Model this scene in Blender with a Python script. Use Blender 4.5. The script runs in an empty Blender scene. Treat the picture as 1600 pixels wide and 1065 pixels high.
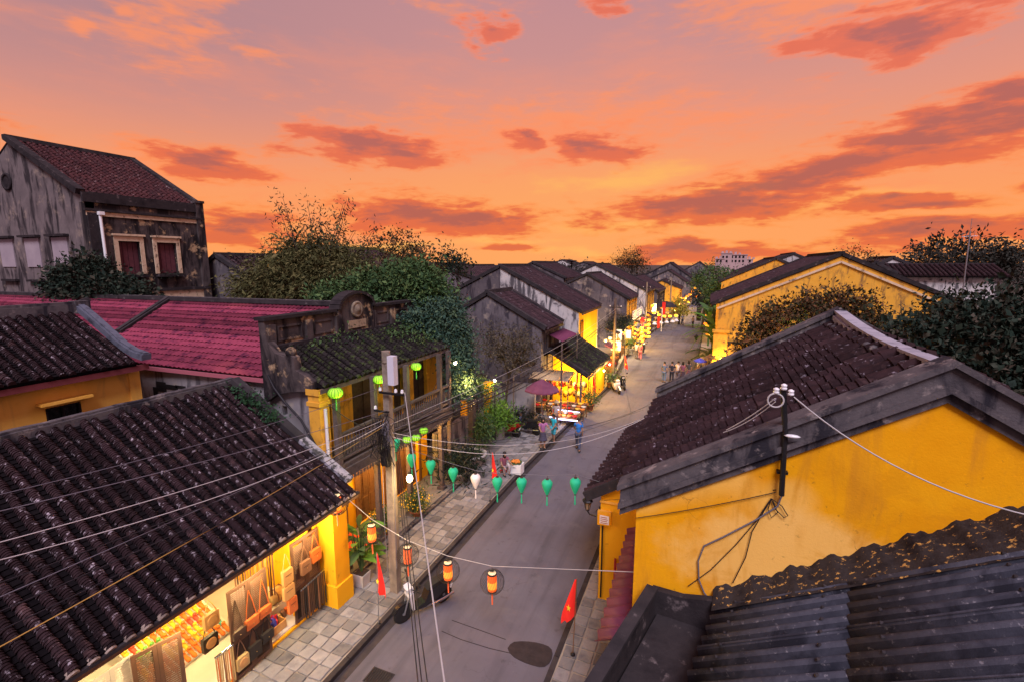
import bpy, math, random
import numpy as np
from mathutils import Vector, Matrix, Euler
random.seed(7); rng = np.random.default_rng(11)
S = bpy.context.scene
COL = S.collection
R = math.radians

# ------------------------------------------------------------------ camera
CAMZ = 9.5; FPX = 751.0; CX, CY = 800.0, 532.5
PITCH, YAW = R(9.1156), R(22.174)
cam = bpy.data.cameras.new('camera'); camo = bpy.data.objects.new('camera', cam); COL.objects.link(camo)
cam.sensor_width = 36; cam.lens = 36 * FPX / 1600; cam.clip_start = 0.1; cam.clip_end = 4000
camo.location = (0, 0, CAMZ); camo.rotation_euler = (R(90) - PITCH, 0, YAW)
S.camera = camo
FW = Vector((-math.sin(YAW) * math.cos(PITCH), math.cos(YAW) * math.cos(PITCH), -math.sin(PITCH)))
RT = Vector((math.cos(YAW), math.sin(YAW), 0)); UP = RT.cross(FW)
C0 = Vector((0, 0, CAMZ))
def ray(x, y): return FW * FPX + RT * (x - CX) - UP * (y - CY)
def atX(x, y, X): d = ray(x, y); return C0 + d * (X / d.x)      # where a sight line meets a plane of the street
def atY(x, y, Y): d = ray(x, y); return C0 + d * (Y / d.y)
def atZ(x, y, Z=0.0): d = ray(x, y); return C0 + d * ((Z - CAMZ) / d.z)

# ------------------------------------------------------------------ sky, light, exposure
W = bpy.data.worlds.new('World'); S.world = W; W.use_nodes = True
nt = W.node_tree; nt.nodes.clear()
def N(tree, typ, **kw):
    n = tree.nodes.new(typ)
    for k, v in kw.items():
        if k == 'op': n.operation = v
        elif hasattr(n, k): setattr(n, k, v)
    return n
def lk(tree, a, b): tree.links.new(a, b)
def M(tree, op, a, b=None, c=None, clamp=False):
    n = tree.nodes.new('ShaderNodeMath'); n.operation = op; n.use_clamp = clamp
    for i, v in enumerate((a, b, c)):
        if v is None: continue
        if isinstance(v, (int, float)): n.inputs[i].default_value = v
        else: tree.links.new(v, n.inputs[i])
    return n.outputs[0]
def MIX(tree, f, a, b, blend='MIX'):
    n = tree.nodes.new('ShaderNodeMix'); n.data_type = 'RGBA'; n.blend_type = blend
    for i, v in ((0, f), (6, a), (7, b)):
        if isinstance(v, (int, float)): n.inputs[i].default_value = v
        elif isinstance(v, (tuple, list)): n.inputs[i].default_value = tuple(v[:3]) + (1,)
        else: tree.links.new(v, n.inputs[i])
    return n.outputs[2]
def SMOOTH(tree, v, a, b, to0=0.0, to1=1.0):
    n = tree.nodes.new('ShaderNodeMapRange'); n.interpolation_type = 'SMOOTHSTEP'
    tree.links.new(v, n.inputs[0]); n.inputs[1].default_value = a; n.inputs[2].default_value = b
    n.inputs[3].default_value = to0; n.inputs[4].default_value = to1
    return n.outputs[0]
def RAMP(tree, v, stops, interp='LINEAR'):
    n = tree.nodes.new('ShaderNodeValToRGB'); n.color_ramp.interpolation = interp
    e = n.color_ramp.elements
    while len(e) < len(stops): e.new(0.5)
    for i, (p, c) in enumerate(stops): e[i].position = p; e[i].color = tuple(c[:3]) + (1,)
    tree.links.new(v, n.inputs[0]); return n.outputs[0]
def NOISE(tree, vec, scale, detail=3, rough=0.55, dist=0.0):
    n = tree.nodes.new('ShaderNodeTexNoise'); n.inputs['Scale'].default_value = scale
    n.inputs['Detail'].default_value = detail; n.inputs['Roughness'].default_value = rough
    n.inputs['Distortion'].default_value = dist
    if vec is not None: tree.links.new(vec, n.inputs['Vector'])
    return n.outputs['Fac']

def build_sky():
    t = nt
    tc = N(t, 'ShaderNodeTexCoord')
    sep = N(t, 'ShaderNodeSeparateXYZ'); lk(t, tc.outputs['Generated'], sep.inputs[0])
    x, y, z = sep.outputs
    # azimuth counted from the axis of the view (degrees, right positive), elevation in degrees
    a0 = YAW
    xr = M(t, 'ADD', M(t, 'MULTIPLY', x, math.cos(a0)), M(t, 'MULTIPLY', y, math.sin(a0)))
    yr = M(t, 'ADD', M(t, 'MULTIPLY', x, -math.sin(a0)), M(t, 'MULTIPLY', y, math.cos(a0)))
    az = M(t, 'MULTIPLY', M(t, 'ARCTAN2', xr, yr), 57.29578)
    el = M(t, 'MULTIPLY', M(t, 'ARCSINE', M(t, 'MINIMUM', M(t, 'MAXIMUM', z, -1.0), 1.0)), 57.29578)
    e01 = M(t, 'DIVIDE', M(t, 'MAXIMUM', el, 0.0), 90.0, clamp=True)
    west = RAMP(t, e01, [(0.0, (1.0, .37, .115)), (.05, (1.0, .36, .12)), (.11, (.95, .335, .15)), (.17, (.78, .31, .22)), (.24, (.60, .285, .275)),
                         (.32, (.52, .265, .295)), (.5, (.48, .27, .36)), (1.0, (.44, .28, .40))])
    east = RAMP(t, e01, [(0.0, (.58, .40, .46)), (.15, (.66, .40, .46)), (.35, (.56, .34, .44)), (.6, (.48, .30, .42)), (1.0, (.44, .28, .40))])
    fw = SMOOTH(t, M(t, 'COSINE', M(t, 'MULTIPLY', M(t, 'SUBTRACT', az, 8.0), 0.0174533)), -0.7, 0.75)
    base = MIX(t, fw, east, west)
    # brighter glow over the place where the sun went down
    dg = M(t, 'SQRT', M(t, 'ADD', M(t, 'POWER', M(t, 'DIVIDE', M(t, 'SUBTRACT', az, 6.0), 24.0), 2.0), M(t, 'POWER', M(t, 'DIVIDE', M(t, 'SUBTRACT', el, 4.0), 9.0), 2.0)))
    base = MIX(t, SMOOTH(t, dg, 0.0, 1.6, 0.55, 0.0), base, (1.0, .42, .13))
    # ---- clouds
    comb = N(t, 'ShaderNodeCombineXYZ'); lk(t, az, comb.inputs[0]); lk(t, el, comb.inputs[1])
    def fields(p):
        def stretched(sx, sy, off):
            m = N(t, 'ShaderNodeMapping'); m.inputs['Scale'].default_value = (sx, sy, 1); m.inputs['Location'].default_value = (off, off * .7, 0)
            lk(t, p, m.inputs['Vector']); return m.outputs[0]
        wv = N(t, 'ShaderNodeTexNoise'); wv.inputs['Scale'].default_value = 1.0; wv.inputs['Detail'].default_value = 5
        lk(t, stretched(.10, .26, 3.0), wv.inputs['Vector'])
        wsub = N(t, 'ShaderNodeVectorMath', op='SUBTRACT'); lk(t, wv.outputs['Color'], wsub.inputs[0]); wsub.inputs[1].default_value = (.5, .5, .5)
        wmul = N(t, 'ShaderNodeVectorMath', op='MULTIPLY'); lk(t, wsub.outputs[0], wmul.inputs[0]); wmul.inputs[1].default_value = (12, 4.4, 0)
        padd = N(t, 'ShaderNodeVectorMath', op='ADD'); lk(t, p, padd.inputs[0]); lk(t, wmul.outputs[0], padd.inputs[1])
        pw = padd.outputs[0]
        def blobs(lst):
            out = None
            for (a, e, w, h, tilt) in lst:
                s = N(t, 'ShaderNodeVectorMath', op='SUBTRACT'); lk(t, pw, s.inputs[0]); s.inputs[1].default_value = (a, e, 0)
                r = N(t, 'ShaderNodeVectorRotate'); r.rotation_type = 'Z_AXIS'; r.inputs['Angle'].default_value = -R(tilt); lk(t, s.outputs[0], r.inputs['Vector'])
                m = N(t, 'ShaderNodeVectorMath', op='MULTIPLY'); lk(t, r.outputs[0], m.inputs[0]); m.inputs[1].default_value = (1 / w, 1 / h, 0)
                l = N(t, 'ShaderNodeVectorMath', op='LENGTH'); lk(t, m.outputs[0], l.inputs[0])
                v = M(t, 'SUBTRACT', 1.0, l.outputs['Value'])
                out = v if out is None else M(t, 'MAXIMUM', out, v)
            return M(t, 'MAXIMUM', out, -1.3)
        n1 = NOISE(t, stretched(.17, .74, 0), 1.0, 8, .56, .35)
        n2 = NOISE(t, stretched(.55, 1.9, 9), 1.0, 6, .58, .4)
        tex = M(t, 'ADD', M(t, 'MULTIPLY', M(t, 'SUBTRACT', n1, .5), 2.3), M(t, 'MULTIPLY', M(t, 'SUBTRACT', n2, .5), 1.15))
        dens = M(t, 'ADD', M(t, 'ADD', M(t, 'MULTIPLY', blobs(DARK_CLOUDS), 1.35), .16), tex)
        return dens, tex, blobs, stretched
    dens, tex, blobs, stretched = fields(comb.outputs[0])
    low = N(t, 'ShaderNodeVectorMath', op='ADD'); lk(t, comb.outputs[0], low.inputs[0]); low.inputs[1].default_value = (-.5, -1.15, 0)
    below = fields(low.outputs[0])[0]
    soft = M(t, 'ADD', blobs(GLOW_CLOUDS), tex)
    # the left and upper sky is duller and more mauve
    mv = M(t, 'MULTIPLY', SMOOTH(t, az, 2, -42), SMOOTH(t, el, 7, 22))
    base = MIX(t, M(t, 'MULTIPLY', mv, .8), base, (.42, .235, .265))
    veil = SMOOTH(t, M(t, 'ADD', NOISE(t, stretched(.03, .11, 5), 1.0, 6, .6), M(t, 'MULTIPLY', tex, .08)), .48, .74)
    hi = M(t, 'MULTIPLY', SMOOTH(t, el, 3, 14), .34)
    base = MIX(t, M(t, 'MULTIPLY', veil, hi), base, (1.0, .31, .16))
    base = MIX(t, SMOOTH(t, soft, -.2, .9, 0, .8), base, (1.0, .30, .13))
    base = MIX(t, SMOOTH(t, M(t, 'ADD', blobs(GOLD_STREAKS), M(t, 'MULTIPLY', tex, .6)), -.1, .9, 0, .75), base, (1.0, .50, .13))
    rim = MIX(t, SMOOTH(t, el, 2, 20), (1.0, .30, .065), (1.0, .25, .12))
    core = MIX(t, SMOOTH(t, el, 1, 22), (.45, .115, .085), (.47, .14, .13))
    mid = MIX(t, SMOOTH(t, el, 2, 20), (.82, .155, .055), (.82, .17, .095))
    lit = SMOOTH(t, below, .75, .0)
    cc = MIX(t, SMOOTH(t, dens, .15, .62), rim, mid)
    cc = MIX(t, M(t, 'MULTIPLY', SMOOTH(t, dens, .45, 1.15), M(t, 'SUBTRACT', 1.0, M(t, 'MULTIPLY', lit, .8))), cc, core)
    out = MIX(t, SMOOTH(t, dens, -.22, .62, 0, .92), base, cc)
    out = MIX(t, SMOOTH(t, el, -1.0, -8.0), out, (.16, .11, .12))
    bg = N(t, 'ShaderNodeBackground'); lk(t, out, bg.inputs[0]); bg.inputs[1].default_value = SKY_STRENGTH
    o = N(t, 'ShaderNodeOutputWorld'); lk(t, bg.outputs[0], o.inputs[0])
SKY_STRENGTH = 1.0
# (azimuth from the view axis, elevation, half width, half height, tilt) in degrees
DARK_CLOUDS = [(-8.5, 5.4, 13.5, 2.5, -3), (-15, 12.2, 9.5, 1.8, 0), (0.8, 13.6, 2.6, 1.3, 0), (9.6, 12.6, 6, 1.9, -4), (21, 5.8, 13, 2.2, 3),
    (33.5, 8.8, 16, 1.9, 7), (38, 11.0, 7, 1.2, -4), (36.5, 5.0, 7.2, 1.0, 0), (42.2, 11.9, 6.5, 1.2, 0), (44.5, 13.3, 6, .8, -2),
    (-3, 23.5, 3.0, 1.7, 0), (36, 19.2, 7.5, 2.0, -5), (-31, 9.3, 5.2, 2.0, -4), (-31, 3.4, 7, 2.2, 0), (21, 1.4, 12, 1.0, 1),
    (44, 2.8, 11, 1.4, 2), (47, 5.4, 2.2, 1.4, 0), (0, 1.5, 4.5, .6, 0), (10, 26.5, 3.2, 1.0, 0), (44, 21.5, 7, 1.8, 6),
    (60, 9, 12, 2.5, 4), (-58, 12, 12, 2.5, -4), (75, 4, 14, 2, 0), (-72, 5, 14, 2.2, 0), (58, 22, 10, 3, 0)]
GOLD_STREAKS = [(-2, 2.4, 9, .7, 1), (8, 1.2, 8, .8, 0), (12, 9.3, 9, 1.6, 4), (23, 7.6, 7, .9, 5), (33, 5.6, 9, .8, 3), (14, 4.2, 10, .8, 2), (-14, 2.3, 8, .6, 0), (80, 6, 14, 1.2, 0), (-70, 3, 12, 1, 0)]
GLOW_CLOUDS = [(-33, 23.5, 6.5, 6, 28), (-8, 27.5, 9, 2.2, -4), (31, 23, 16, 3.6, -8), (-39.5, 18.6, 2.2, 1.0, 0), (-36.5, 20.6, 2.0, .9, 0), (-26.5, 19.2, 3.2, .8, 0),
    (-34, 21, 2, 1, 0), (-31, 9, 9, 2.5, 0), (-13, 4.5, 16, 3.4, 0), (30, 8, 18, 3, 7), (8, 12.5, 10, 2.4, -4), (70, 16, 16, 5, 0), (-66, 20, 16, 5, 0), (4, 14, 26, 3.6, 0), (10, 40, 30, 6, 5), (-40, 45, 24, 6, -8)]
build_sky()

sun = bpy.data.lights.new('sun', 'SUN'); added_fill_o = bpy.data.objects.new('sun', sun); COL.objects.link(added_fill_o)
sun.energy = 3.7; sun.angle = R(24); sun.color = (.92, .86, 1.0)  # added soft fill from behind the camera; the sunset is ahead
added_fill_o.rotation_euler = (R(38), 0, R(26)); added_fill_o.location = (0, -30, 60)

vs = S.view_settings; vs.view_transform = 'Standard'; vs.look = 'None'; vs.exposure = 0.0; vs.gamma = 1.0; vs.use_curve_mapping = False
S.render.engine = 'CYCLES'
S.cycles.use_denoising = True; S.cycles.max_bounces = 6; S.cycles.diffuse_bounces = 3; S.cycles.glossy_bounces = 2
S.cycles.transparent_max_bounces = 8; S.cycles.sample_clamp_indirect = 6.0

# ------------------------------------------------------------------ mesh helpers
PM = {}
class MB:
    """collects shapes and links them as one mesh object"""
    def __init__(s): s.v = []; s.f = []; s.mi = []; s.sm = []; s.cur = 0; s.xf = None; s.smooth = False
    def _add(s, vs, fs, smooth=None):
        b = len(s.v)
        if s.xf is not None: vs = [s.xf @ Vector(p) for p in vs]
        s.v.extend([tuple(p) for p in vs])
        for f in fs: s.f.append(tuple(i + b for i in f)); s.mi.append(s.cur); s.sm.append(s.smooth if smooth is None else smooth)
    def box(s, a, b):
        x0, y0, z0 = a; x1, y1, z1 = b
        if x0 > x1: x0, x1 = x1, x0
        if y0 > y1: y0, y1 = y1, y0
        if z0 > z1: z0, z1 = z1, z0
        s._add([(x0, y0, z0), (x1, y0, z0), (x1, y1, z0), (x0, y1, z0), (x0, y0, z1), (x1, y0, z1), (x1, y1, z1), (x0, y1, z1)],
               [(3, 2, 1, 0), (4, 5, 6, 7), (0, 1, 5, 4), (1, 2, 6, 5), (2, 3, 7, 6), (3, 0, 4, 7)], False); return s
    def cbox(s, c, d, rz=0.0, rx=0.0, ry=0.0, taper=1.0):
        m = Matrix.Translation(c) @ Euler((rx, ry, rz)).to_matrix().to_4x4()
        h = [q / 2 for q in d]
        vs = [m @ Vector((sx * h[0] * (taper if sz > 0 else 1), sy * h[1] * (taper if sz > 0 else 1), sz * h[2])) for sz in (-1, 1) for sx, sy in ((-1, -1), (1, -1), (1, 1), (-1, 1))]
        s._add(vs, [(3, 2, 1, 0), (4, 5, 6, 7), (0, 1, 5, 4), (1, 2, 6, 5), (2, 3, 7, 6), (3, 0, 4, 7)], False); return s
    def prism(s, pts, vec):
        n = len(pts); P = [Vector(p) for p in pts]; V = Vector(vec)
        nrm = Vector((0, 0, 0))
        for i in range(n): nrm += (P[i] - P[0]).cross(P[(i + 1) % n] - P[0])
        if nrm.dot(V) > 0: P.reverse()
        s._add(P + [p + V for p in P], [tuple(range(n)), tuple(range(2 * n - 1, n - 1, -1))] + [((i + 1) % n, i, n + i, n + (i + 1) % n) for i in range(n)], False); return s
    def beam(s, p, q, w, h, up=(0, 0, 1)):
        p, q = Vector(p), Vector(q); d = (q - p); L = d.length; d.normalize(); u = Vector(up)
        side = d.cross(u)
        if side.length < 1e-4: side = d.cross(Vector((1, 0, 0)))
        side.normalize(); u = side.cross(d).normalized()
        c = [p + side * a * w / 2 + u * b * h / 2 for a, b in ((-1, -1), (1, -1), (1, 1), (-1, 1))]
        s._add(c + [k + d * L for k in c], [(0, 1, 2, 3), (7, 6, 5, 4), (4, 5, 1, 0), (5, 6, 2, 1), (6, 7, 3, 2), (7, 4, 0, 3)], False); return s
    def tube(s, pts, r, n=6, cap=True, smooth=True):
        P = [Vector(p) for p in pts]; rs = r if isinstance(r, (list, tuple)) else [r] * len(P)
        rings = []; prev = None
        for i, p in enumerate(P):
            d = (P[min(i + 1, len(P) - 1)] - P[max(i - 1, 0)])
            if d.length < 1e-7: d = Vector((0, 0, 1))
            d.normalize()
            a = prev - d * prev.dot(d) if prev is not None else d.cross(Vector((0, 0, 1)))
            if a.length < 1e-4: a = d.cross(Vector((1, 0, 0)))
            a.normalize(); prev = a; b = d.cross(a)
            rings.append([p + (a * math.cos(2 * math.pi * k / n) + b * math.sin(2 * math.pi * k / n)) * rs[i] for k in range(n)])
        vs = [q for rg in rings for q in rg]; fs = []
        for i in range(len(P) - 1):
            for k in range(n): fs.append((i * n + k, i * n + (k + 1) % n, (i + 1) * n + (k + 1) % n, (i + 1) * n + k))
        s._add(vs, fs, smooth)
        if cap: s._add(rings[0], [tuple(range(n - 1, -1, -1))], False); s._add(rings[-1], [tuple(range(n))], False)
        return s
    def lathe(s, prof, n=12, c=(0, 0, 0), smooth=True, sx=1.0, sy=1.0, lobes=0, lobe=0.0):
        vs = []; fs = []; cx, cy, cz = c
        for r, z in prof:
            for k in range(n):
                a = 2 * math.pi * k / n; rr = r * (1 - lobe * (k % 2)) if lobes else r
                vs.append((cx + rr * sx * math.cos(a), cy + rr * sy * math.sin(a), cz + z))
        for i in range(len(prof) - 1):
            for k in range(n): fs.append((i * n + k, i * n + (k + 1) % n, (i + 1) * n + (k + 1) % n, (i + 1) * n + k))
        s._add(vs, fs, smooth)
        s._add(vs[:n], [tuple(range(n - 1, -1, -1))], False); s._add(vs[-n:], [tuple(range(n))], False); return s
    def ball(s, c, r, n=10, m=6, sz=1.0, sy=1.0):
        return s.lathe([(r * math.sin(math.pi * max(i, .08) / m if i < m else math.pi * (1 - .08 / m)), -r * sz * math.cos(math.pi * i / m)) for i in range(m + 1)], n, c, True, 1, sy)
    def wall(s, o, u, v, w, h, t, holes=()):
        """a wall of width w along u, height h along v, thickness vector t, with rectangular holes (u0,u1,v0,v1)"""
        o, u, v, t = Vector(o), Vector(u).normalized(), Vector(v).normalized(), Vector(t)
        us = sorted(set([0, w] + [q for hh in holes for q in hh[:2]])); vv = sorted(set([0, h] + [q for hh in holes for q in hh[2:]]))
        solid = {}
        for i in range(len(us) - 1):
            for j in range(len(vv) - 1):
                a, b = (us[i] + us[i + 1]) / 2, (vv[j] + vv[j + 1]) / 2
                solid[i, j] = not any(hh[0] < a < hh[1] and hh[2] < b < hh[3] for hh in holes)
        for (i, j), so in solid.items():
            if not so: continue
            p = [o + u * a + v * b for a, b in ((us[i], vv[j]), (us[i + 1], vv[j]), (us[i + 1], vv[j + 1]), (us[i], vv[j + 1]))]
            s._add(p, [(3, 2, 1, 0)], False); s._add([q + t for q in p], [(0, 1, 2, 3)], False)
            for (di, dj, a, b) in ((0, -1, 0, 1), (1, 0, 1, 2), (0, 1, 2, 3), (-1, 0, 3, 0)):
                if not solid.get((i + di, j + dj), False): s._add([p[a], p[b], p[b] + t, p[a] + t], [(0, 1, 2, 3)], False)
        return s
    def mesh(s, name, mats):
        me = bpy.data.meshes.new(name); me.from_pydata(s.v, [], s.f)
        for m in (mats if isinstance(mats, (list, tuple)) else [mats]): me.materials.append(m)
        if s.f:
            me.polygons.foreach_set('material_index', s.mi); me.polygons.foreach_set('use_smooth', s.sm)
        me.update(); return me
    def build(s, name, mats, parent=None): return link(name, s.mesh(name, mats), parent)

def link(name, me, parent=None, mw=None):
    o = bpy.data.objects.new(name, me); COL.objects.link(o)
    if parent is not None:
        o.parent = parent
        if parent.name in PM: o.matrix_parent_inverse = PM[parent.name].inverted()
    if mw is not None: o.matrix_basis = mw
    return o
def thing(name, label, cat, loc=(0, 0, 0), rz=0.0, group=None):
    o = bpy.data.objects.new(name, None); COL.objects.link(o); o.empty_display_size = .2
    o.location = loc; o.rotation_euler = (0, 0, rz)
    PM[o.name] = Matrix.Translation(loc) @ Matrix.Rotation(rz, 4, 'Z')
    return tag(o, label, cat, group)
def tag(o, label, cat, group=None, kind=None):
    if label: o['label'] = label
    if cat: o['category'] = cat
    if group: o['group'] = group
    if kind: o['kind'] = kind
    return o
def kids(o): return [c for c in bpy.data.objects if c.parent is o] if False else list(CH.get(o.name, []))
CH = {}
def tree_of(root):
    bpy.context.view_layer.update()
    return root
def copy_tree(o, loc=None, rz=None, label=None, group=None, parent=None, scale=None):
    c = o.copy(); COL.objects.link(c)
    if parent is not None: c.parent = parent
    if loc is not None: c.location = loc
    if rz is not None: c.rotation_euler = (0, 0, rz)
    if scale is not None: c.scale = (scale,) * 3
    if label: c['label'] = label
    if group: c['group'] = group
    for ch in o.children: copy_tree(ch, parent=c)
    return c
def put(o, loc, rz=0.0, label=None, group=None, scale=None):
    o.location = loc; o.rotation_euler = (0, 0, rz)
    if scale is not None: o.scale = (scale,) * 3
    if label: o['label'] = label
    if group: o['group'] = group
    return o
def structure(name, mb, m): o = mb.build(name, m); o['kind'] = 'structure'; return o

# ------------------------------------------------------------------ materials
MATS = {}
def mat(name, cols, rough=.85, scale=3.0, bump=.3, bscale=40., spots=None, streak=None, rand=.12, island=False, metal=0., spec=.3, detail=6, emit=None, alpha=None, patch=None, trans=None, dist=.02, blot=None):
    """procedural material: cols are blended by noise; spots = (colour, scale, lo, hi); streak = (colour, lo, hi) vertical run-off; patch = (colour, scale, lo, hi)"""
    if name in MATS: return MATS[name]
    m = bpy.data.materials.new(name); m.use_nodes = True; t = m.node_tree
    b = t.nodes['Principled BSDF']
    tc = N(t, 'ShaderNodeTexCoord'); g = N(t, 'ShaderNodeNewGeometry'); oi = N(t, 'ShaderNodeObjectInfo')
    pos = g.outputs['Position']
    c = cols[0]
    if len(cols) > 1:
        f = NOISE(t, pos, scale, detail, .6)
        n = len(cols); c = RAMP(t, f, [(.28 + .44 * i / (n - 1), k) for i, k in enumerate(cols)])
    if patch: c = MIX(t, SMOOTH(t, NOISE(t, pos, patch[1], 3, .5, .4), patch[2], patch[3]), c, patch[0])
    if blot:
        vm = N(t, 'ShaderNodeVectorMath', op='SUBTRACT'); lk(t, pos, vm.inputs[0]); vm.inputs[1].default_value = blot[1]
        vs_ = N(t, 'ShaderNodeVectorMath', op='MULTIPLY'); lk(t, vm.outputs[0], vs_.inputs[0]); vs_.inputs[1].default_value = tuple(1 / q for q in blot[2])
        vl = N(t, 'ShaderNodeVectorMath', op='LENGTH'); lk(t, vs_.outputs[0], vl.inputs[0])
        c = MIX(t, SMOOTH(t, M(t, 'ADD', vl.outputs['Value'], M(t, 'MULTIPLY', NOISE(t, pos, 1.1, 5, .6), 1.1)), 1.62, 1.25, 0, .85), c, blot[0])
    if streak:
        mp = N(t, 'ShaderNodeMapping'); mp.inputs['Scale'].default_value = (1.9, 1.9, .42); lk(t, pos, mp.inputs['Vector'])
        c = MIX(t, SMOOTH(t, NOISE(t, mp.outputs[0], 1.0, 5, .62, .5), streak[1], streak[2], 0, .92), c, streak[0])
    if spots: c = MIX(t, SMOOTH(t, NOISE(t, pos, spots[1], 4, .65), spots[2], spots[3], 0, .9), c, spots[0])
    if rand:
        rv = g.outputs['Random Per Island'] if island else oi.outputs['Random']
        hv = N(t, 'ShaderNodeHueSaturation'); lk(t, M(t, 'ADD', M(t, 'MULTIPLY', rv, rand * 2), 1 - rand), hv.inputs['Value'])
        if isinstance(c, tuple): hv.inputs['Color'].default_value = c[:3] + (1,)
        else: lk(t, c, hv.inputs['Color'])
        c = hv.outputs[0]
    if isinstance(c, tuple): b.inputs['Base Color'].default_value = c[:3] + (1,)
    else: lk(t, c, b.inputs['Base Color'])
    b.inputs['Roughness'].default_value = rough; b.inputs['Metallic'].default_value = metal; b.inputs['Specular IOR Level'].default_value = spec if rough < .85 else min(spec, .08)
    if bump:
        bp = N(t, 'ShaderNodeBump'); bp.inputs['Strength'].default_value = bump; bp.inputs['Distance'].default_value = dist
        lk(t, NOISE(t, pos, bscale, 5, .65), bp.inputs['Height']); lk(t, bp.outputs[0], b.inputs['Normal'])
    if emit: b.inputs['Emission Color'].default_value = emit[0][:3] + (1,); b.inputs['Emission Strength'].default_value = emit[1]
    if trans: b.inputs['Transmission Weight'].default_value = trans
    if alpha is not None: b.inputs['Alpha'].default_value = alpha
    MATS[name] = m; return m

TILE = mat('old clay tile', [(.013, .007, .009), (.034, .019, .022), (.022, .013, .015), (.080, .044, .045)], .9, 2.3, .6, 55, spots=((.42, .36, .40), 9, .57, .72), rand=.35)
TILE2 = mat('brown clay tile', [(.013, .007, .009), (.034, .018, .020), (.021, .012, .014), (.068, .038, .038)], .9, 2.6, .5, 45, spots=((.34, .29, .34), 9, .60, .76), rand=.35)
TILEM = mat('mossy clay tile', [(.010, .009, .010), (.026, .021, .021), (.016, .014, .014)], .95, 2.0, .5, 40, spots=((.055, .075, .025), 4.5, .50, .66), rand=.35)
TILEF = mat('far clay tile', [(.020, .012, .015), (.050, .028, .032), (.032, .019, .023), (.075, .042, .045)], .9, .9, .3, 14, spots=((.20, .17, .19), 3.5, .60, .78), rand=.2)
PAN = mat('trough of clay tile', [(.004, .003, .004), (.009, .007, .008)], 1., 4, .5, 40, rand=0)  # near black: the shade between the barrel rows is put into the colour
REDT = mat('red clay tile', [(.14, .024, .046), (.20, .036, .064), (.10, .017, .034)], .85, 1.2, .5, 30, spots=((.045, .010, .028), 2.2, .50, .68), patch=((.28, .055, .075), .35, .55, .75), rand=.4)
YEL = mat('yellow limewash plaster', [(.76, .31, .004), (.82, .37, .007), (.74, .29, .004)], .9, .55, .25, 26, patch=((.84, .45, .08), .30, .54, .62), spots=((.42, .17, .02), 5.5, .66, .84), streak=((.60, .25, .015), .50, .74), rand=.04, blot=((.86, .50, .13), (1.5, 8.4, 4.55), (1.9, 3, 1.1)))
def aged_wall(m, dark=(.22, .10, .02)):
    t = m.node_tree; b = t.nodes['Principled BSDF']; g = N(t, 'ShaderNodeNewGeometry'); src = b.inputs['Base Color'].links[0].from_socket; P = g.outputs['Position']
    c = MIX(t, SMOOTH(t, NOISE(t, P, 1.1, 7, .7, .6), .50, .64, 0, .40), src, (.62, .25, .008))
    c = MIX(t, SMOOTH(t, NOISE(t, P, 9.0, 6, .7), .62, .74, 0, .55), c, dark)
    vo = N(t, 'ShaderNodeTexVoronoi'); vo.feature = 'DISTANCE_TO_EDGE'; vo.inputs['Scale'].default_value = .8
    wp = N(t, 'ShaderNodeVectorMath', op='ADD'); nz = N(t, 'ShaderNodeTexNoise'); nz.inputs['Scale'].default_value = 1.8; nz.inputs['Detail'].default_value = 6; lk(t, P, nz.inputs['Vector']); lk(t, P, wp.inputs[0]); lk(t, nz.outputs['Color'], wp.inputs[1]); lk(t, wp.outputs[0], vo.inputs['Vector'])
    c = MIX(t, M(t, 'MULTIPLY', SMOOTH(t, vo.outputs['Distance'], .008, .002, 0, .7), SMOOTH(t, NOISE(t, P, .45, 2), .50, .58)), c, dark)
    lk(t, c, b.inputs['Base Color'])
aged_wall(YEL)
YEL2 = mat('worn yellow plaster', [(.62, .30, .03), (.70, .36, .05), (.52, .25, .04)], .92, .8, .3, 20, spots=((.13, .08, .045), 1.7, .54, .72), streak=((.17, .10, .045), .50, .68), rand=.06)
YELB = mat('peach yellow plaster', [(.78, .40, .055), (.83, .46, .09), (.74, .36, .04)], .9, .7, .25, 22, spots=((.48, .26, .07), 4, .66, .84), streak=((.55, .30, .08), .54, .76), rand=.04)
YEL3 = mat('clean yellow paint', [(.78, .37, .010), (.84, .43, .02)], .85, .8, .2, 20, spots=((.36, .16, .02), 3.4, .62, .80), streak=((.50, .22, .02), .56, .76), rand=.04)
GREY = mat('weathered grey plaster', [(.16, .15, .17), (.27, .25, .26), (.20, .18, .19)], .95, .8, .4, 18, streak=((.05, .046, .055), .50, .66), spots=((.40, .34, .27), 2.0, .55, .72), rand=.08)
GREYL = mat('pale stained plaster', [(.42, .41, .43), (.55, .52, .50), (.36, .35, .38)], .95, .7, .3, 18, streak=((.06, .056, .065), .50, .62), spots=((.10, .09, .1), 1.5, .55, .66), rand=.06)
GREYF = mat('grey house plaster', [(.075, .066, .080), (.135, .118, .128), (.095, .084, .094)], .95, .6, .3, 12, streak=((.04, .035, .045), .48, .62), spots=((.30, .25, .21), 1.1, .54, .70), rand=.2)
BLACKP = mat('black mouldy plaster', [(.012, .010, .012), (.035, .029, .031), (.018, .015, .018)], .98, 1.3, .6, 22, spots=((.16, .13, .13), 3.2, .58, .74), rand=.05)
FLASH = mat('mortar with paint splashes', [(.012, .010, .012), (.04, .034, .034), (.02, .017, .018)], .98, 3, .8, 30, spots=((.60, .34, .09), 11.0, .585, .66), rand=0)
BLACKW = mat('dark weathered wall', [(.032, .026, .028), (.085, .068, .066), (.045, .036, .038)], .98, .9, .5, 18, streak=((.013, .011, .013), .42, .58), spots=((.42, .29, .17), 1.5, .56, .68), rand=.05)
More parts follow.
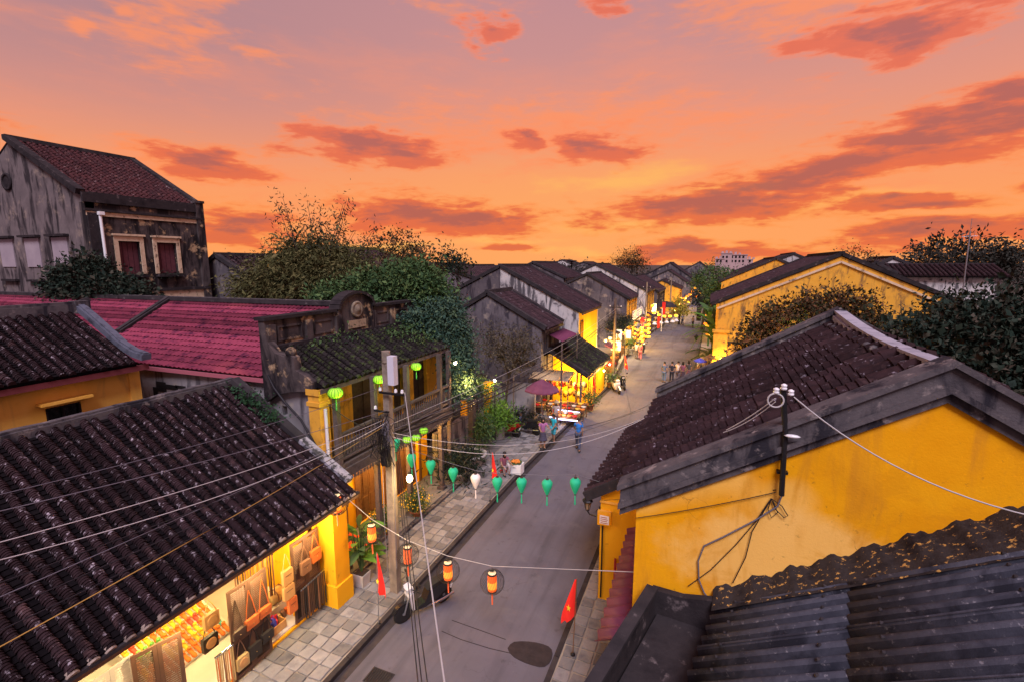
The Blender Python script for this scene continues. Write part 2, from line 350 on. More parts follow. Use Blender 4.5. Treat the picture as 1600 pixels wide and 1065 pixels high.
CREAM = mat('aged cream plaster', [(.50, .36, .24), (.60, .46, .32), (.40, .27, .16)], .95, 2, .3, 20, spots=((.10, .07, .05), 3.0, .55, .70), rand=.05)
COPE = mat('weathered cement coping', [(.042, .039, .047), (.105, .092, .096), (.06, .054, .062)], .95, 1.7, .6, 30, spots=((.26, .22, .21), 3.5, .56, .72), streak=((.02, .019, .026), .48, .62), rand=.08)
COPEL = mat('pale mortar ridge', [(.20, .195, .235), (.32, .305, .35), (.16, .155, .19)], .95, 2.2, .5, 30, streak=((.10, .095, .12), .52, .8), rand=.08)
COPED = mat('dark mortar', [(.022, .02, .023), (.055, .047, .05)], .95, 2, .5, 30, spots=((.2, .17, .17), 4, .62, .8), rand=.1)
MORT = mat('mortar end of tile row', [(.22, .17, .14), (.36, .28, .23), (.13, .10, .09)], .95, 9, .5, 50, streak=((.05, .04, .04), .5, .8), rand=.18)
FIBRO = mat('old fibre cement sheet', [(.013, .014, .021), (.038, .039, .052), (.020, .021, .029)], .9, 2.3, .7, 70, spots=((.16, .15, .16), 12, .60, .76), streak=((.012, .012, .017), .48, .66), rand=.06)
ASPH = mat('asphalt', [(.088, .082, .102), (.122, .114, .138), (.098, .091, .112)], .93, .35, .35, 120, spots=((.14, .128, .135), 9, .6, .85), rand=0, dist=.01)
def worn_road(m):
    t = m.node_tree; b = t.nodes['Principled BSDF']; g = N(t, 'ShaderNodeNewGeometry'); src = b.inputs['Base Color'].links[0].from_socket
    mp = N(t, 'ShaderNodeMapping'); mp.inputs['Scale'].default_value = (1.5, .10, 1); lk(t, g.outputs['Position'], mp.inputs['Vector'])
    c = MIX(t, SMOOTH(t, NOISE(t, mp.outputs[0], 1.0, 6, .6, .6), .45, .75, 0, .55), src, (.055, .05, .055))
    c = MIX(t, SMOOTH(t, NOISE(t, g.outputs['Position'], .55, 6, .65, .5), .54, .66, 0, .6), c, (.135, .124, .138))
    c = MIX(t, SMOOTH(t, NOISE(t, g.outputs['Position'], 2.4, 5, .65), .58, .72, 0, .6), c, (.06, .054, .058))
    vo = N(t, 'ShaderNodeTexVoronoi'); vo.feature = 'DISTANCE_TO_EDGE'; vo.inputs['Scale'].default_value = .55
    wp = N(t, 'ShaderNodeVectorMath', op='ADD'); nz = N(t, 'ShaderNodeTexNoise'); nz.inputs['Scale'].default_value = 1.4; nz.inputs['Detail'].default_value = 5; lk(t, g.outputs['Position'], nz.inputs['Vector']); lk(t, g.outputs['Position'], wp.inputs[0]); lk(t, nz.outputs['Color'], wp.inputs[1]); lk(t, wp.outputs[0], vo.inputs['Vector'])
    c = MIX(t, M(t, 'MULTIPLY', SMOOTH(t, vo.outputs['Distance'], .007, .002, 0, .35), SMOOTH(t, NOISE(t, g.outputs['Position'], .3, 2), .58, .66)), c, (.05, .045, .048))
    lk(t, c, b.inputs['Base Color'])
worn_road(ASPH)
PATCHM = mat('fresh asphalt patch', [(.028, .022, .024), (.045, .036, .037)], .95, 5, .6, 90, rand=0)
STONE = mat('grey paving stone', [(.11, .108, .118), (.20, .19, .19), (.14, .134, .144)], .85, 2.5, .3, 35, spots=((.24, .21, .18), 5, .55, .72), rand=.35)
JOINT = mat('pale sandy joint', [(.26, .22, .17), (.36, .31, .24)], .95, 5, .4, 40, rand=0)
PAVE = mat('worn pavement', [(.10, .095, .10), (.16, .15, .15), (.125, .115, .118)], .9, .9, .3, 30, rand=0)
KERB = mat('kerb stone', [(.028, .024, .026), (.055, .046, .046)], .9, 3, .4, 30, rand=.12)
EARTH = mat('earth', [(.05, .042, .04), (.09, .075, .065)], .97, .2, .4, 3, rand=0)
WOODD = mat('dark timber', [(.022, .014, .011), (.05, .03, .022), (.032, .02, .016)], .75, 6, .3, 40, rand=.15)
WOODB = mat('brown timber', [(.13, .06, .025), (.19, .09, .038), (.10, .045, .02)], .65, 5, .3, 40, rand=.15)
WOODG = mat('grey old timber', [(.06, .045, .042), (.115, .09, .085), (.075, .057, .053)], .85, 5, .4, 40, rand=.12)
FASC = mat('fascia timber', [(.16, .085, .05), (.22, .12, .07), (.12, .06, .035)], .7, 4, .3, 30, rand=.1)
POLEM = mat('old concrete pole', [(.17, .14, .115), (.26, .21, .165), (.12, .10, .085)], .9, 3, .4, 30, streak=((.12, .1, .09), .5, .8), rand=.05)
SHUT = mat('brown shutter paint', [(.10, .05, .032), (.145, .075, .048)], .6, 4, .15, 30, rand=.08)
SHUTG = mat('pale grey shutter paint', [(.44, .40, .36), (.52, .47, .43)], .6, 4, .15, 30, rand=.05)
MAROON = mat('maroon shutter board', [(.075, .022, .03), (.12, .034, .045)], .8, 5, .2, 30, rand=.15)
MAROONS = mat('maroon corrugated sheet', [(.12, .026, .065), (.16, .036, .085)], .55, 2, .15, 20, rand=.08)
BLACKM = mat('black metal', [(.012, .011, .013), (.02, .018, .02)], .5, 5, .1, 30, rand=.1, metal=.3)
STEEL = mat('grey steel', [(.30, .30, .32), (.38, .38, .4)], .4, 5, .1, 30, rand=.1, metal=.8)
WHITEP = mat('white paint', [(.74, .73, .74), (.8, .79, .79)], .5, 4, .1, 30, rand=.04)
GREYB = mat('grey box paint', [(.52, .51, .58), (.58, .57, .63)], .5, 4, .1, 30, rand=.04)
PORC = mat('white porcelain', [(.75, .74, .76)], .25, 4, 0, 30, rand=.05, spec=.6)
FIBROC = mat('light-painted crest of fibre cement', [(.026, .027, .038), (.068, .068, .086), (.038, .039, .052)], .9, 2.3, .7, 70, spots=((.24, .23, .25), 10, .58, .74), streak=((.025, .025, .034), .50, .68), rand=.06)  # paler than FIBRO: lit wave tops and shaded flanks painted in
WIREB = mat('black cable', [(.014, .012, .016)], .6, 4, 0, 30, rand=.1)
WIREG = mat('grey cable', [(.13, .12, .145)], .5, 4, 0, 30, rand=.15)
WIREW = mat('white cable', [(.46, .43, .43)], .5, 4, 0, 30, rand=.1)
WIREO = mat('ochre cable', [(.42, .24, .06)], .5, 4, 0, 30, rand=.1)
DARK = mat('dark interior', [(.010, .009, .010), (.018, .015, .015)], .9, 3, 0, 30, rand=0)
GLASS = mat('dark window glass', [(.010, .014, .016)], .08, 4, 0, 30, rand=0, spec=.6)
FLOORT = mat('pale floor tile', [(.50, .48, .46), (.58, .56, .53)], .35, 2, .05, 30, rand=.05)
RUBBER = mat('rubber', [(.015, .014, .014)], .8, 5, .1, 60, rand=0)
CHROME = mat('chrome', [(.6, .6, .62)], .2, 5, 0, 30, rand=0, metal=1.)
REDC = mat('red cloth', [(.62, .018, .012), (.70, .026, .015)], .8, 4, .15, 40, rand=.05, emit=((.6, .015, .01), .25))  # slight emission keeps the cloth bright without any lamp in it
STAR = mat('yellow cloth', [(.85, .62, .03)], .8, 4, 0, 30, rand=0)
TERRA = mat('terracotta', [(.26, .09, .045), (.33, .12, .06)], .85, 4, .2, 30, rand=.12)
CEMP = mat('cement pot', [(.30, .28, .265), (.42, .39, .37)], .9, 4, .3, 30, rand=.12)
SOIL = mat('soil', [(.03, .02, .015), (.05, .035, .025)], 1., 8, .6, 30, rand=0)
BARK = mat('bark', [(.05, .036, .028), (.10, .075, .055)], .95, 6, .6, 25, rand=.15)
def leaf(name, cols, rough=.7, spec=.12):
    m = bpy.data.materials.new(name); m.use_nodes = True; t = m.node_tree; b = t.nodes['Principled BSDF']
    g = N(t, 'ShaderNodeNewGeometry')
    f = M(t, 'ADD', M(t, 'MULTIPLY', g.outputs['Random Per Island'], .6), M(t, 'MULTIPLY', NOISE(t, g.outputs['Position'], .9, 3), .45))
    n = len(cols); lk(t, RAMP(t, f, [(.15 + .7 * i / (n - 1), c) for i, c in enumerate(cols)]), b.inputs['Base Color'])
    b.inputs['Roughness'].default_value = rough; b.inputs['Specular IOR Level'].default_value = spec
    b.inputs['Subsurface Weight'].default_value = 0
    MATS[name] = m; return m
LF_DARK = leaf('dark glossy leaf', [(.006, .012, .009), (.013, .026, .018), (.026, .038, .025), (.07, .055, .04)])
LF_RUST = leaf('rusty leaf', [(.014, .022, .012), (.034, .038, .018), (.085, .048, .022), (.15, .062, .028)])
LF_BAMB = leaf('bamboo leaf', [(.035, .038, .016), (.065, .066, .024), (.10, .095, .035), (.15, .125, .05)])
LF_MID = leaf('green leaf', [(.02, .045, .018), (.038, .08, .03), (.065, .12, .04), (.11, .15, .05)])
LF_VINE = leaf('blue green vine leaf', [(.014, .038, .03), (.03, .068, .05), (.055, .10, .07), (.08, .12, .06)])
LF_GRAY = leaf('thin dry leaf', [(.05, .045, .035), (.08, .07, .05), (.11, .085, .06)])
LF_BRIGHT = leaf('bright green leaf', [(.05, .12, .018), (.085, .19, .026), (.14, .27, .045)])
LF_YEL = leaf('yellow flower', [(.7, .42, .02), (.8, .55, .03)])
LF_FAR = leaf('far leaf', [(.02, .024, .02), (.035, .038, .03), (.06, .05, .04)])
def emis(name, col, strength, body=(.8, .5, .2)):
    if name in MATS: return MATS[name]
    m = bpy.data.materials.new(name); m.use_nodes = True; b = m.node_tree.nodes['Principled BSDF']
    b.inputs['Base Color'].default_value = tuple(body) + (1,); b.inputs['Emission Color'].default_value = tuple(col) + (1,); b.inputs['Emission Strength'].default_value = strength
    b.inputs['Roughness'].default_value = .7; MATS[name] = m; return m
LG = 5.0
def lamp(loc, energy, col=(1., .62, .22), r=.12, parent=None, name='lamp_light'):
    l = bpy.data.lights.new(name, 'POINT'); l.energy = energy * LG; l.color = col; l.shadow_soft_size = r
    o = bpy.data.objects.new(name, l); COL.objects.link(o); o.location = loc
    if parent is not None:
        o.parent = parent
        if parent.name in PM: o.matrix_parent_inverse = PM[parent.name].inverted()
    return o

# ------------------------------------------------------------------ roofs
ROWC = {}
def frame(A, Sv):
    a = A.normalized(); s = (Sv - a * Sv.dot(a)).normalized(); n = a.cross(s)
    if n.z < 0: a = -a; n = a.cross(s)
    return a, s, n
def row_mesh(L, r, exp, m, plain=0.0, seg=6, ratio=1.35, var=0):
    """one row of overlapping barrel tiles, x across, y up the slope, z out"""
    key = (round(L, 2), r, exp, m.name, plain, seg, ratio, var)
    if key in ROWC: return ROWC[key]
    mb = MB(); n = max(2, int(L / exp)); rr = random.Random(int(L * 100) + n + 77 * var); ph = rr.uniform(0, 6.3)
    y = 0.0; i = 0
    while y < L - 1e-3:
        e = exp
        if plain and (y < L * plain * .35 or abs(y / L - .55) < plain * .18 or y > L * (1 - plain)): e = exp * 3.2
        y2 = min(L, y + e); j = rr.uniform(-.06, .06)
        r0 = r * (1.12 + j); r1 = r * (.88 + j); dx = rr.uniform(-.010, .010) + .022 * math.sin(ph + y * 1.7) * min(1, r / .08)
        vs = []
        for (yy, ra) in ((y, r0), (y2 + .012, r1)):
            for k in range(seg + 1):
                a = math.pi * k / seg; vs.append((dx + ra * math.cos(a), yy, ra * ratio * math.sin(a) + .012 * math.sin(ph * 2 + y * 1.1)))
        b = seg + 1
        mb._add(vs, [(k + 1, k, b + k, b + k + 1) for k in range(seg)], False)
        mb._add(vs[:b], [tuple(range(b))], False)
        y = y2; i += 1
    me = mb.mesh('tile_row', m); ROWC[key] = me; return me
def tile_slope(parent, E0, E1, R0, spacing, r, exp, m, joined=False, plain=0.0, deck=.10, endcap=None, name='tile_row', pan=True, skip=0.0, seg=6, ratio=1.35):
    """roof slope from eave E0-E1 up to ridge at R0; rows are parts, or one joined part for far roofs"""
    E0, E1, R0 = Vector(E0), Vector(E1), Vector(R0)
    A = E1 - E0; Sv = R0 - E0
    a, s, nrm = frame(A, Sv); L = Sv.length; W_ = A.length; an = A.normalized()
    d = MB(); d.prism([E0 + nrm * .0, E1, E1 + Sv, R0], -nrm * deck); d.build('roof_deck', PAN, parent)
    n = max(1, int(round((W_ - 2 * skip) / spacing))); sp = (W_ - 2 * skip) / n
    mes = [row_mesh(L, r, exp, m, plain, seg, ratio, v_) for v_ in range(1 if joined else 5)]; rj = random.Random(int(L * 1000))
    J = MB() if joined else None; res = []
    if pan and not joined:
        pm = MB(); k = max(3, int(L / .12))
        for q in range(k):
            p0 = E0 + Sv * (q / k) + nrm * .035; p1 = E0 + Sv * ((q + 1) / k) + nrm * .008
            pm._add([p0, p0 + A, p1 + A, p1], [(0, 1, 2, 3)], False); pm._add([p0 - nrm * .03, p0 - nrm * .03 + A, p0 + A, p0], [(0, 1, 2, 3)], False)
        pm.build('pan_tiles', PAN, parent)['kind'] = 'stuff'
    for i in range(n):
        me = mes[rj.randrange(len(mes))]; o = E0 + an * (skip + sp * (i + .5 + rj.uniform(-.05, .05))) + nrm * (.01 + rj.uniform(-.010, .010)) - s * rj.uniform(0, .035)
        mw = Matrix((a, s, nrm)).transposed().to_4x4() @ Matrix.Rotation(rj.uniform(-.004, .004), 4, 'Z'); mw.translation = o
        if joined:
            J.xf = mw; J._add([v.co[:] for v in me.vertices], [tuple(p.vertices) for p in me.polygons], False)
        else:
            ob = link(name, me, parent, mw); res.append(ob)
            if endcap is not None:
                eo = link('row_end', endcap, parent, mw); res.append(eo)
    if joined: o = J.build('roof_tiles', m, parent); o['kind'] = 'stuff'
    return a, s, nrm
def coping(parent, p, q, w, h, m, name='coping', lift=0.0, steps=()):
    mb = MB(); p = Vector(p) + Vector((0, 0, lift)); q = Vector(q) + Vector((0, 0, lift)); mb.beam(p, q, w, h)
    for (dw, dz, hh) in steps: mb.beam(p + Vector((0, 0, dz)), q + Vector((0, 0, dz)), w + dw, hh)
    return mb.build(name, m, parent)

# ------------------------------------------------------------------ foliage
def leaf_cloud(blobs, n, size, shape=.45, droop=.0, seed=1, lump=14, fill=.55):
    """leaf-sized folded faces gathered in clumps through ellipsoid volumes; blobs = (cx,cy,cz,rx,ry,rz)"""
    g = np.random.default_rng(seed)
    vol = np.array([b[3] * b[4] * b[5] for b in blobs]) ** .8; vol /= vol.sum()
    nc = max(1, n // lump)
    which = g.choice(len(blobs), nc, p=vol)
    B = np.array(blobs)[which]
    d = g.normal(size=(nc, 3)); d /= np.linalg.norm(d, axis=1)[:, None]
    rad = g.uniform(fill, 1.0, (nc, 1)) ** .6
    rad *= 1 + .16 * np.sin(d[:, :1] * 7 + which[:, None]) * np.cos(d[:, 2:] * 6)
    cc = B[:, :3] + d * rad * B[:, 3:]
    cl = np.repeat(np.arange(nc), lump); m = len(cl)
    csz = size * g.uniform(1.5, 3.2, nc)
    c = cc[cl] + g.normal(size=(m, 3)) * csz[cl][:, None] * .62
    ax = d[cl] + g.normal(size=(m, 3)) * .7; ax[:, 2] -= droop
    ax /= np.linalg.norm(ax, axis=1)[:, None]
    sd = np.cross(ax, g.normal(size=(m, 3))); sd /= np.linalg.norm(sd, axis=1)[:, None] + 1e-9
    nn = np.cross(ax, sd)
    L = size * g.uniform(.6, 1.4, (m, 1)); Wd = L * shape
    base = c - ax * L * .5; tip = c + ax * L * .5 - nn * L * .12
    l = c + sd * Wd * .5 + nn * L * .06; r_ = c - sd * Wd * .5 + nn * L * .06
    V = np.stack([base, l, tip, r_], 1).reshape(-1, 3)
    i = np.arange(m)[:, None] * 4
    F = np.concatenate([np.concatenate([i, i + 1, i + 2], 1), np.concatenate([i, i + 2, i + 3], 1)], 0)
    return V, F
def np_mesh(name, V, F, m, parent=None):
    me = bpy.data.meshes.new(name); k = F.shape[1]
    me.vertices.add(len(V)); me.vertices.foreach_set('co', V.astype(np.float32).ravel())
    me.loops.add(F.size); me.loops.foreach_set('vertex_index', F.astype(np.int32).ravel())
    me.polygons.add(len(F)); me.polygons.foreach_set('loop_start', np.arange(0, F.size, k, dtype=np.int32))
    me.update(calc_edges=True); me.validate(); me.materials.append(m)
    return link(name, me, parent)
def branchy(root, tips, r0, seed=1, mid=.5):
    g = random.Random(seed); mb = MB()
    root = Vector(root)
    cen = sum((Vector(t) for t in tips), Vector()) / len(tips)
    fork = root.lerp(cen, mid)
    mb.tube([root, root.lerp(fork, .5) + Vector((g.uniform(-.1, .1), g.uniform(-.1, .1), 0)), fork], [r0, r0 * .8, r0 * .65], 8)
    for t in tips:
        t = Vector(t); a = fork.lerp(t, .5) + Vector((g.uniform(-.3, .3), g.uniform(-.3, .3), g.uniform(0, .3))) * (t - fork).length * .25
        mb.tube([fork, a, t], [r0 * .5, r0 * .3, r0 * .08], 6)
        for _ in range(3):
            e = a + Vector((g.uniform(-1, 1), g.uniform(-1, 1), g.uniform(-.2, 1))) * (t - fork).length * .4
            mb.tube([a, e], [r0 * .22, r0 * .05], 5)
    return mb
def make_tree(name, label, cat, base, blobs, n, size, m, r0=.16, seed=1, group=None, droop=.1, shape=.45, lump=14, fill=.5, mid=.5, dense=0):
    t = thing(name, label, cat, base, 0, group)
    branchy(base, [b[:3] for b in blobs] + [(b[0] + b[3] * .4, b[1] - b[4] * .3, b[2] + b[5] * .4) for b in blobs], r0, seed, mid).build('trunk', BARK, t)
    V, F = leaf_cloud(blobs, n, size, shape, droop, seed, lump, fill)
    if dense:
        V2, F2 = leaf_cloud([(b[0], b[1], b[2] - .1, b[3] * .86, b[4] * .86, b[5] * .86) for b in blobs], int(n * dense * 1.6), size * 1.35, .7, droop, seed + 500, 10, .15)
        F = np.concatenate([F, F2 + len(V)]); V = np.concatenate([V, V2])
    np_mesh('crown', V, F, m, t); return t

# ================================================================== THE SETTING
def lerp_tab(tab, y):
    if y <= tab[0][0]: return tab[0][1]
    for (a, b), (c, d) in zip(tab, tab[1:]):
        if y <= c: return b + (d - b) * (y - a) / (c - a)
    return tab[-1][1]
TL = [(-8, -7.5), (20, -7.45), (28, -7.15), (36, -6.75), (42, -7.0), (49, -7.5), (55, -7.33), (69, -7.1), (78, -6.3), (91, -5.8), (130, -3.0), (220, 6)]
TR = [(-8, -2.97), (15, -2.97), (30, -2.0), (45, -.7), (71, -.5), (91, .2), (130, 3.2), (220, 13)]
def XL(y): return lerp_tab(TL, y)
def XR(y): return lerp_tab(TR, y)
YS = [-8, 0, 5, 10, 15, 20, 24, 28, 32, 36, 39, 42, 45, 49, 55, 62, 69, 78, 91, 110, 130, 170, 220]
def strip(fa, fb, z, ys=YS):
    mb = MB()
    vs = [(f(y), y, z) for y in ys for f in (fa, fb)]
    mb._add(vs, [(2 * i, 2 * i + 1, 2 * i + 3, 2 * i + 2) for i in range(len(ys) - 1)], False); return mb
g = MB(); g._add([(-1800, -600, -.03), (1800, -600, -.03), (1800, 3000, -.03), (-1800, 3000, -.03)], [(0, 1, 2, 3)], False); structure('ground', g, EARTH)
structure('road', strip(XL, XR, 0.0), ASPH)
pv = MB()
for fa, fb in ((lambda y: -13.5, lambda y: XL(y) - .14), ):
    vs = [(f(y), y, .10) for y in YS for f in (fa, fb)]
    pv._add(vs, [(2 * i, 2 * i + 1, 2 * i + 3, 2 * i + 2) for i in range(len(YS) - 1)], False)
pavL = structure('left_pavement', pv, mat('dusty pavement bed', [(.20, .17, .14), (.28, .24, .20)], .95, 2, .4, 30, rand=0))
pv = MB(); vs = [(f(y), y, .05) for y in YS for f in (lambda y: XR(y) + .14, lambda y: 9.0)]
pv._add(vs, [(2 * i, 2 * i + 1, 2 * i + 3, 2 * i + 2) for i in range(len(YS) - 1)], False)
pavR = structure('right_pavement', pv, mat('sandy pavement bed', [(.26, .22, .17), (.35, .30, .23)], .95, 2, .4, 30, rand=0))
# kerbs: each kerb stone its own piece near the camera, one run farther off
def kerb(name, f, side, z0, z1):
    root = thing(name, None, None); root['kind'] = 'structure'
    y = 2.0
    while y < 30:
        L = 1.0 if y < 40 else 3.0
        a, b = f(y + .01), f(y + L - .01); mb = MB()
        w = .14 * side
        mb._add([(a, y + .01, z0), (a + w, y + .01, z0), (b + w, y + L - .01, z0), (b, y + L - .01, z0), (a, y + .01, z1), (a + w, y + .01, z1), (b + w, y + L - .01, z1), (b, y + L - .01, z1)],
                [(3, 2, 1, 0), (4, 5, 6, 7), (0, 1, 5, 4), (1, 2, 6, 5), (2, 3, 7, 6), (3, 0, 4, 7)] if side > 0 else [(0, 1, 2, 3), (7, 6, 5, 4), (4, 5, 1, 0), (5, 6, 2, 1), (6, 7, 3, 2), (7, 4, 0, 3)], False)
        mb.build('kerb_stone', KERB, root); y += L
    mb = MB(); ys = [30, 32, 36, 39, 42, 45, 49, 55, 62, 69, 78, 91, 110, 130]
    for a, b in zip(ys, ys[1:]): mb.prism([(f(a), a, z0), (f(a) + .14 * side, a, z0), (f(b) + .14 * side, b, z0), (f(b), b, z0)], (0, 0, z1 - z0))
    mb.build('kerb_run', KERB, root)
gt = strip(lambda y: XL(y), lambda y: XL(y) + .24, .005); structure('left_gutter', gt, mat('dark asphalt gutter', [(.035, .03, .032), (.06, .05, .05)], .9, 3, .3, 40, rand=0))  # darker asphalt strip along the left kerb
kerb('left_kerb', XL, -1, -.02, .125); kerb('right_kerb', XR, 1, -.02, .06)
# paving stones
def stone_mesh(w, d, h, s):
    g = random.Random(s); mb = MB(); j = lambda: g.uniform(-.018, .018)
    bot = [(-w / 2 + j(), -d / 2 + j(), 0), (w / 2 + j(), -d / 2 + j(), 0), (w / 2 + j(), d / 2 + j(), 0), (-w / 2 + j(), d / 2 + j(), 0)]
    top = [(x * .93, y * .93, h + g.uniform(-.003, .003)) for x, y, z in bot]; mid = [(x, y, h * .72) for x, y, z in bot]
    mb._add(bot + mid + top, [(8, 9, 10, 11)] + [(a + k, a + (k + 1) % 4, a + 4 + (k + 1) % 4, a + 4 + k) for a in (0, 4) for k in range(4)], False)
    return mb.mesh('paving_stone', STONE)
SM = [stone_mesh(.335, .335, .035, i) for i in range(6)]
def pave(parent, x0, x1, ya, yb, z, pitch=.37, limit=300):
    cells = []; nx = int(round((x1 - x0) / pitch)); px = (x1 - x0) / nx; y = ya; r = 0
    while y < yb:
        for i in range(nx): cells.append((x0 + (i + .5) * px, y + pitch / 2))
        y += pitch; r += 1
    far = MB()
    for k, (x, y) in enumerate(cells):
        z_ = z + random.uniform(-.004, .006)
        mw = Matrix.Translation((x, y, z_)) @ Matrix.Rotation(random.choice((0, 1, 2, 3)) * math.pi / 2 + random.uniform(-.03, .03), 4, 'Z')
        if k < limit: link('paving_stone', SM[k % 6], parent, mw)
        else:
            far.xf = mw; me = SM[k % 6]; far._add([v.co[:] for v in me.vertices], [tuple(p.vertices) for p in me.polygons], False)
    if far.v: far.build('far_paving', STONE, parent)['kind'] = 'stuff'
pave(pavL, -9.45, -7.66, 3.2, 46, .10, .365)
pave(pavR, -2.82, -.9, 5.2, 17, .045, .375)
s2 = strip(lambda y: -11.3, lambda y: -9.5, .128, [10.4, 13, 16, 20, 24, 28]); s2.build('cement_apron', PAVE, pavL)
# repaired patch and drain grate in the asphalt, seams of the old trench
pp = [atZ(*q, .004) for q in ((797, 1006), (803, 1002), (814, 1001), (826, 1001.5), (838, 1003), (848, 1005.5), (857, 1009), (862, 1014), (863.5, 1021), (862, 1029), (858, 1036), (851, 1041), (843, 1041.5), (833, 1039), (822, 1035.5), (812, 1031), (803, 1026), (796, 1019), (793, 1012))]
mb = MB(); mb.prism(pp, (0, 0, .006)); o = mb.build('asphalt_patch', PATCHM); tag(o, 'dark square patch of fresh asphalt by the right kerb', 'road patch', kind='structure')
q0 = atZ(592, 1058, 0); gr = thing('drain_grate', 'rusty barred drain grate set in the road by the left pavement', 'drain grate', (q0.x, q0.y, 0))
mb = MB(); mb.box((q0.x - .3, q0.y - .22, -.02), (q0.x + .3, q0.y + .22, .008)); mb.build('grate_frame', KERB, gr)
mb = MB()
for i in range(9): mb.box((q0.x - .27 + i * .062, q0.y - .19, .008), (q0.x - .24 + i * .062, q0.y + .19, .022))
mb.build('grate_bars', BLACKM, gr)
mb = MB()
for seg in (((690, 985), (720, 998), (765, 1012), (800, 1020)), ((706, 968), (740, 980), (790, 998))):
    P = [atZ(*q, .003) for q in seg]
    for a, b in zip(P, P[1:]): mb.beam(a, b, .018, .006)
o = mb.build('road_seam', PATCHM); tag(o, 'dark seams of an old trench across the asphalt', 'road seam', kind='structure')

# ================================================================== RIGHT: yellow gabled house
def corrugated(mb, P00, P10, P01, n, amp, seg=6, th=.012, crest=False):
    """sheet from P00; waves repeat along P00->P01, ribs run along P00->P10"""
    P00, P10, P01 = Vector(P00), Vector(P10), Vector(P01); u = P10 - P00; v = P01 - P00; nr = u.cross(v).normalized()
    if nr.z < 0: nr = -nr
    vs = []; k = n * seg
    for i in range(k + 1):
        o = nr * amp * math.cos(2 * math.pi * i / seg)
        p = P00 + v * (i / k) + o; vs += [p, p + u, p - nr * th, p + u - nr * th]
    fs = []
    for i in range(k):
        a = 4 * i; b = a + 4
        fs += [(a, a + 1, b + 1, b), (a + 2, b + 2, b + 3, a + 3), (a, b, b + 2, a + 2), (a + 1, a + 3, b + 3, b + 1)]
    mb._add(vs, fs, True)
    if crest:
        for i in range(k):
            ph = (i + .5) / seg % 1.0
            if ph < .19 or ph > .81: mb.mi[-4 * k + 4 * i] = 1  # crest faces get the paler material painted as if lit
    return mb
YG = 8.4; RX, RZ, SL = 3.2, 8.0, .585
def zt(x): return RZ - SL * abs(x - RX)
h1 = thing('gabled_house', 'big yellow gabled house with dark tiled roof and thick grey coping at right', 'house', (1.0, YG, 0))
mb = MB(); mb.prism([(-.98, YG, 0), (7.4, YG, 0), (7.4, YG, zt(7.4) - .12), (RX, YG, RZ - .12), (-.98, YG, zt(-.98) - .12)], (0, .28, 0)); mb.build('gable_wall', YEL, h1)
mb = MB(); mb.prism([(-.98, 14.8, 0), (7.4, 14.8, 0), (7.4, 14.8, zt(7.4) - .12), (RX, 14.8, RZ - .12), (-.98, 14.8, zt(-.98) - .12)], (0, .28, 0)); mb.build('gable_wall', YEL, h1)
mb = MB(); mb.wall((-.98, YG + .28, 0), (0, 1, 0), (0, 0, 1), 6.12, 5.3, (.25, 0, 0), ((1.2, 2.6, 0, 2.3),)); mb.build('long_wall', YEL, h1); mb = MB(); mb.box((7.15, YG + .28, 0), (7.4, 14.8, 5.4)); mb.build('long_wall', YEL, h1)
mb = MB(); mb.wall((-2.41, 12.42, 0), (1, 0, 0), (0, 0, 1), 1.43, 3.0, (0, .25, 0)); mb.prism([(-2.41, 12.42, 3.0), (-.98, 12.42, 3.0), (-.98, 12.42, 4.0), (-2.41, 12.42, 3.22)], (0, .25, 0)); mb.build('porch_end_wall', YEL3, h1)
mb = MB(); mb.wall((-2.41, 12.67, 0), (0, 1, 0), (0, 0, 1), 5.8, 3.2, (.25, 0, 0), ((.7, 1.9, 0, 2.2), (3.2, 4.6, 0, 2.2))); mb.build('porch_front_wall', YEL3, h1)
for y0, y1 in ((13.37, 14.57), (15.87, 17.27)):
    mb = MB(); mb.box((-2.36, y0, .05), (-2.28, y1, 2.2)); mb.build('door', WOODB, h1)
mb = MB(); mb.box((-2.43, 12.385, 3.02), (-.97, 12.42, 3.07)); mb.build('string_course', YEL, h1)
# roofs
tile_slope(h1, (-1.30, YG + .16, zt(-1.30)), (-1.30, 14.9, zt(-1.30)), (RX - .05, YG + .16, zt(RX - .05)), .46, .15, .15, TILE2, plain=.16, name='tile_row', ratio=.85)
tile_slope(h1, (7.75, 14.9, zt(7.75)), (7.75, YG + .16, zt(7.75)), (RX + .05, 14.9, zt(RX + .05)), .46, .145, .3, TILE2, joined=True)
pe0, pe1 = Vector((-2.80, 12.28, 3.18)), Vector((-2.52, 18.4, 3.18))
tile_slope(h1, pe0, pe1, Vector((-.99, 12.28, 4.28)), .30, .105, .13, TILE2, name='porch_tile_row')
mb = MB(); mb.beam((-2.82, 12.27, 3.17), (-.98, 12.27, 4.29), .10, .26); mb.build('verge', COPED, h1)
mb = MB(); mb.beam((-2.74, 12.3, 3.06), (-2.46, 18.4, 3.06), .05, .14); mb.build('eave_board', WOODD, h1)
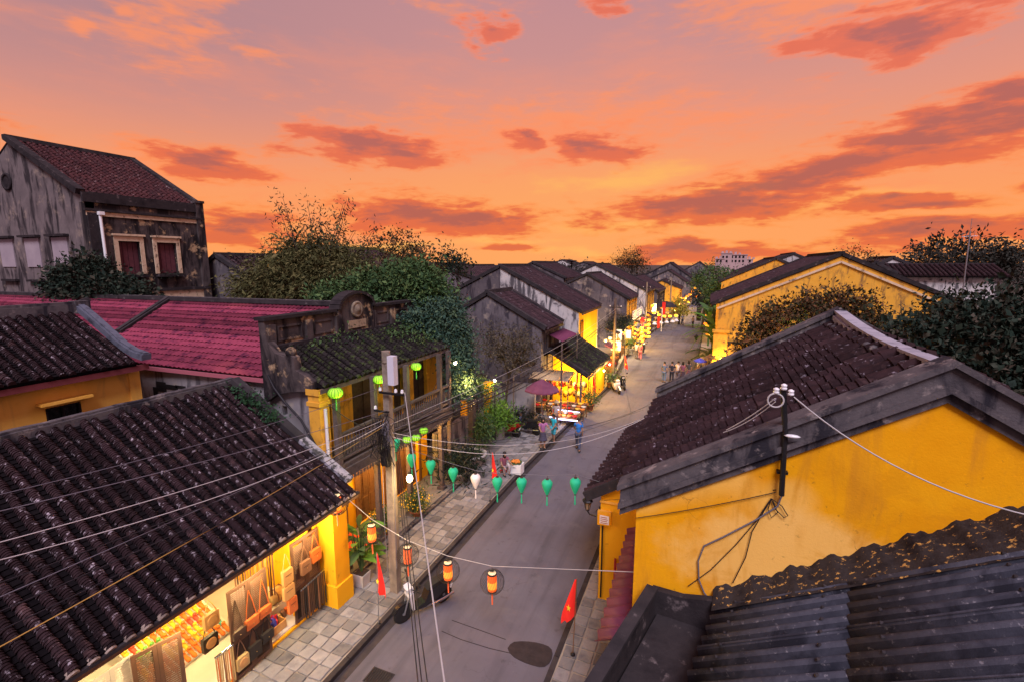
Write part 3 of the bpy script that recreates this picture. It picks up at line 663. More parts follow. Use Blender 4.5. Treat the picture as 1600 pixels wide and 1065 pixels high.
# coping in three courses on both gables
for y, nm in ((YG + .05, 'coping'), (14.95, 'coping')):
    for sx, xe in ((-1, -1.27), (1, 7.7)):
        p = Vector((RX, y, RZ)); q = Vector((xe, y, zt(xe)))
        mb = MB(); cc = (0, .0, 0)
        dirn = (q - p).normalized(); upv = Vector((0, 0, 1)); nn = dirn.cross(Vector((0, 1, 0))); nn = nn if nn.z > 0 else -nn
        ext = dirn * .0
        f = 1 if y < 10 else -1
        lf = 0 if y < 10 else .17
        def band(z0, z1, front, back, e0=0., e1=0.):
            z0 += lf * (z0 > -.2); z1 += lf
            yf, yb = y - front * f, y + back * f
            a, b = p + Vector((0, 0, z0)), q + dirn * e1 + Vector((0, 0, z0))
            c, d = q + dirn * e1 + Vector((0, 0, z1)), p + Vector((0, 0, z1))
            mb.prism([(k.x, yf, k.z) for k in (a, b, c, d)], (0, yb - yf, 0))
        band(.10, .20, .20, .22, 0, .06); band(-.17, .098, .13, .16); band(-.27, -.172, .19, .12, 0, .03); band(-.42, -.272, .11, .1)
        mb.build(nm, COPE, h1)
mb = MB()
for i in range(10):
    t0, t1 = i / 10, (i + 1) / 10; sag = lambda t: -.12 * math.sin(math.pi * t) - .14 * (1 - t) + .05 * t
    a, b = Vector((RX, YG + .2 + 6.2 * t0, RZ + .05 + sag(t0))), Vector((RX, YG + .2 + 6.2 * t1, RZ + .05 + sag(t1)))
    mb.beam(a, b, .32, .14); mb.beam(a + Vector((0, 0, .11)), b + Vector((0, 0, .11)), .20, .10); mb.beam(a + Vector((0, 0, .175)), b + Vector((0, 0, .175)), .27, .05)
mb.build('ridge', COPEL, h1)
for i in range(16):
    y = YG + .16 + (i + .5) * (6.34 / 16); mb = MB(); mb.ball((RX - .24, y + .19, zt(RX - .24) + .04), .09, 8, 5, .9); mb.build('mortar_plug', COPE, h1)
mb = MB(); mb.box((-1.12, YG - .06, 0), (-.75, YG + .1, 2.6)); mb.build('corner_plinth', YEL, h1)
# maroon corrugated awning over the doorway
aw = MB(); corrugated(aw, (-.985, 8.42, 2.42), (-1.66, 8.42, 2.12), (-.985, 12.36, 2.68), 13, .045); aw.build('awning', MAROONS, h1)
mb = MB(); mb.tube([(-1.95, 12.36, .1), (-1.95, 12.36, 1.45)], .035, 8); mb.build('drain_pipe', mat('dull red paint', [(.35, .03, .03)], .6, 3, 0), h1)
mb = MB(); mb.tube([(-2.33, 12.39, .15), (-2.33, 12.39, 1.4), (-2.34, 12.39, 2.45)], .022, 6); mb.build('conduit', BLACKM, h1)
# wall lantern
lt = thing('wall_lantern', 'black wrought iron wall lantern on corner of yellow house above street', 'lantern', (-2.43, 12.45, 2.7))
mb = MB(); mb.tube([(-2.43, 12.44, 2.62), (-2.55, 12.4, 2.58), (-2.70, 12.36, 2.62), (-2.76, 12.34, 2.72)], .018, 6)
for k in range(10):
    pass
mb.tube([(-2.45 - .08 * math.cos(a) * (1 - a / 9), 12.42, 2.72 + .07 * math.sin(a) * (1 - a / 9)) for a in [i * .5 for i in range(14)]], .010, 5); mb.box((-2.45, 12.40, 2.52), (-2.41, 12.48, 2.86)); mb.build('bracket', BLACKM, lt)
mb = MB(); mb.lathe([(.04, 0), (.055, .02), (.10, .24), (.105, .25)], 6, (-2.76, 12.34, 2.76), False); mb.build('glass_pane', mat('amber lantern glass', [(.30, .22, .14)], .2, 3, 0, spec=.6), lt)
mb = MB(); mb.lathe([(.15, 0), (.15, .02), (.07, .11), (.05, .13), (.055, .15), (.01, .20)], 8, (-2.76, 12.34, 3.012), False)
for k in range(6):
    a = math.pi / 3 * k; mb.tube([(-2.76 + .057 * math.cos(a), 12.34 + .057 * math.sin(a), 2.775), (-2.76 + .108 * math.cos(a), 12.34 + .108 * math.sin(a), 3.01)], .008, 4)
mb.lathe([(.02, -.04), (.06, -.01), (.06, .0)], 8, (-2.76, 12.34, 2.76), False); mb.build('cage', BLACKM, lt)
# small board under the lantern
sg = thing('wall_sign', 'small white notice plate in yellow box on corner of yellow house', 'sign', (-2.3, 12.4, 2.5))
mb = MB(); mb.box((-2.47, 12.30, 2.40), (-2.10, 12.418, 2.80)); mb.build('box', YEL, sg)
mb = MB(); mb.box((-2.40, 12.288, 2.45), (-2.15, 12.298, 2.70)); mb.build('plate', WHITEP, sg)
mb = MB(); [mb.box((-2.38, 12.282, 2.64 - .055 * i), (-2.20 + .02 * (i % 2), 12.286, 2.66 - .055 * i)) for i in range(4)]; mb.build('lettering', mat('rust red ink', [(.4, .12, .05)], .6, 3, 0), sg)
# service mast with insulators
ms = thing('service_mast', 'dark service mast with white insulators on gable of yellow house', 'mast', (1.22, 8.27, 5.85))
mb = MB(); mb.tube([(1.27, 8.27, 5.86), (1.24, 8.27, 6.9), (1.16, 8.27, 7.58)], .042, 8); mb.build('pipe', BLACKM, ms)
for dx, dz in ((-.10, .02), (.0, .09), (.10, .01)):
    mb = MB(); mb.lathe([(.02, 0), (.045, .012), (.045, .04), (.03, .05), (.043, .06), (.043, .085), (.015, .10)], 10, (1.16 + dx, 8.22, 7.5 + dz)); mb.build('insulator', PORC, ms)
mb = MB(); mb.tube([(1.16 - .1 + .11 * math.cos(a), 8.2, 7.42 + .11 * math.sin(a)) for a in [i * math.pi / 8 for i in range(17)]], .014, 6); mb.build('cable_loop', WIREW, ms)
mb = MB(); mb.lathe([(.03, 0), (.05, .02), (.03, .04)], 10, (1.33, 8.2, 6.86), sx=2.4); mb.build('clamp', PORC, ms)
mb = MB(); mb.box((1.18, 8.3, 6.2), (1.34, 8.4, 6.24)); mb.build('wall_bracket', BLACKM, ms)

# ------------------------------------------------------------------ foreground roof of fibre cement sheets
fr = thing('sheet_roofed_shed', 'dark corrugated sheet roof with black mouldy gutter wall in foreground', 'shed', (.5, 6.0, 0))
ex = Vector((.975, -.222, 0)); ey = Vector((.222, .975, 0)); P0 = Vector((.42, 8.02, 3.78))
up = ex * math.cos(R(33.5)) + Vector((0, 0, math.sin(R(33.5))))
rows = 0
for j in range(3):                      # courses up the slope, sheets along the eave
    for i in range(7):
        a = P0 + up * (j * 2.1) - ey * (i * 1.05 + .0 * (j % 2)) + Vector((0, 0, .016 * j + .004 * (i % 2)))
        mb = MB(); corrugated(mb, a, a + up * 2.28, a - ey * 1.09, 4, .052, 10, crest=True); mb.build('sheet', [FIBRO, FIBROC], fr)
bolt = MB(); bolt.lathe([(.028, 0), (.028, .006), (.012, .008), (.012, .02), (.004, .024)], 7); bm_ = bolt.mesh('roof_bolt', COPED)
for j in range(3):
    for i in range(24):
        for du in (.35, 1.75): q = P0 + up * (j * 2.1 + du) - ey * (i * .2725) + Vector((0, 0, .070 + .016 * j)); link('roof_bolt', bm_, fr, Matrix.Translation(q) @ Euler((0, -R(33.5), 0)).to_matrix().to_4x4())
mb = MB(); mb.prism([P0 - ey * -.1 - Vector((0, 0, .06)), P0 - ey * -.1 + up * 4.8 - Vector((0, 0, .06)), P0 - ey * 6.2 + up * 4.8 - Vector((0, 0, .06)), P0 - ey * 6.2 - Vector((0, 0, .06))], (0, 0, -.08)); mb.build('roof_deck', PAN, fr)
# gutter and parapet
a = Vector((-.62, 8.26, 3.70)); b = a - ey * 6.0
mb = MB(); mb.prism([a - ex * .07, a + ex * .07, b + ex * .07, b - ex * .07], (0, 0, -3.7)); mb.build('parapet', BLACKP, fr)
mb = MB(); mb.beam(a + Vector((0, 0, .03)), b + Vector((0, 0, .03)), .20, .06); mb.build('parapet_cap', COPED, fr)
g0 = Vector((-.5, 8.3, 3.25)); mb = MB(); mb.prism([g0, g0 + ex * 1.25, g0 + ex * 1.25 - ey * 6, g0 - ey * 6], (0, 0, -.15)); mb.build('gutter_floor', BLACKP, fr)
mb = MB(); mb.prism([(-.62, 8.24, 3.0), (.5, 8.12, 3.0), (.5, 8.12, 3.86), (-.1, 8.2, 3.70), (-.62, 8.24, 3.70)], (0, .14, 0)); mb.build('gutter_end', BLACKP, fr)
# mortar flashing against the yellow wall, uneven
mb = MB(); vs = []; n = 90; rg = random.Random(3)
for i in range(n + 1):
    x = .38 + i / n * 4.4; zz = 3.74 + (x - .38) * .585
    top = Vector((x, 8.392, zz + .14 + .05 * math.sin(i * .61) + rg.uniform(-.014, .014) + .02 * math.sin(i * 1.7) + .12 * (i / n)))
    s_ = (x - P0.x) / (up.x); bot = P0 + up * s_ + Vector((0, 0, .035)); bot = bot - ey * .10
    mid = Vector((x, (8.39 + bot.y) / 2 + .05, (top.z + bot.z) / 2 + .02))
    vs += [top, mid, bot]
mb._add(vs, [(3 * i + k + 1, 3 * i + k + 4, 3 * i + k + 3, 3 * i + k) for i in range(n) for k in (0, 1)], True); mb.build('mortar_flashing', FLASH, fr)
fl = thing('broken_jar', 'upturned chipped terracotta jar lying on corrugated sheet roof', 'jar', (0, 0, 0))
jp = atY(1333, 905, 7.95); PM[fl.name] = Matrix.Translation(jp); fl.location = jp
mb = MB(); mb.xf = Matrix.Translation(jp) @ Euler((R(70), 0, R(25))).to_matrix().to_4x4()
mb.lathe([(.05, -.12), (.10, -.08), (.13, 0), (.10, .08), (.07, .10), (.085, .13)], 12); mb.build('jar_body', mat('dusty clay', [(.30, .22, .22), (.4, .3, .29)], .9, 5, .2), fl)
mb = MB(); mb.xf = Matrix.Translation(jp) @ Euler((R(70), 0, R(25))).to_matrix().to_4x4(); mb.lathe([(.07, .131), (.095, .135), (.095, .15), (.07, .15)], 12); mb.build('rim', mat('dusty clay', []), fl)

# ================================================================== LEFT: leather shop under the tiled roof
sh = thing('tiled_shop', 'open-fronted shop with dark barrel tiled roof and yellow corner column in left foreground', 'shop', (-9.5, 6, 0))
EX, EZ, KX, KZ = -8.55, 3.40, -13.0, 6.0
YA0, YA1 = 1.2, 9.72
cap = MB()
seg = 8
def endcap_mesh():
    mb = MB(); vs = []
    for (yy, ra) in ((-.035, .090), (.05, .095)):
        for k in range(seg + 1):
            a = math.pi * k / seg; vs.append((ra * math.cos(a), yy + random.uniform(-.006, .006), -.05 + ra * 1.35 * math.sin(a)))
    b = seg + 1
    mb._add(vs, [(k + 1, k, b + k, b + k + 1) for k in range(seg)] + [tuple(range(b))], False); return mb.mesh('row_end', MORT)
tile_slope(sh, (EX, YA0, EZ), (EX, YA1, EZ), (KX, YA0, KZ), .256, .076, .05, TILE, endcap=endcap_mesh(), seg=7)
tile_slope(sh, (-15.7, YA1, 4.42), (-15.7, YA0, 4.42), (KX, YA1, KZ), .243, .086, .12, TILE, joined=True)
mb = MB()
for i in range(14):
    y0, y1 = YA0 + (YA1 + .05 - YA0) * i / 14, YA0 + (YA1 + .05 - YA0) * (i + 1) / 14; j = .015 * math.sin(i * 2.3)
    mb.beam((KX, y0, KZ + .02 + j), (KX, y1, KZ + .02 - j), .28, .18); mb.beam((KX, y0, KZ + .13 + j), (KX, y1, KZ + .13 - j), .16, .06)
mb.build('ridge', COPE, sh)
mb = MB(); mb.beam((KX + .1, YA1 + .06, KZ + .10), (-10.4, YA1 + .06, 4.58), .26, .18); mb.build('verge_coping', COPED, sh)
mb = MB(); mb.beam((-10.4, YA1 + .06, 4.58), (EX - .25, YA1 + .06, EZ + .24), .26, .18); mb.build('verge_coping', mat('flaking lime mortar', [(.10, .095, .12), (.34, .32, .37), (.05, .045, .055)], .95, 3, .5, 25, spots=((.03, .03, .03), 5, .48, .58)), sh)
mb = MB(); mb.beam((EX - .06, YA0, EZ - .13), (EX - .06, YA1 + .15, EZ - .13), .05, .17); mb.build('fascia', FASC, sh)
mb = MB(); mb.beam((EX + .02, YA0, EZ - .045), (EX + .02, YA1 + .1, EZ - .045), .08, .06); mb.build('drip_course', COPED, sh)
for i in range(18):
    y = YA0 + .3 + i * .49; mb = MB(); mb.beam((EX - .1, y, EZ - .12), (-9.6, y, EZ + .46), .07, .10); mb.build('rafter', WOODB, sh)
mb = MB(); mb.wall((-9.55, YA0, .2), (0, 1, 0), (0, 0, 1), 7.9, 3.4, (-.2, 0, 0), ((.4, 7.25, 0, 2.42),)); mb.build('shop_front', YEL3, sh)
mb = MB(); mb.wall((-9.55, 8.95, .2), (-1, 0, 0), (0, 0, 1), 5.8, 3.3, (0, .6, 0)); mb.build('side_wall', YEL3, sh)
mb = MB(); mb.prism([(-9.6, 9.6, 2.8), (-15.4, 9.6, 2.8), (-15.4, 9.6, 4.4), (-13, 9.6, 5.85), (-9.6, 9.6, 3.9)], (0, .1, 0)); mb.build('gable_wall', GREY, sh)
WH = mat('white interior plaster', [(.62, .58, .52), (.7, .66, .6)], .9, 1, .1, 20)
mb = MB(); mb.box((-13.2, YA0, .2), (-13.0, 8.95, 3.4)); mb.build('back_wall', WH, sh)
mb = MB(); mb.box((-13.0, YA0, 3.0), (-9.75, 8.95, 3.05)); mb.build('ceiling', WH, sh)
mb = MB(); mb.box((-13.2, YA0, .0), (-9.49, 9.0, .24)); mb.build('plinth', FLOORT, sh)
mb = MB(); mb.box((-9.488, YA0, .10), (-9.42, 9.0, .20)); mb.build('front_step', YEL3, sh)
cb = MB(); cb.box((-9.5, 9.24, .1), (-8.95, 9.78, 3.25)); cb.box((-9.54, 9.19, .1), (-8.90, 9.83, .78)); cb.box((-9.53, 9.2, 2.95), (-8.91, 9.82, 3.06)); cb.build('corner_column', YEL3, sh)
mb = MB()
n = 60                                   # scalloped valance hung behind the fascia
for i in range(n):
    y0 = YA0 + i * (7.9 / n); y1 = y0 + 7.9 / n; P = [(-9.50, y0, 2.78), (-9.50, y1, 2.78), (-9.50, y1, 2.66)] + [(-9.50, y0 + (y1 - y0) * (1 - k / 4), 2.66 - .05 * math.sin(math.pi * k / 4)) for k in (1, 2, 3)] + [(-9.50, y0, 2.66)]
    mb.prism(P, (.012, 0, 0))
mb.build('valance', YEL3, sh)
for (x, y, e) in ((-11.2, 7.6, 42), (-11.6, 5.4, 40), (-10.9, 3.3, 30)):
    mb = MB(); mb.tube([(x, y, 3.0), (x, y, 2.9)], .02, 6); mb.ball((x, y, 2.84), .06, 8, 6); mb.build('light_bulb', emis('bulb', (1, .8, .45), 30), sh); lamp((x, y, 2.72), e, (1., .72, .30), .10, sh)
for (y, e) in ((3.2, 24), (5.2, 28), (7.0, 34), (8.6, 26)):
    mb = MB(); mb.lathe([(.025, 0), (.035, .03), (.06, .05), (.02, .12)], 8, (-9.35, y, 2.82)); mb.build('spot_lamp', emis('bulb', (1, .8, .45), 30), sh); lamp((-8.98, y, 2.80), e, (1., .74, .36), .05, sh)

# louvred shutters leaned open along the front; every leaf is a thing with slats
def shutter(y0, y1, z0, z1, x, m, label, rz=0.0, slat0=.42):
    t = thing('louvred_shutter', label, 'shutter', (x, y0, z0), rz)
    w, h = y1 - y0, z1 - z0; inv = PM[t.name]
    def P(a, b, c): return inv @ Vector((c, a, b))
    def bx(mb, a0, a1, b0, b1, c0, c1): mb.xf = inv; mb.box((c0, a0, b0), (c1, a1, b1)); mb.xf = None
    mb = MB(); hw = w / 2
    for k in (0, 1):
        o = k * hw
        bx(mb, o, o + .07, 0, h, 0, .04); bx(mb, o + hw - .07, o + hw - .004, 0, h, 0, .04); bx(mb, o + .07, o + hw - .07, 0, .08, .002, .038); bx(mb, o + .07, o + hw - .07, h - .08, h, .002, .038); bx(mb, o + .07, o + hw - .07, h * slat0 - .05, h * slat0 + .05, .002, .038)
    mb.build('shutter_frame', m, t)
    for k in (0, 1):
        o = k * hw; mb = MB(); bx(mb, o + .071, o + hw - .071, .081, h * slat0 - .051, .008, .022); mb.build('lower_panel', m if m is SHUTG else WOODD, t)
        nS = int((h * (1 - slat0) - .13) / .045)
        for i in range(nS):
            z = h * slat0 + .07 + i * .045; mb = MB(); mb.xf = inv; mb.cbox((.02, o + hw / 2, z), (.032, hw - .142, .010), ry=R(40)); mb.build('slat', m, t)
    return t
shutter(8.22, 9.14, .26, 2.50, -9.43, SHUT, 'brown louvred shutter beside the yellow corner column, hung with tote bags')
shutter(6.42, 7.42, .22, 2.42, -9.36, SHUT, 'brown louvred shutter in middle of shop front hung with shoulder bags')
shutter(4.55, 5.35, .22, 2.42, -9.40, SHUT, 'brown louvred shutter at lower left behind an orange bag', R(-16))
shutter(3.85, 4.62, .22, 2.42, -9.46, SHUTG, 'pale grey louvred shutter at bottom left edge of shop front')
# bags
LTH = {k: mat(k + ' leather', v, .5, 6, .15, 40, spec=.5, rand=.06) for k, v in dict(tan=[(.52, .27, .09), (.62, .34, .13)], orange=[(.55, .12, .025), (.66, .17, .04)], brown=[(.19, .09, .05), (.26, .13, .075)], black=[(.018, .014, .014), (.03, .024, .022)], sand=[(.50, .34, .13), (.60, .42, .18)], darkbrown=[(.05, .026, .018), (.08, .04, .026)]).items()}
def bag(kind, y, z, w, h, m, label, x=-9.30, strap=.35, rnd=False, group=None):
    t = thing('leather_bag', label, 'bag', (x, y, z), 0, group)
    mb = MB(); d = .09
    if rnd: mb.xf = Matrix.Translation((x, y, z)) @ Matrix.Rotation(R(90), 4, 'Y'); mb.lathe([(w * .42, -d / 2), (w * .5, -d * .25), (w * .5, d * .25), (w * .42, d / 2)], 16)
    else:
        P = [(-w * .46, -h / 2), (w * .46, -h / 2), (w * .5, -h * .42), (w * .5, h * .40), (w * .46, h / 2), (-w * .46, h / 2), (-w * .5, h * .40), (-w * .5, -h * .42)]
        mb.prism([(x - d / 2, y + a, z + b) for a, b in P], (d, 0, 0))
    mb.xf = None; mb.build('bag_body', m, t)
    mb = MB()
    if kind == 'flap': P = [(-w * .5, h * .5), (w * .5, h * .5), (w * .46, -h * .02), (w * .2, -h * .14), (-w * .2, -h * .14), (-w * .46, -h * .02)]; mb.prism([(x + d / 2 + .002, y + a, z + b + .01) for a, b in P], (.012, 0, 0)); mb.build('flap', m, t)
    elif kind == 'tote': mb.box((x + d / 2 + .002, y - w * .3, z + h * .12), (x + d / 2 + .008, y + w * .3, z + h * .15)); mb.build('zip', LTH['darkbrown'], t)
    elif kind == 'round': mb.xf = Matrix.Translation((x + d / 2 + .006, y, z)) @ Matrix.Rotation(R(90), 4, 'Y'); mb.lathe([(w * .36, 0), (w * .36, .01), (w * .30, .012)], 16); mb.xf = None; mb.build('stitching', LTH['tan'], t)
    mb = MB(); k = .018
    top = (x - .02, y, z + h / 2 + strap)
    for s_ in (-1, 1): mb.tube([(x, y + s_ * w * .42, z + h * .42), (x - .01, y + s_ * w * .22, z + h * .5 + strap * .55), top], k * .6, 5)
    mb.build('strap', m if m is not LTH['sand'] else LTH['brown'], t)
    mb = MB(); mb.ball((x + d / 2 + .02, y, z - h * .05), .012, 6, 4); mb.build('buckle', mat('brass', [(.6, .42, .15)], .3, 3, 0, metal=1), t)
    return t
for a in [('flap', 6.58, 1.33, .30, .20, LTH['darkbrown'], 'dark brown flap bag at left of upper row on middle shutter', .72), ('flap', 6.92, 1.36, .33, .24, LTH['orange'], 'orange flap shoulder bag at middle of upper row on shutter', .68),
          ('flap', 7.27, 1.38, .32, .22, LTH['orange'], 'smaller orange shoulder bag at right of upper row on shutter', .72), ('round', 6.60, .60, .30, .30, LTH['sand'], 'round sand coloured woven bag in lower row on shutter', .40),
          ('flap', 6.93, .62, .32, .34, LTH['black'], 'black satchel in middle of lower row on shutter', .42), ('flap', 7.28, .72, .32, .24, LTH['black'], 'small black handbag at right of lower row on shutter', .45),
          ('tote', 7.98, 1.82, .30, .38, LTH['tan'], 'upper tan tote bag hanging left of the column shutter', .42), ('tote', 7.98, 1.40, .32, .36, LTH['tan'], 'lower tan tote bag hanging under another tan tote', .05), ('tote', 8.06, .98, .26, .40, LTH['orange'], 'orange tote hanging lowest in the stack of totes', .04),
          ('tote', 8.56, 1.72, .32, .34, LTH['brown'], 'grey brown tote on shutter nearest the column', .42), ('tote', 8.92, 1.84, .32, .34, LTH['orange'], 'rust orange tote bag hanging beside yellow column', .44),
          ('flap', 5.18, .95, .36, .34, LTH['orange'], 'large orange bag hanging on lower left shutter', .62), ('flap', 4.86, 1.15, .26, .24, LTH['brown'], 'small brown bag left of large orange bag on lower shutter', .6), ('tote', 4.66, .8, .26, .32, LTH['tan'], 'tan tote at left edge of lower left shutter', .7)]: bag(*a[:7], strap=a[7])
# belts hanging in dense rows from racks
def belt_rack(p, q, n, z0, label, cols):
    p, q = Vector(p), Vector(q); t = thing('belt_rack', label, 'belt rack', p)
    mb = MB(); mb.tube([p, q], .014, 6); mb.build('rail', BLACKM, t)
    for i in range(n):
        f = (i + .5) / n; c = p.lerp(q, f); mb = MB(); w = (q - p).length / n * .62; d = (q - p).normalized()
        l = z0 + random.uniform(-.05, .05); mb.beam(c + Vector((0, 0, -.03)), (c.x + random.uniform(-.02, .03), c.y, l), w, .012, d.cross(Vector((0, 0, 1)))); mb.build('belt', LTH[cols[(i * 7 + i // 3) % len(cols)]], t)
        mb = MB(); mb.cbox(c + Vector((.006, 0, -.01)), (.02, w * 1.1, .055)); mb.build('belt_buckle', CHROME, t)
belt_rack((-9.26, 8.30, 1.22), (-9.22, 9.12, 1.34), 15, .34, 'rack of dark brown belts hanging on shutter by column', ['darkbrown', 'brown', 'black', 'darkbrown'])
belt_rack((-10.3, 7.30, 2.30), (-9.75, 8.0, 2.32), 16, 1.15, 'rack of brown and tan belts hanging inside shop doorway', ['brown', 'orange', 'darkbrown', 'tan', 'brown'])
belt_rack((-9.28, 5.98, 1.22), (-9.26, 6.40, 1.22), 10, .3, 'rack of pale tan belts at left edge of middle shutter', ['tan', 'brown', 'sand', 'orange'])
# duffel bags on a low shelf, shoe display
sf = thing('display_shelf', 'low wooden shelf in the shop doorway with rows of small goods', 'shelf', (-10.3, 7.7, .24))
mb = MB(); mb.box((-10.9, 7.45, .24), (-10.0, 8.7, .62)); mb.build('shelf_body', WH, sf)
for i in range(9):
    mb = MB(); mb.cbox((-9.93, 7.52 + i * .13, .36), (.10, .08, .2), rx=R(18)); mb.build('purse', LTH[['tan', 'sand', 'brown', 'orange'][i % 4]], sf)
def duffel(c, m, label):
    t = thing('duffel_bag', label, 'bag', c); mb = MB(); mb.xf = Matrix.Translation(Vector(c) + Vector((0, 0, .17))) @ Matrix.Rotation(R(90), 4, 'X'); mb.lathe([(.10, -.28), (.165, -.25), (.18, -.1), (.18, .1), (.165, .25), (.10, .28)], 14); mb.build('bag_body', m, t)
    for s_ in (-.12, .12):
        mb = MB(); mb.tube([(c[0] + .185 * math.cos(a), c[1] + s_, c[2] + .17 + .185 * math.sin(a)) for a in [i * math.pi / 8 - .3 for i in range(11)]], .014, 5); mb.build('strap', LTH['brown'], t)
    mb = MB(); mb.tube([(c[0], c[1] - .12, c[2] + .35), (c[0], c[1] - .06, c[2] + .43), (c[0], c[1] + .06, c[2] + .43), (c[0], c[1] + .12, c[2] + .35)], .014, 5); mb.build('handle', LTH['brown'], t)
duffel((-10.35, 7.82, .62), LTH['tan'], 'tan leather duffel bag on shelf below hanging belts'); duffel((-10.2, 8.40, .62), LTH['sand'], 'sand coloured barrel bag on shelf behind tote bags')
cr = thing('scarf_crate', 'open wooden box of purple and red scarves on shop floor', 'crate', (-9.85, 7.85, .24))
mb = MB(); c = Vector((-9.85, 7.85, .24))
for dx, dy, w, d in ((-.24, 0, .02, .5), (.24, 0, .02, .5), (0, -.24, .46, .02), (0, .24, .46, .02)): mb.box((c.x + dx - w / 2, c.y + dy - d / 2, .245), (c.x + dx + w / 2, c.y + dy + d / 2, .47))
mb.box((c.x - .23, c.y - .23, .245), (c.x + .23, c.y + .23, .27)); mb.build('box', LTH['tan'], cr)
SC = [mat('scarf %s' % k, [v], .8, 5, .1, rand=0) for k, v in (('purple', (.16, .04, .42)), ('red', (.55, .03, .06)), ('blue', (.05, .06, .45)), ('white', (.7, .65, .75)))]
for i in range(22):
    mb = MB(); mb.xf = Matrix.Translation((c.x + random.uniform(-.16, .16), c.y + random.uniform(-.16, .16), .47 + random.uniform(-.03, .07))) @ Euler((random.uniform(-.5, .5), random.uniform(-.5, .5), random.uniform(0, 3))).to_matrix().to_4x4(); mb.lathe([(.03, -.1), (.045, -.06), (.045, .06), (.03, .1)], 7, sx=1, sy=.6); mb.build('scarf', SC[i % 4], cr)
# shoes on a sloping display
sd = thing('shoe_display', 'sloping display of orange yellow and green shoes inside shop', 'shoe display', (-10.4, 5.9, .24))
sp0 = Vector((-10.75, 5.55, .30)); su = Vector((-.93, 0, .40)).normalized()
mb = MB(); mb.prism([sp0, sp0 + Vector((0, 1.95, 0)), sp0 + Vector((0, 1.95, 0)) + su * 1.9, sp0 + su * 1.9], (0, 0, -.04)); mb.build('display_board', WH, sd)
SHO = [mat('shoe %s' % k, [v], .6, 5, .1, rand=.1) for k, v in (('orange', (.62, .17, .02)), ('yellow', (.72, .46, .03)), ('green', (.12, .34, .06)), ('teal', (.05, .30, .26)), ('red', (.5, .06, .03)), ('dark', (.05, .03, .03)))]
smesh = []
for m_ in SHO:
    mb = MB(); mb.xf = Matrix.Rotation(R(90), 4, 'Y'); mb.lathe([(.015, -.12), (.04, -.10), (.045, -.03), (.036, .02), (.048, .08), (.03, .125)], 8, sx=.8); mb.xf = None; mb.lathe([(.034, 0), (.036, .055), (.028, .06)], 8, (-.08, 0, .01)); smesh.append(mb.mesh('shoe', m_))
for r_ in range(8):
    for i in range(13):
        k = (0, 1, 1, 0, 1, 2, 1, 0, 4, 1, 0, 3)[(r_ * 5 + i // 2 + random.randint(0, 2)) % 12]
        if r_ == 0: k = 0
        p = sp0 + su * (.14 + r_ * .225) + Vector((0, .07 + i * .146, .03)); link('shoe', smesh[k], sd, Matrix.Translation(p) @ Euler((0, R(23), 0)).to_matrix().to_4x4() @ Matrix.Scale(1.25, 4) @ Euler((0, 0, 0)).to_matrix().to_4x4())
for k, (yy, zz, m_) in enumerate(((6.30, 1.75, LTH['tan']), (6.22, 1.25, LTH['black']), (3.6, 1.0, LTH['tan']))):
    bag('round', yy, zz, .34, .34, m_, ['tan straw hat bag hanging above the shoe display', 'dark round bag hanging over the shoe display', 'tan round bag at the bottom left corner of shop'][k], -9.75, .3)
lowt = thing('goods_table', 'table of tan leather goods at bottom left of shop front', 'table', (-9.9, 3.2, .24))
mb = MB(); mb.box((-10.4, 2.4, .8), (-9.55, 3.8, .86)); [mb.box((x, y, .24), (x + .05, y + .05, .8)) for x in (-10.38, -9.62) for y in (2.42, 3.72)]; mb.build('table_top', WOODB, lowt)
for i in range(12):
    mb = MB(); mb.cbox((-10.2 + (i % 3) * .26, 2.55 + (i // 3) * .33, .93), (.2, .26, .12), rz=random.uniform(-.4, .4)); mb.build('purse', LTH[['tan', 'orange', 'sand'][i % 3]], lowt)

# ------------------------------------------------------------------ yellow house behind the shop
hb = thing('small_yellow_house', 'small yellow house with dark barrel tiles and one dark window behind shop roof', 'house', (-17, 6, 0))
mb = MB(); mb.wall((-16.4, 0, 0), (0, 1, 0), (0, 0, 1), 9.2, 6.35, (-.25, 0, 0), ((6.84, 7.64, 4.55, 5.64),)); mb.build('front_wall', YELB, hb)
mb = MB(); mb.wall((-16.65, 9.0, 0), (-1, 0, 0), (0, 0, 1), 6.0, 6.2, (0, .2, 0)); mb.build('side_wall', YELB, hb)
for y in (5.5, 9.05): mb = MB(); mb.box((-16.41, y - .15, 3), (-16.33, y + .15, 6.3)); mb.build('pilaster', YELB, hb)
win = MB(); win.box((-16.6, 6.84, 4.55), (-16.56, 7.64, 5.64)); w_ = win.build('window', DARK, hb)
mb = MB(); [mb.box((-16.47, a, 4.55), (-16.41, a + .05, 5.58)) for a in (6.84, 7.21, 7.59)]; [mb.box((-16.47, 6.89, z), (-16.41, 7.59, z + .05)) for z in (4.55, 5.59)]; mb.build('frame', BLACKM, w_)
for a in (6.90, 7.27): mb = MB(); mb.box((-16.50, a, 4.61), (-16.49, a + .30, 5.58)); mb.build('pane', GLASS, w_)
mb = MB(); mb.box((-16.39, 6.66, 5.76), (-16.1, 7.82, 5.83)); mb.build('window_hood', YELB, hb)
mb = MB(); mb.beam((-16.02, 0, 6.36), (-16.02, 9.3, 6.36), .06, .17); mb.build('fascia', mat('maroon fascia', [(.14, .03, .035), (.2, .045, .05)], .7, 3, .2), hb)
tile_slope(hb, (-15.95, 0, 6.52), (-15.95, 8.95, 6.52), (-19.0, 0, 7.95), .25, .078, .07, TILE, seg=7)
tile_slope(hb, (-22.0, 8.95, 6.52), (-22.0, 0, 6.52), (-19.0, 8.95, 7.95), .33, .11, .2, TILE, joined=True)
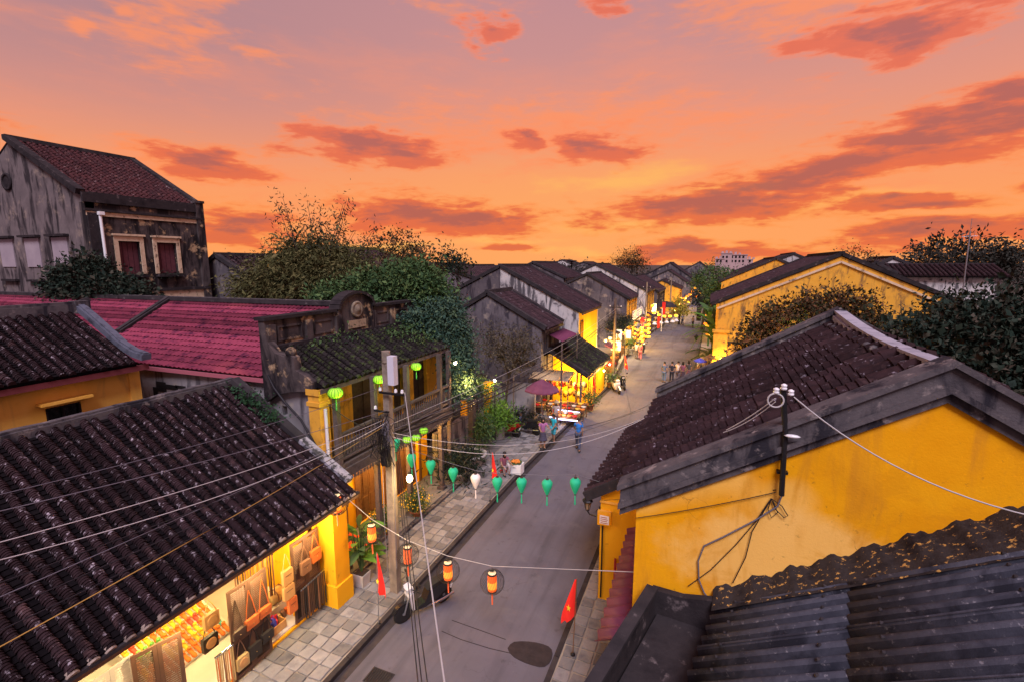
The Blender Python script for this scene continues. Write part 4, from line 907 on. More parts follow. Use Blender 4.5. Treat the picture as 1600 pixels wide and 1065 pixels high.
mb = MB(); mb.beam((-19.0, 0, 8.02), (-19.0, 9.35, 8.06), .34, .30); mb.beam((-19.0, 0, 8.2), (-19.0, 9.2, 8.24), .2, .1); mb.box((-19.2, 9.0, 7.9), (-18.8, 9.4, 8.3)); mb.build('ridge', COPE, hb)
mb = MB(); prof = [(-19.0, 8.18), (-18.3, 7.82), (-17.6, 7.42), (-16.9, 7.02), (-16.3, 6.80), (-15.8, 6.72)]
for (x0, z0), (x1, z1) in zip(prof, prof[1:]): mb.beam((x0, 9.15, z0 - .03), (x1, 9.15, z1 - .03), .28, .18); mb.beam((x0, 9.15, z0 + .08), (x1, 9.15, z1 + .08), .16, .07)
mb.build('verge_coping', mat('blue grey mortar', [(.055, .058, .085), (.11, .115, .15), (.03, .03, .042)], .95, 2.5, .5, 25), hb)

# ------------------------------------------------------------------ red tiled building
rr_ = thing('red_roofed_building', 'long building with red interlocking tile roof and grey side wall', 'building', (-18, 12.5, 0))
mb = MB(); mb.wall((-10.42, 10.32, 0), (-1, 0, 0), (0, 0, 1), 9.6, 5.98, (0, .25, 0), ((1.05, 1.25, 5.0, 5.3),)); mb.build('side_wall', GREY, rr_)
mb = MB(); [mb.cbox((-17.2 + dx, 10.315, 5.35 + dz), (w, .03, h)) for dx, dz, w, h in ((0, 0, .5, .34), (.55, .03, .6, .16), (1.0, .08, .5, .10), (-.35, -.3, .2, .5))]; mb.build('dark_hole_patch', DARK, rr_)  # flat patches on the wall; the dark of a hole is painted
e0, e1 = Vector((-41, 10.18, 6.0)), Vector((-12.2, 10.18, 6.12)); r0 = Vector((-41, 14.55, 7.72))
Sv = r0 - e0; Lr = Sv.length; a_, s_, n_ = frame(e1 - e0, Sv)
d = MB(); d.prism([e0, e1, e1 + Sv, r0], -n_ * .1); d.build('roof_deck', PAN, rr_)
def course(Wd, ex, pitch=.215):
    mb = MB(); k = int(Wd / (pitch / 4)); vs = []
    for i in range(k + 1):
        x = i * pitch / 4; j = i % 4; h = (.0, .0, .034, .034)[j]; xs = x + (0, 0, 0, 0)[j]
        vs += [(xs, 0, .045 + h), (xs, ex + .02, .006 + h), (xs, .04, -.02)]
    fs = []
    for i in range(k): a = 3 * i; fs += [(a, a + 3, a + 4, a + 1), (a + 2, a + 5, a + 3, a)]
    mb._add(vs, fs, False); return mb.mesh('tile_course', REDT)
ncs = 15; cm = course((e1 - e0).length, Lr / ncs)
ao, so, no = (e1 - e0).normalized(), s_, n_
if ao.dot(a_) < 0: pass
for i in range(ncs):
    mw = Matrix((ao, so, ao.cross(so))).transposed().to_4x4(); mw.translation = e0 + so * (Lr * i / ncs) + no * .005 + ao * random.uniform(-.02, .02); link('tile_course', cm, rr_, mw)
mb = MB(); mb.beam((-41, 14.6, 7.80), (-12.4, 14.6, 7.98), .30, .16); mb.build('ridge', COPED, rr_)
mb = MB(); mb.beam((-41, 14.7, 7.65), (-12.4, 14.7, 7.83), .12, .5); mb.build('ridge_wall', COPE, rr_)
tile_slope(rr_, (-12.2, 18.6, 6.1), (-41, 18.6, 6.0), (-12.4, 14.7, 7.75), .4, .12, .4, REDT, joined=True)
def on_red(px, py):
    d = ray(px, py); k = (e0 - C0).dot(no) / d.dot(no); return C0 + d * k
for (p, q) in (((266, 470), (187, 523)), ((141, 471), (112, 482))):
    a = on_red(*p) + no * .1; b = on_red(*q) + no * .1; mb = MB(); mb.beam(a, b, .26, .18); mb.beam(a + no * .1, b + no * .1, .14, .08); mb.build('hip_coping', COPED, rr_)
mb = MB(); mb.beam((-19.9, 10.16, 5.98), (-12.1, 10.16, 6.06), .08, .12); mb.build('eave_board', mat('pink painted board', [(.35, .1, .13)], .7, 3, .1), rr_)

# ------------------------------------------------------------------ balcony house
hd = thing('balcony_house', 'two storey yellow house with timber balcony, mossy tiled roof and black pedimented parapet', 'house', (-10.5, 13.5, 0))
yd0, yd1 = 10.25, 17.3
tile_slope(hd, (-9.95, yd0, 6.02), (-9.95, yd1 + .2, 6.02), (-11.9, yd0, 6.98), .27, .082, .12, TILEM, seg=6)
mb = MB(); mb.beam((-9.97, yd0 - .1, 5.94), (-9.97, yd1 + .2, 5.94), .06, .13); mb.build('fascia', WOODG, hd)
pp = MB(); pp.box((-12.12, yd0 - .12, 5.6), (-11.9, 18.4, 7.86)); pp.build('parapet', BLACKW, hd)
mb = MB(); mb.box((-12.22, yd0 - .2, 7.86), (-11.80, 13.0, 7.96)); mb.box((-12.22, 15.0, 7.86), (-11.80, 18.45, 7.96)); mb.build('parapet_cornice', BLACKP, hd)['kind'] = 'stuff'
mb = MB(); mb.box((-11.9, yd0 - .12, 6.95), (-11.78, 18.4, 7.1)); mb.build('parapet_base', BLACKP, hd)
for y in (10.3, 11.75, 13.1, 14.95, 16.2, 17.6): mb = MB(); mb.box((-11.9, y - .13, 7.1), (-11.80, y + .13, 7.72)); mb.build('pilaster', BLACKW, hd)
for y0, y1 in ((10.55, 11.5), (12.0, 12.85), (15.2, 15.95), (16.45, 17.35)):
    mb = MB(); [mb.box((-11.9, a, b), (-11.865, c, d)) for a, b, c, d in ((y0, 7.2, y1, 7.25), (y0, 7.6, y1, 7.65), (y0, 7.25, y0 + .05, 7.6), (y1 - .05, 7.25, y1, 7.6))]; mb.build('panel_moulding', BLACKW, hd)
arc = [(-12.14, 14.03 + .92 * math.cos(t) * 1.02, 7.9 + .55 * math.sin(t)) for t in [math.pi * i / 12 for i in range(13)]]
mb = MB(); mb.prism([(-12.14, 14.95, 7.1)] + arc + [(-12.14, 13.1, 7.1)], (.30, 0, 0)); mb.build('pediment', BLACKW, hd)
mb = MB()
for (a, b) in zip(arc, arc[1:]): mb.beam(Vector(a) + Vector((.17, 0, .03)), Vector(b) + Vector((.17, 0, .03)), .46, .10)
mb.build('pediment_cornice', BLACKP, hd)
md = MB(); md.xf = Matrix.Translation((-11.83, 14.03, 7.86)) @ Matrix.Rotation(R(90), 4, 'Y'); md.lathe([(.30, 0), (.30, .05), (.24, .07), (.22, .05), (.20, .05), (.16, .06), (.10, .11), (.03, .13)], 20); md.build('medallion', mat('medallion plaster', [(.10, .08, .07), (.3, .24, .17)], .95, 6, .3, 30), hd)
mb = MB(); mb.box((-11.84, 13.55, 7.2), (-11.80, 14.5, 7.48)); mb.build('inscription_panel', mat('buff plaster', [(.22, .16, .11), (.34, .26, .17), (.05, .04, .04)], .95, 5, .4, 30), hd)
sw = [(-12.1, 5.4), (-12.1, 7.86), (-11.88, 7.86), (-11.8, 7.25), (-11.55, 6.95), (-11.2, 6.86), (-11.0, 6.95), (-10.85, 6.86), (-10.8, 6.5), (-10.45, 6.36), (-10.2, 6.2), (-10.2, 5.95), (-11.0, 5.85), (-11.6, 5.7)]
mb = MB(); mb.prism([(x, yd0 - .16, z) for x, z in sw], (0, .26, 0)); mb.build('wing_wall', BLACKW, hd)
mb = MB(); mb.ball((-11.05, yd0 - .03, 6.98), .16, 10, 6); mb.build('finial', BLACKW, hd)
mb = MB(); mb.box((-10.42, 10.12, 3.4), (-10.02, 10.5, 6.0)); mb.box((-10.46, 10.08, 5.5), (-9.98, 10.54, 5.62)); mb.box((-10.46, 10.08, 5.82), (-9.98, 10.54, 6.0)); mb.build('corner_pier', YEL2, hd)
mb = MB(); mb.tube([(-9.98, 10.3, 5.4), (-9.95, 10.28, 3.4)], .05, 8); mb.build('drain_pipe', GREYB, hd)
mb = MB(); mb.wall((-10.95, 10.5, 3.62), (0, 1, 0), (0, 0, 1), 7.6, 2.9, (-.25, 0, 0), ((.25, 1.05, 0, 2.0), (2.05, 3.35, 0, 2.05), (4.35, 5.0, 0, 2.0), (5.7, 6.7, .0, 2.0))); mb.build('upper_wall', YEL2, hd)
for y0, y1 in ((10.75, 11.55), (12.55, 13.85), (14.85, 15.5), (16.2, 17.2)):
    mb = MB(); mb.box((-11.15, y0, 3.62), (-11.1, y1, 5.66)); dd = mb.build('balcony_door', WOODD, hd)
    mb = MB(); [mb.box((-11.10, y0 + .06 + k * (y1 - y0) / 2, 3.8), (-11.08, y0 + (k + 1) * (y1 - y0) / 2 - .06, 5.5)) for k in (0, 1)]; mb.build('door_panel', WOODD, dd)
mb = MB(); mb.box((-11.0, 10.3, 3.5), (-9.72, 17.1, 3.62)); mb.build('balcony_floor', WOODG, hd)
mb = MB(); mb.box((-9.80, 10.2, 3.20), (-9.66, 17.1, 3.49)); mb.build('balcony_beam', WOODG, hd)
mb = MB(); [mb.box((-9.655, 10.25 + i * .14, 3.10), (-9.63, 10.34 + i * .14, 3.20)) for i in range(49)]; mb.build('beam_fringe', WOODG, hd)['kind'] = 'stuff'
PY = (10.55, 12.25, 14.07, 16.34)
for y in PY: mb = MB(); mb.box((-9.89, y - .08, .12), (-9.73, y + .08, 5.95)); mb.box((-9.96, y - .15, .12), (-9.66, y + .15, .38)); mb.build('post', WOODG, hd)
mb = MB(); mb.box((-9.89, 17.0, .12), (-9.73, 17.16, 5.95)); mb.build('post', WOODG, hd)
ys = list(PY) + [17.08]
bal = MB(); bal.lathe([(.022, 0), (.03, .05), (.02, .12), (.036, .25), (.034, .34), (.02, .46), (.028, .55), (.022, .60)], 7); bme = bal.mesh('baluster', WOODG)
for a, b in zip(ys, ys[1:]):
    mb = MB(); mb.box((-9.86, a + .08, 4.48), (-9.75, b - .08, 4.56)); mb.build('handrail', WOODG, hd); mb = MB(); mb.box((-9.84, a + .08, 3.74), (-9.77, b - .08, 3.80)); mb.build('lower_rail', WOODG, hd)
    n = int((b - a - .2) / .145)
    for i in range(n): link('baluster', bme, hd, Matrix.Translation((-9.805, a + .15 + (b - a - .3) * (i + .5) / n, 3.84)) @ Matrix.Scale(1.06, 4, (0, 0, 1)))
# ground floor under the balcony
mb = MB(); mb.wall((-11.1, 10.0, .12), (0, 1, 0), (0, 0, 1), 7.3, 3.4, (-.25, 0, 0), ((.5, 2.0, .1, 2.5), (2.7, 4.2, .1, 2.5), (4.9, 6.6, .1, 2.5))); mb.build('ground_wall', YEL3, hd)
for y0, y1 in ((10.5, 12.0), (12.7, 14.2), (14.9, 16.6)):
    n = 4
    for i in range(n): mb = MB(); a = y0 + (y1 - y0) * i / n; mb.box((-11.28, a + .01, .22), (-11.22, a + (y1 - y0) / n - .01, 2.62)); mb.box((-11.22, a + .08, .4), (-11.20, a + (y1 - y0) / n - .08, 1.1)); mb.box((-11.22, a + .08, 1.25), (-11.20, a + (y1 - y0) / n - .08, 2.4)); mb.build('door_leaf', WOODB, hd)
    mb = MB(); mb.box((-11.09, y0 - .12, .13), (-11.03, y0, 2.75)); mb.box((-11.09, y1, .13), (-11.03, y1 + .12, 2.75)); mb.box((-11.09, y0, 2.62), (-11.03, y1, 2.75)); mb.build('door_frame', WOODB, hd)
mb = MB(); mb.box((-11.1, 9.9, .129), (-9.5, 17.2, .26)); mb.build('step', PAVE, hd)
mb = MB(); mb.box((-9.5, 9.85, .129), (-9.36, 17.3, .22)); mb.build('step_edge', COPE, hd)
mb = MB(); mb.box((-11.1, 10.05, .262), (-10.0, 12.2, .27)); mb.build('doormat', mat('orange carpet', [(.5, .08, .03)], .95, 5, .2), hd)
for y, e in ((11.2, 36), (13.2, 55), (15.6, 60)):
    mb = MB(); mb.ball((-10.5, y, 3.2), .07, 8, 6); mb.build('porch_bulb', emis('bulb', (1, .8, .45), 30), hd); lamp((-10.45, y, 3.05), e, (1, .55, .13), .07, hd)

# ------------------------------------------------------------------ old colonial building far left
he = thing('old_colonial_building', 'tall mouldering colonial building with steep tiled roof and red shuttered windows', 'building', (-35, 19, 0))
X0, Y0, Y1, ZT = -31.0, 15.85, 22.2, 12.75
def wl(y): return y - Y0
wins = [(17.2, 18.3), (19.25, 20.4)]
mb = MB(); mb.wall((X0, Y0, 0), (0, 1, 0), (0, 0, 1), Y1 - Y0, ZT, (-.5, 0, 0), [(wl(a), wl(b), 8.9, 10.75) for a, b in wins]); mb.build('front_wall', BLACKW, he)
KX2, KZ2 = -37.4, 16.45
mb = MB(); mb.prism([(X0, Y0 + .02, 0), (X0, Y0 + .02, 13.0), (KX2, Y0 + .02, KZ2), (-44, Y0 + .02, 13.0), (-44, Y0 + .02, 0)], (0, .4, 0)); mb.build('gable_wall', mat('lilac grey plaster', [(.085, .070, .072), (.16, .132, .132), (.10, .085, .088)], .95, .5, .3, 10, streak=((.026, .022, .025), .47, .62), spots=((.28, .22, .18), .9, .55, .72)), he)
mb = MB(); mb.box((X0, Y0 - .12, ZT), (X0 + .12, Y1 + .1, 13.25)); mb.box((X0, Y0 - .1, 12.3), (X0 + .16, Y1 + .15, 12.42)); mb.box((X0 - .4, Y0 + .3, ZT), (X0, Y1, 13.3)); mb.build('parapet', BLACKP, he)
mb = MB(); mb.box((X0, Y0, 12.05), (X0 + .07, Y1 + .1, 12.28)); mb.build('frieze', CREAM, he)
mb = MB(); mb.box((X0 - .1, Y1 - .35, 7), (X0 + .14, Y1 + .15, 13.35)); mb.box((X0 - .15, Y1 - .4, 13.35), (X0 + .2, Y1 + .2, 13.5)); mb.build('corner_pilaster', BLACKW, he)
mb = MB(); mb.box((X0 - .1, Y0 + .02, 7), (X0 + .12, Y0 + .5, 12.2)); mb.build('corner_pilaster', BLACKP, he)
mb = MB(); mb.box((X0, Y0, 7.85), (X0 + .18, Y1 + .1, 8.02)); mb.build('string_course', BLACKP, he)
mb = MB(); mb.box((X0, Y0, 7.3), (X0 + .08, Y1 + .1, 7.84)); mb.build('lower_band', CREAM, he)
for a, b in wins:
    mb = MB(); mb.box((X0 - .3, a, 8.9), (X0 - .22, b, 10.75)); w_ = mb.build('window', MAROON, he)
    for k in range(4): mb = MB(); y = a + (b - a) * k / 4; mb.box((X0 - .22, y + .02, 8.93), (X0 - .19, y + (b - a) / 4 - .02, 10.72)); mb.build('shutter_board', MAROON, w_)
    mb = MB(); mb.box((X0, a - .22, 8.9), (X0 + .07, a - .01, 11.05)); mb.box((X0, b + .01, 8.9), (X0 + .07, b + .22, 11.05)); mb.box((X0, a - .01, 10.76), (X0 + .07, b + .01, 11.05)); mb.box((X0, a - .3, 11.05), (X0 + .16, b + .3, 11.16)); mb.build('surround', CREAM, w_)
    mb = MB(); mb.box((X0, a - .2, 8.7), (X0 + .28, b + .2, 8.84)); mb.build('sill', BLACKP, w_)
    V, F = leaf_cloud([(X0 + .2, (a + b) / 2, 8.85, .12, .6, .07)], 160, .10, seed=3); np_mesh('moss', V, F, LF_DARK, w_)['kind'] = 'stuff'
for x in (-33.8, -36.6, -39.4):
    mb = MB(); mb.box((x - .75, Y0 - .03, 9.3), (x + .75, Y0 + .03, 10.95)); w_ = mb.build('blind_window', mat('lilac limewash', [(.26, .22, .25), (.34, .29, .31)], .95, 1, .2, 20), he)
    mb = MB(); mb.box((x - .95, Y0 - .25, 11.0), (x + .95, Y0 + .03, 11.12)); mb.build('hood', BLACKP, w_)
    mb = MB(); mb.box((x - .8, Y0 - .2, 8.45), (x + .8, Y0 + .03, 8.57)); mb.build('sill', BLACKP, w_)
mb = MB(); mb.tube([(X0 + .2, Y0 + .55, 12.1), (X0 + .22, Y0 + .55, 7.2)], .075, 8); mb.box((X0 + .1, Y0 + .45, 12.1), (X0 + .35, Y0 + .7, 12.28)); mb.build('drain_pipe', WHITEP, he)
tile_slope(he, (X0 - .35, Y0, 13.22), (X0 - .35, Y1, 13.22), (KX2, Y0, KZ2), .30, .10, .28, mat('red brown old tile', [(.022, .010, .013), (.075, .026, .027), (.035, .015, .018), (.12, .05, .045)], .9, 1.6, .4, 30, spots=((.22, .15, .15), 5, .58, .74), rand=0), joined=True)
tile_slope(he, (-44, Y1, 13.0), (-44, Y0, 13.0), (KX2, Y1, KZ2), .4, .12, .5, TILE2, joined=True)
for y in (Y0 - .02, Y1 + .05): coping(he, (KX2, y, KZ2 + .1), (X0 - .2, y, 13.28), .42, .30, BLACKP, 'verge_coping')
mb = MB(); mb.beam((KX2, Y0 - .2, KZ2 + .14), (KX2, Y1 + .2, KZ2 + .14), .34, .24); mb.build('ridge', COPED, he)
mb = MB(); mb.prism([(-31, Y1 + .08, 0), (-31, Y1 + .08, 13.2), (KX2, Y1 + .08, KZ2), (-44, Y1 + .08, 13), (-44, Y1 + .08, 0)], (0, -.3, 0)); mb.build('gable_wall', GREY, he)
mb = MB(); mb.xf = Matrix.Translation((KX2 - .8, Y0 - .01, 14.2)) @ Matrix.Rotation(R(90), 4, 'X'); mb.lathe([(.5, 0), (.5, .06), (.36, .07), (.36, .02)], 18); mb.build('round_vent', BLACKP, he)

# ================================================================== HOUSES ALONG THE STREET
def gable_house(name, label, Y0, Y1, xe, ze, xr, zr, xb, zb, wall, front, tile, front_x=None, holes=(), group=None, spacing=.42, joined=True, rz=0.0, wall2=None, cope=COPED, r=.13, over=.3, side='L', exp=.3, cat='house', pillars=0, fz=0.0):
    t = thing(name, label, cat, (xe, Y0, 0), rz, group)
    s = 1 if side == 'L' else -1                     # street lies to +x for houses on the left, to -x on the right
    fx = front_x if front_x is not None else xe - s * over
    sl = (zr - ze) / (xr - xe); zf = ze + sl * (fx - xe)
    bx_ = xb + s * over; slb = (zr - zb) / (xr - xb); zbk = zb + slb * (bx_ - xb)
    for y in (Y0, Y1 - .25):
        if wall2 is not None and y == Y0:
            mb = MB(); mb.prism([(fx, y, 0), (xr, y, 0), (xr, y, zr - .12), (fx, y, zf - .12)], (0, .25, 0)); mb.build('gable_wall', wall, t)
            mb = MB(); mb.prism([(xr, y - .012, 0), (bx_, y - .012, 0), (bx_, y - .012, zbk - .12), (xr, y - .012, zr - .12)], (0, .25, 0)); mb.build('gable_wall', wall2, t)
        else:
            mb = MB(); mb.prism([(fx, y, 0), (bx_, y, 0), (bx_, y, zbk - .12), (xr, y, zr - .12), (fx, y, zf - .12)], (0, .25, 0)); mb.build('gable_wall', wall, t)
    mb = MB(); mb.wall((fx, Y0 + .25, 0), (0, 1, 0), (0, 0, 1), Y1 - Y0 - .5, zf - .15, (-s * .25, 0, 0), holes); mb.build('front_wall', front, t)
    for h in holes:
        mb = MB(); mb.box((fx - s * .2, Y0 + .25 + h[0], h[2]), (fx - s * .16, Y0 + .25 + h[1], h[3])); w = mb.build('door' if h[2] < .3 else 'window', WOODB if h[2] < .3 else WOODD, t)
        mb = MB(); a, b = Y0 + .25 + h[0], Y0 + .25 + h[1]; f0, f1 = fx + s * .003, fx + s * .05
        mb.box((f0, a - .08, h[2]), (f1, a, h[3] + .08)); mb.box((f0, b, h[2]), (f1, b + .08, h[3] + .08)); mb.box((f0, a, h[3]), (f1, b, h[3] + .08)); mb.build('frame', WOODD, w)
    for k in range(pillars):
        y = Y0 + .3 + (Y1 - Y0 - .6) * k / max(1, pillars - 1); mb = MB(); mb.box((xe - s * .12, y - .14, 2.4), (xe - s * .4, y + .14, ze - .05)); mb.build('pillar', front, t)
    o = Vector((0, 0, .0))
    A, B = (Y0 + .1, Y1 - .1)
    tile_slope(t, (xe, A, ze), (xe, B, ze), (xr, A, zr), spacing, r, exp, tile, joined=joined, pan=False, ratio=.8)
    tile_slope(t, (xb, B, zb), (xb, A, zb), (xr, B, zr), spacing, r, exp, tile, joined=True, pan=False)
    for y in (Y0 + .05, Y1 - .1):
        coping(t, (xr, y, zr + .08), (xe, y, ze + .10), .34, .26, cope, 'verge_coping'); coping(t, (xr, y, zr + .08), (xb, y, zb + .10), .34, .26, cope, 'verge_coping')
    coping(t, (xr, Y0 - .05, zr + .12), (xr, Y1, zr + .12), .36, .26, cope, 'ridge')
    mb = MB(); mb.beam((xe - s * .03, Y0, ze - .1), (xe - s * .03, Y1, ze - .1), .07, .14); mb.build('eave_board', WOODD, t)
    return t
f2 = gable_house('gabled_townhouse', 'gabled house with white stained side wall and lamplit yellow street front', 36, 43, -8.85, 5.75, -15.7, 9.25, -22.2, 6.1, GREYL, YEL3, TILEF, holes=((.4, 1.2, 3.6, 5.0), (3.0, 4.2, .2, 2.4)), spacing=.33, joined=False, wall2=GREYF, r=.11)
f1 = gable_house('gabled_townhouse', 'small grey gabled house in front of white stained gable wall', 28, 31.9, -9.15, 5.45, -13.1, 7.6, -17.2, 5.2, GREYF, GREYF, TILEF, spacing=.33, joined=False, r=.11)
mb = MB(); mb.box((-12.4, 27.9, 3.5), (-11.9, 28.1, 4.1)); mb.build('window', DARK, f1)
mb = MB(); mb.beam((-11.3, 27.9, 3.6), (-9.7, 27.9, 3.6), .5, .12); mb.build('lintel', COPE, f1)
g0 = gable_house('gabled_townhouse', 'dark gabled house with curved verge and yellow pillared balcony down the street', 54, 61, -8.0, 5.6, -12.8, 8.3, -17.0, 6.4, GREYF, YEL2, TILEF, holes=((.5, 1.6, 2.9, 4.8), (2.4, 3.5, 2.9, 4.8), (4.4, 5.5, 2.9, 4.8)), pillars=4)
g1 = gable_house('gabled_townhouse', 'gabled house with pale bare gable behind dark curved gable', 70, 80, -7.9, 5.6, -15.4, 9.35, -22.5, 6.2, GREYL, YEL2, TILEF, holes=((1, 2.4, 2.9, 4.8), (4, 5.4, 2.9, 4.8), (7, 8.4, 2.9, 4.8)), pillars=4, cope=COPED)
gable_house('gabled_townhouse', 'dark low house with iron roof beyond the pale gable', 81, 94, -7.4, 4.9, -11.5, 7.4, -16, 5, GREYF, BLACKW, TILEF, pillars=5)
gable_house('gabled_townhouse', 'front one of two overlapping dark gables at the street bend', 122, 132, -3.6, 4.2, -9.2, 7.9, -15.2, 5, GREYF, YEL2, TILEF)
gable_house('gabled_townhouse', 'rear and taller of two overlapping dark gables at the street bend', 134, 147, -3.3, 5.1, -9.8, 9.7, -17, 6, GREYF, GREYF, TILEF)
gable_house('gabled_townhouse', 'broad dark gabled house at far end of the street', 165, 180, 1.2, 6.8, -3.2, 10.0, -9, 6.6, GREYF, GREYF, TILEF)
gable_house('gabled_townhouse', 'cream fronted little house between the far dark gables', 99, 108, -4.9, 4.6, -8.6, 6.2, -12.4, 4.6, YEL2, YEL2, TILEF, holes=((1, 2, 2.6, 3.8), (4, 5, 2.6, 3.8)))
# rows behind the street front
gable_house('background_house', 'dark roofed house behind the white stained gable', 60, 70, -17, 7.6, -21.5, 9.6, -27, 7.2, GREYF, GREYF, TILEF)
gable_house('background_house', 'dark roofed house at left behind the vine tree', 40, 52, -17.6, 7.4, -23.6, 9.2, -30, 7, GREYF, GREYF, TILEF)
gable_house('background_house', 'reddish roofed house far behind vine tree', 46, 58, -25, 7.2, -30.5, 9.4, -36, 7, GREYF, GREYF, TILE2)
gable_house('background_house', 'green edged gable rising behind the bamboo clump', 25.5, 34, -19.6, 8.7, -26.1, 10.55, -32.5, 8.6, YEL2, YEL2, TILEF, cope=mat('mossy coping', [(.12, .13, .04), (.2, .19, .06)], .95, 2, .3))
gable_house('background_house', 'low dark roof just right of old colonial building', 23, 28, -27.0, 8.0, -31, 10.0, -34.5, 8, GREYF, GREYF, TILE2)
gable_house('background_house', 'pale rooftop houses at horizon left of street', 150, 162, -38, 8.5, -44, 10.6, -50, 8.5, GREYL, GREYL, TILEF)
gable_house('background_house', 'distant roof beside the temple ornament', 110, 120, -22, 8.0, -27, 9.8, -33, 8, GREYF, GREYF, TILEF)
# right side
r2 = gable_house('gabled_house', 'big ochre yellow gable with dark roof edge across the street behind trees', 40, 52, .25, 6.35, 8.4, 10.1, 16.6, 6.3, YEL2, YEL2, TILEF, side='R', over=.55, cope=BLACKP)
mb = MB(); mb.beam((8.4, 39.93, 9.62), (.7, 39.93, 6.12), .1, .14); mb.beam((8.4, 39.93, 9.62), (16, 39.93, 6.1), .1, .14); mb.build('pale_moulding', CREAM, r2)
mb = MB(); mb.box((.55, 39.7, 0), (1.55, 39.99, 4.3)); mb.box((.45, 39.6, 4.3), (1.65, 39.99, 4.5)); mb.build('buttress', YEL2, r2)
mb = MB(); mb.box((1.56, 39.85, 3.5), (12, 39.99, 3.62)); mb.build('stone_ledge', BLACKP, r2)
bd = MB(); bd.box((.5, 39.64, 2.2), (1.6, 39.69, 2.5)); bd.build('name_board', WOODD, r2); bd = MB(); bd.box((.95, 39.64, 1.55), (1.5, 39.69, 2.0)); bd.build('plaque', mat('green grey plaque', [(.25, .33, .25)], .6, 3, 0), r2)
gable_house('background_house', 'pale gabled roof just left of the big ochre gable', 60, 72, -1.2 + 2.2, 7.4, 6.6, 10.0, 12, 7.4, YEL2, GREYL, TILEF, side='R')
gable_house('background_house', 'grey gable behind the ochre gable at skyline', 72, 84, 3.5, 8.2, 9.9, 10.7, 16, 8, GREYL, GREYL, TILEF, side='R')
gable_house('background_house', 'dark roof with small gable at street bend on right', 92, 104, 1.4, 5.2, 5.4, 8.4, 11, 6, GREYF, GREYF, TILEF, side='R')
gable_house('background_house', 'white walled house with tiny chimney right of ochre gable', 62, 70, 14.6, 8.4, 17.6, 10.05, 20.8, 8.6, GREYL, GREYL, TILEF, side='R')
gable_house('background_house', 'brown gabled house at skyline above dark trees', 56, 62, 13.0, 8.5, 14.6, 9.5, 16.4, 8.5, YEL2, YEL2, TILEF, side='R')
lb = thing('long_roofed_house', 'low house with long dark roof beyond the right hand trees', 'house', (20, 58, 0))
mb = MB(); mb.box((16.6, 58.5, 0), (25, 62, 8.4)); mb.build('wall', GREYL, lb); tile_slope(lb, (16.2, 58, 8.3), (25.4, 58, 8.3), (16.2, 61, 9.4), .4, .13, .4, TILEF, joined=True); coping(lb, (16.2, 61.1, 9.45), (25.4, 61.1, 9.45), .3, .2, COPED, 'ridge')
ap = thing('apartment_block', 'pale distant apartment block with many windows on the skyline', 'apartment block', (9, 300, 0))
APW = mat('pink grey block wall', [(.40, .27, .27), (.5, .35, .33)], .9, .05, 0, rand=.05)
for (x0, x1, z) in ((2.5, 7, 12.0), (5.5, 11, 15.0), (10.2, 19, 14.2), (17.5, 22, 11.6)):
    y = 300 + x0 * .2; mb = MB(); mb.box((x0, y, 0), (x1, y + 8, z)); mb.box((x0 - .3, y - .3, z), (x1 + .3, y + 8.3, z + .35)); w_ = mb.build('wall', APW, ap)
    k = int((x1 - x0) / 1.9)
    for i in range(k):
        for zz in np.arange(10.2, z - 1.2, 2.3):
            mb = MB(); xx = x0 + .5 + i * 1.9; mb.box((xx, y - .08, zz), (xx + 1.0, y + .02, zz + 1.3)); mb.build('window', DARK, w_)
    for q in range(3): mb = MB(); mb.box((x0 + q * 2.1, y + 1, z + .35), (x0 + q * 2.1 + 1.2, y + 2.4, z + 1.3 + .5 * (q % 2))); mb.build('roof_tank', APW, ap)
tt = thing('temple_ornament', 'small dark ornamental finial on far rooftop', 'finial', (-17.6, 80, 8))
p = atY(893, 416, 80); tt.location = p; PM[tt.name] = Matrix.Translation(p)
mb = MB(); mb.lathe([(.12, -1.5), (.12, .2), (.35, .5), (.1, .55), (.1, .65), (.95, .85), (.9, .95), (.02, 1.0)], 8, p); mb.build('finial', BLACKM, tt)
gable_house('background_house', 'small tile roofed shrine below the rooftop finial', 79, 82, -16.4, 7.8, -17.6, 8.9, -19, 7.8, GREYF, GREYF, TILEF)
at = thing('tv_antenna', 'tall thin television antenna mast on skyline at right', 'antenna', atY(1513, 418, 50)); pb = atY(1513, 418, 50); pt = atY(1516, 362, 50)
mb = MB(); mb.tube([(pb.x, 50, 0), pt], .05, 6); mb.build('mast', STEEL, at)
mb = MB(); mb.tube([pt + Vector((-.5, 0, -.4)), pt + Vector((.5, 0, -.35))], .025, 5); [mb.tube([pt + Vector((x, 0, -.75)), pt + Vector((x, 0, .0))], .015, 5) for x in (-.45, -.2, .05, .3)]; mb.tube([pt, pt + Vector((0, 0, 1))], .02, 5); mb.build('aerial', STEEL, at)

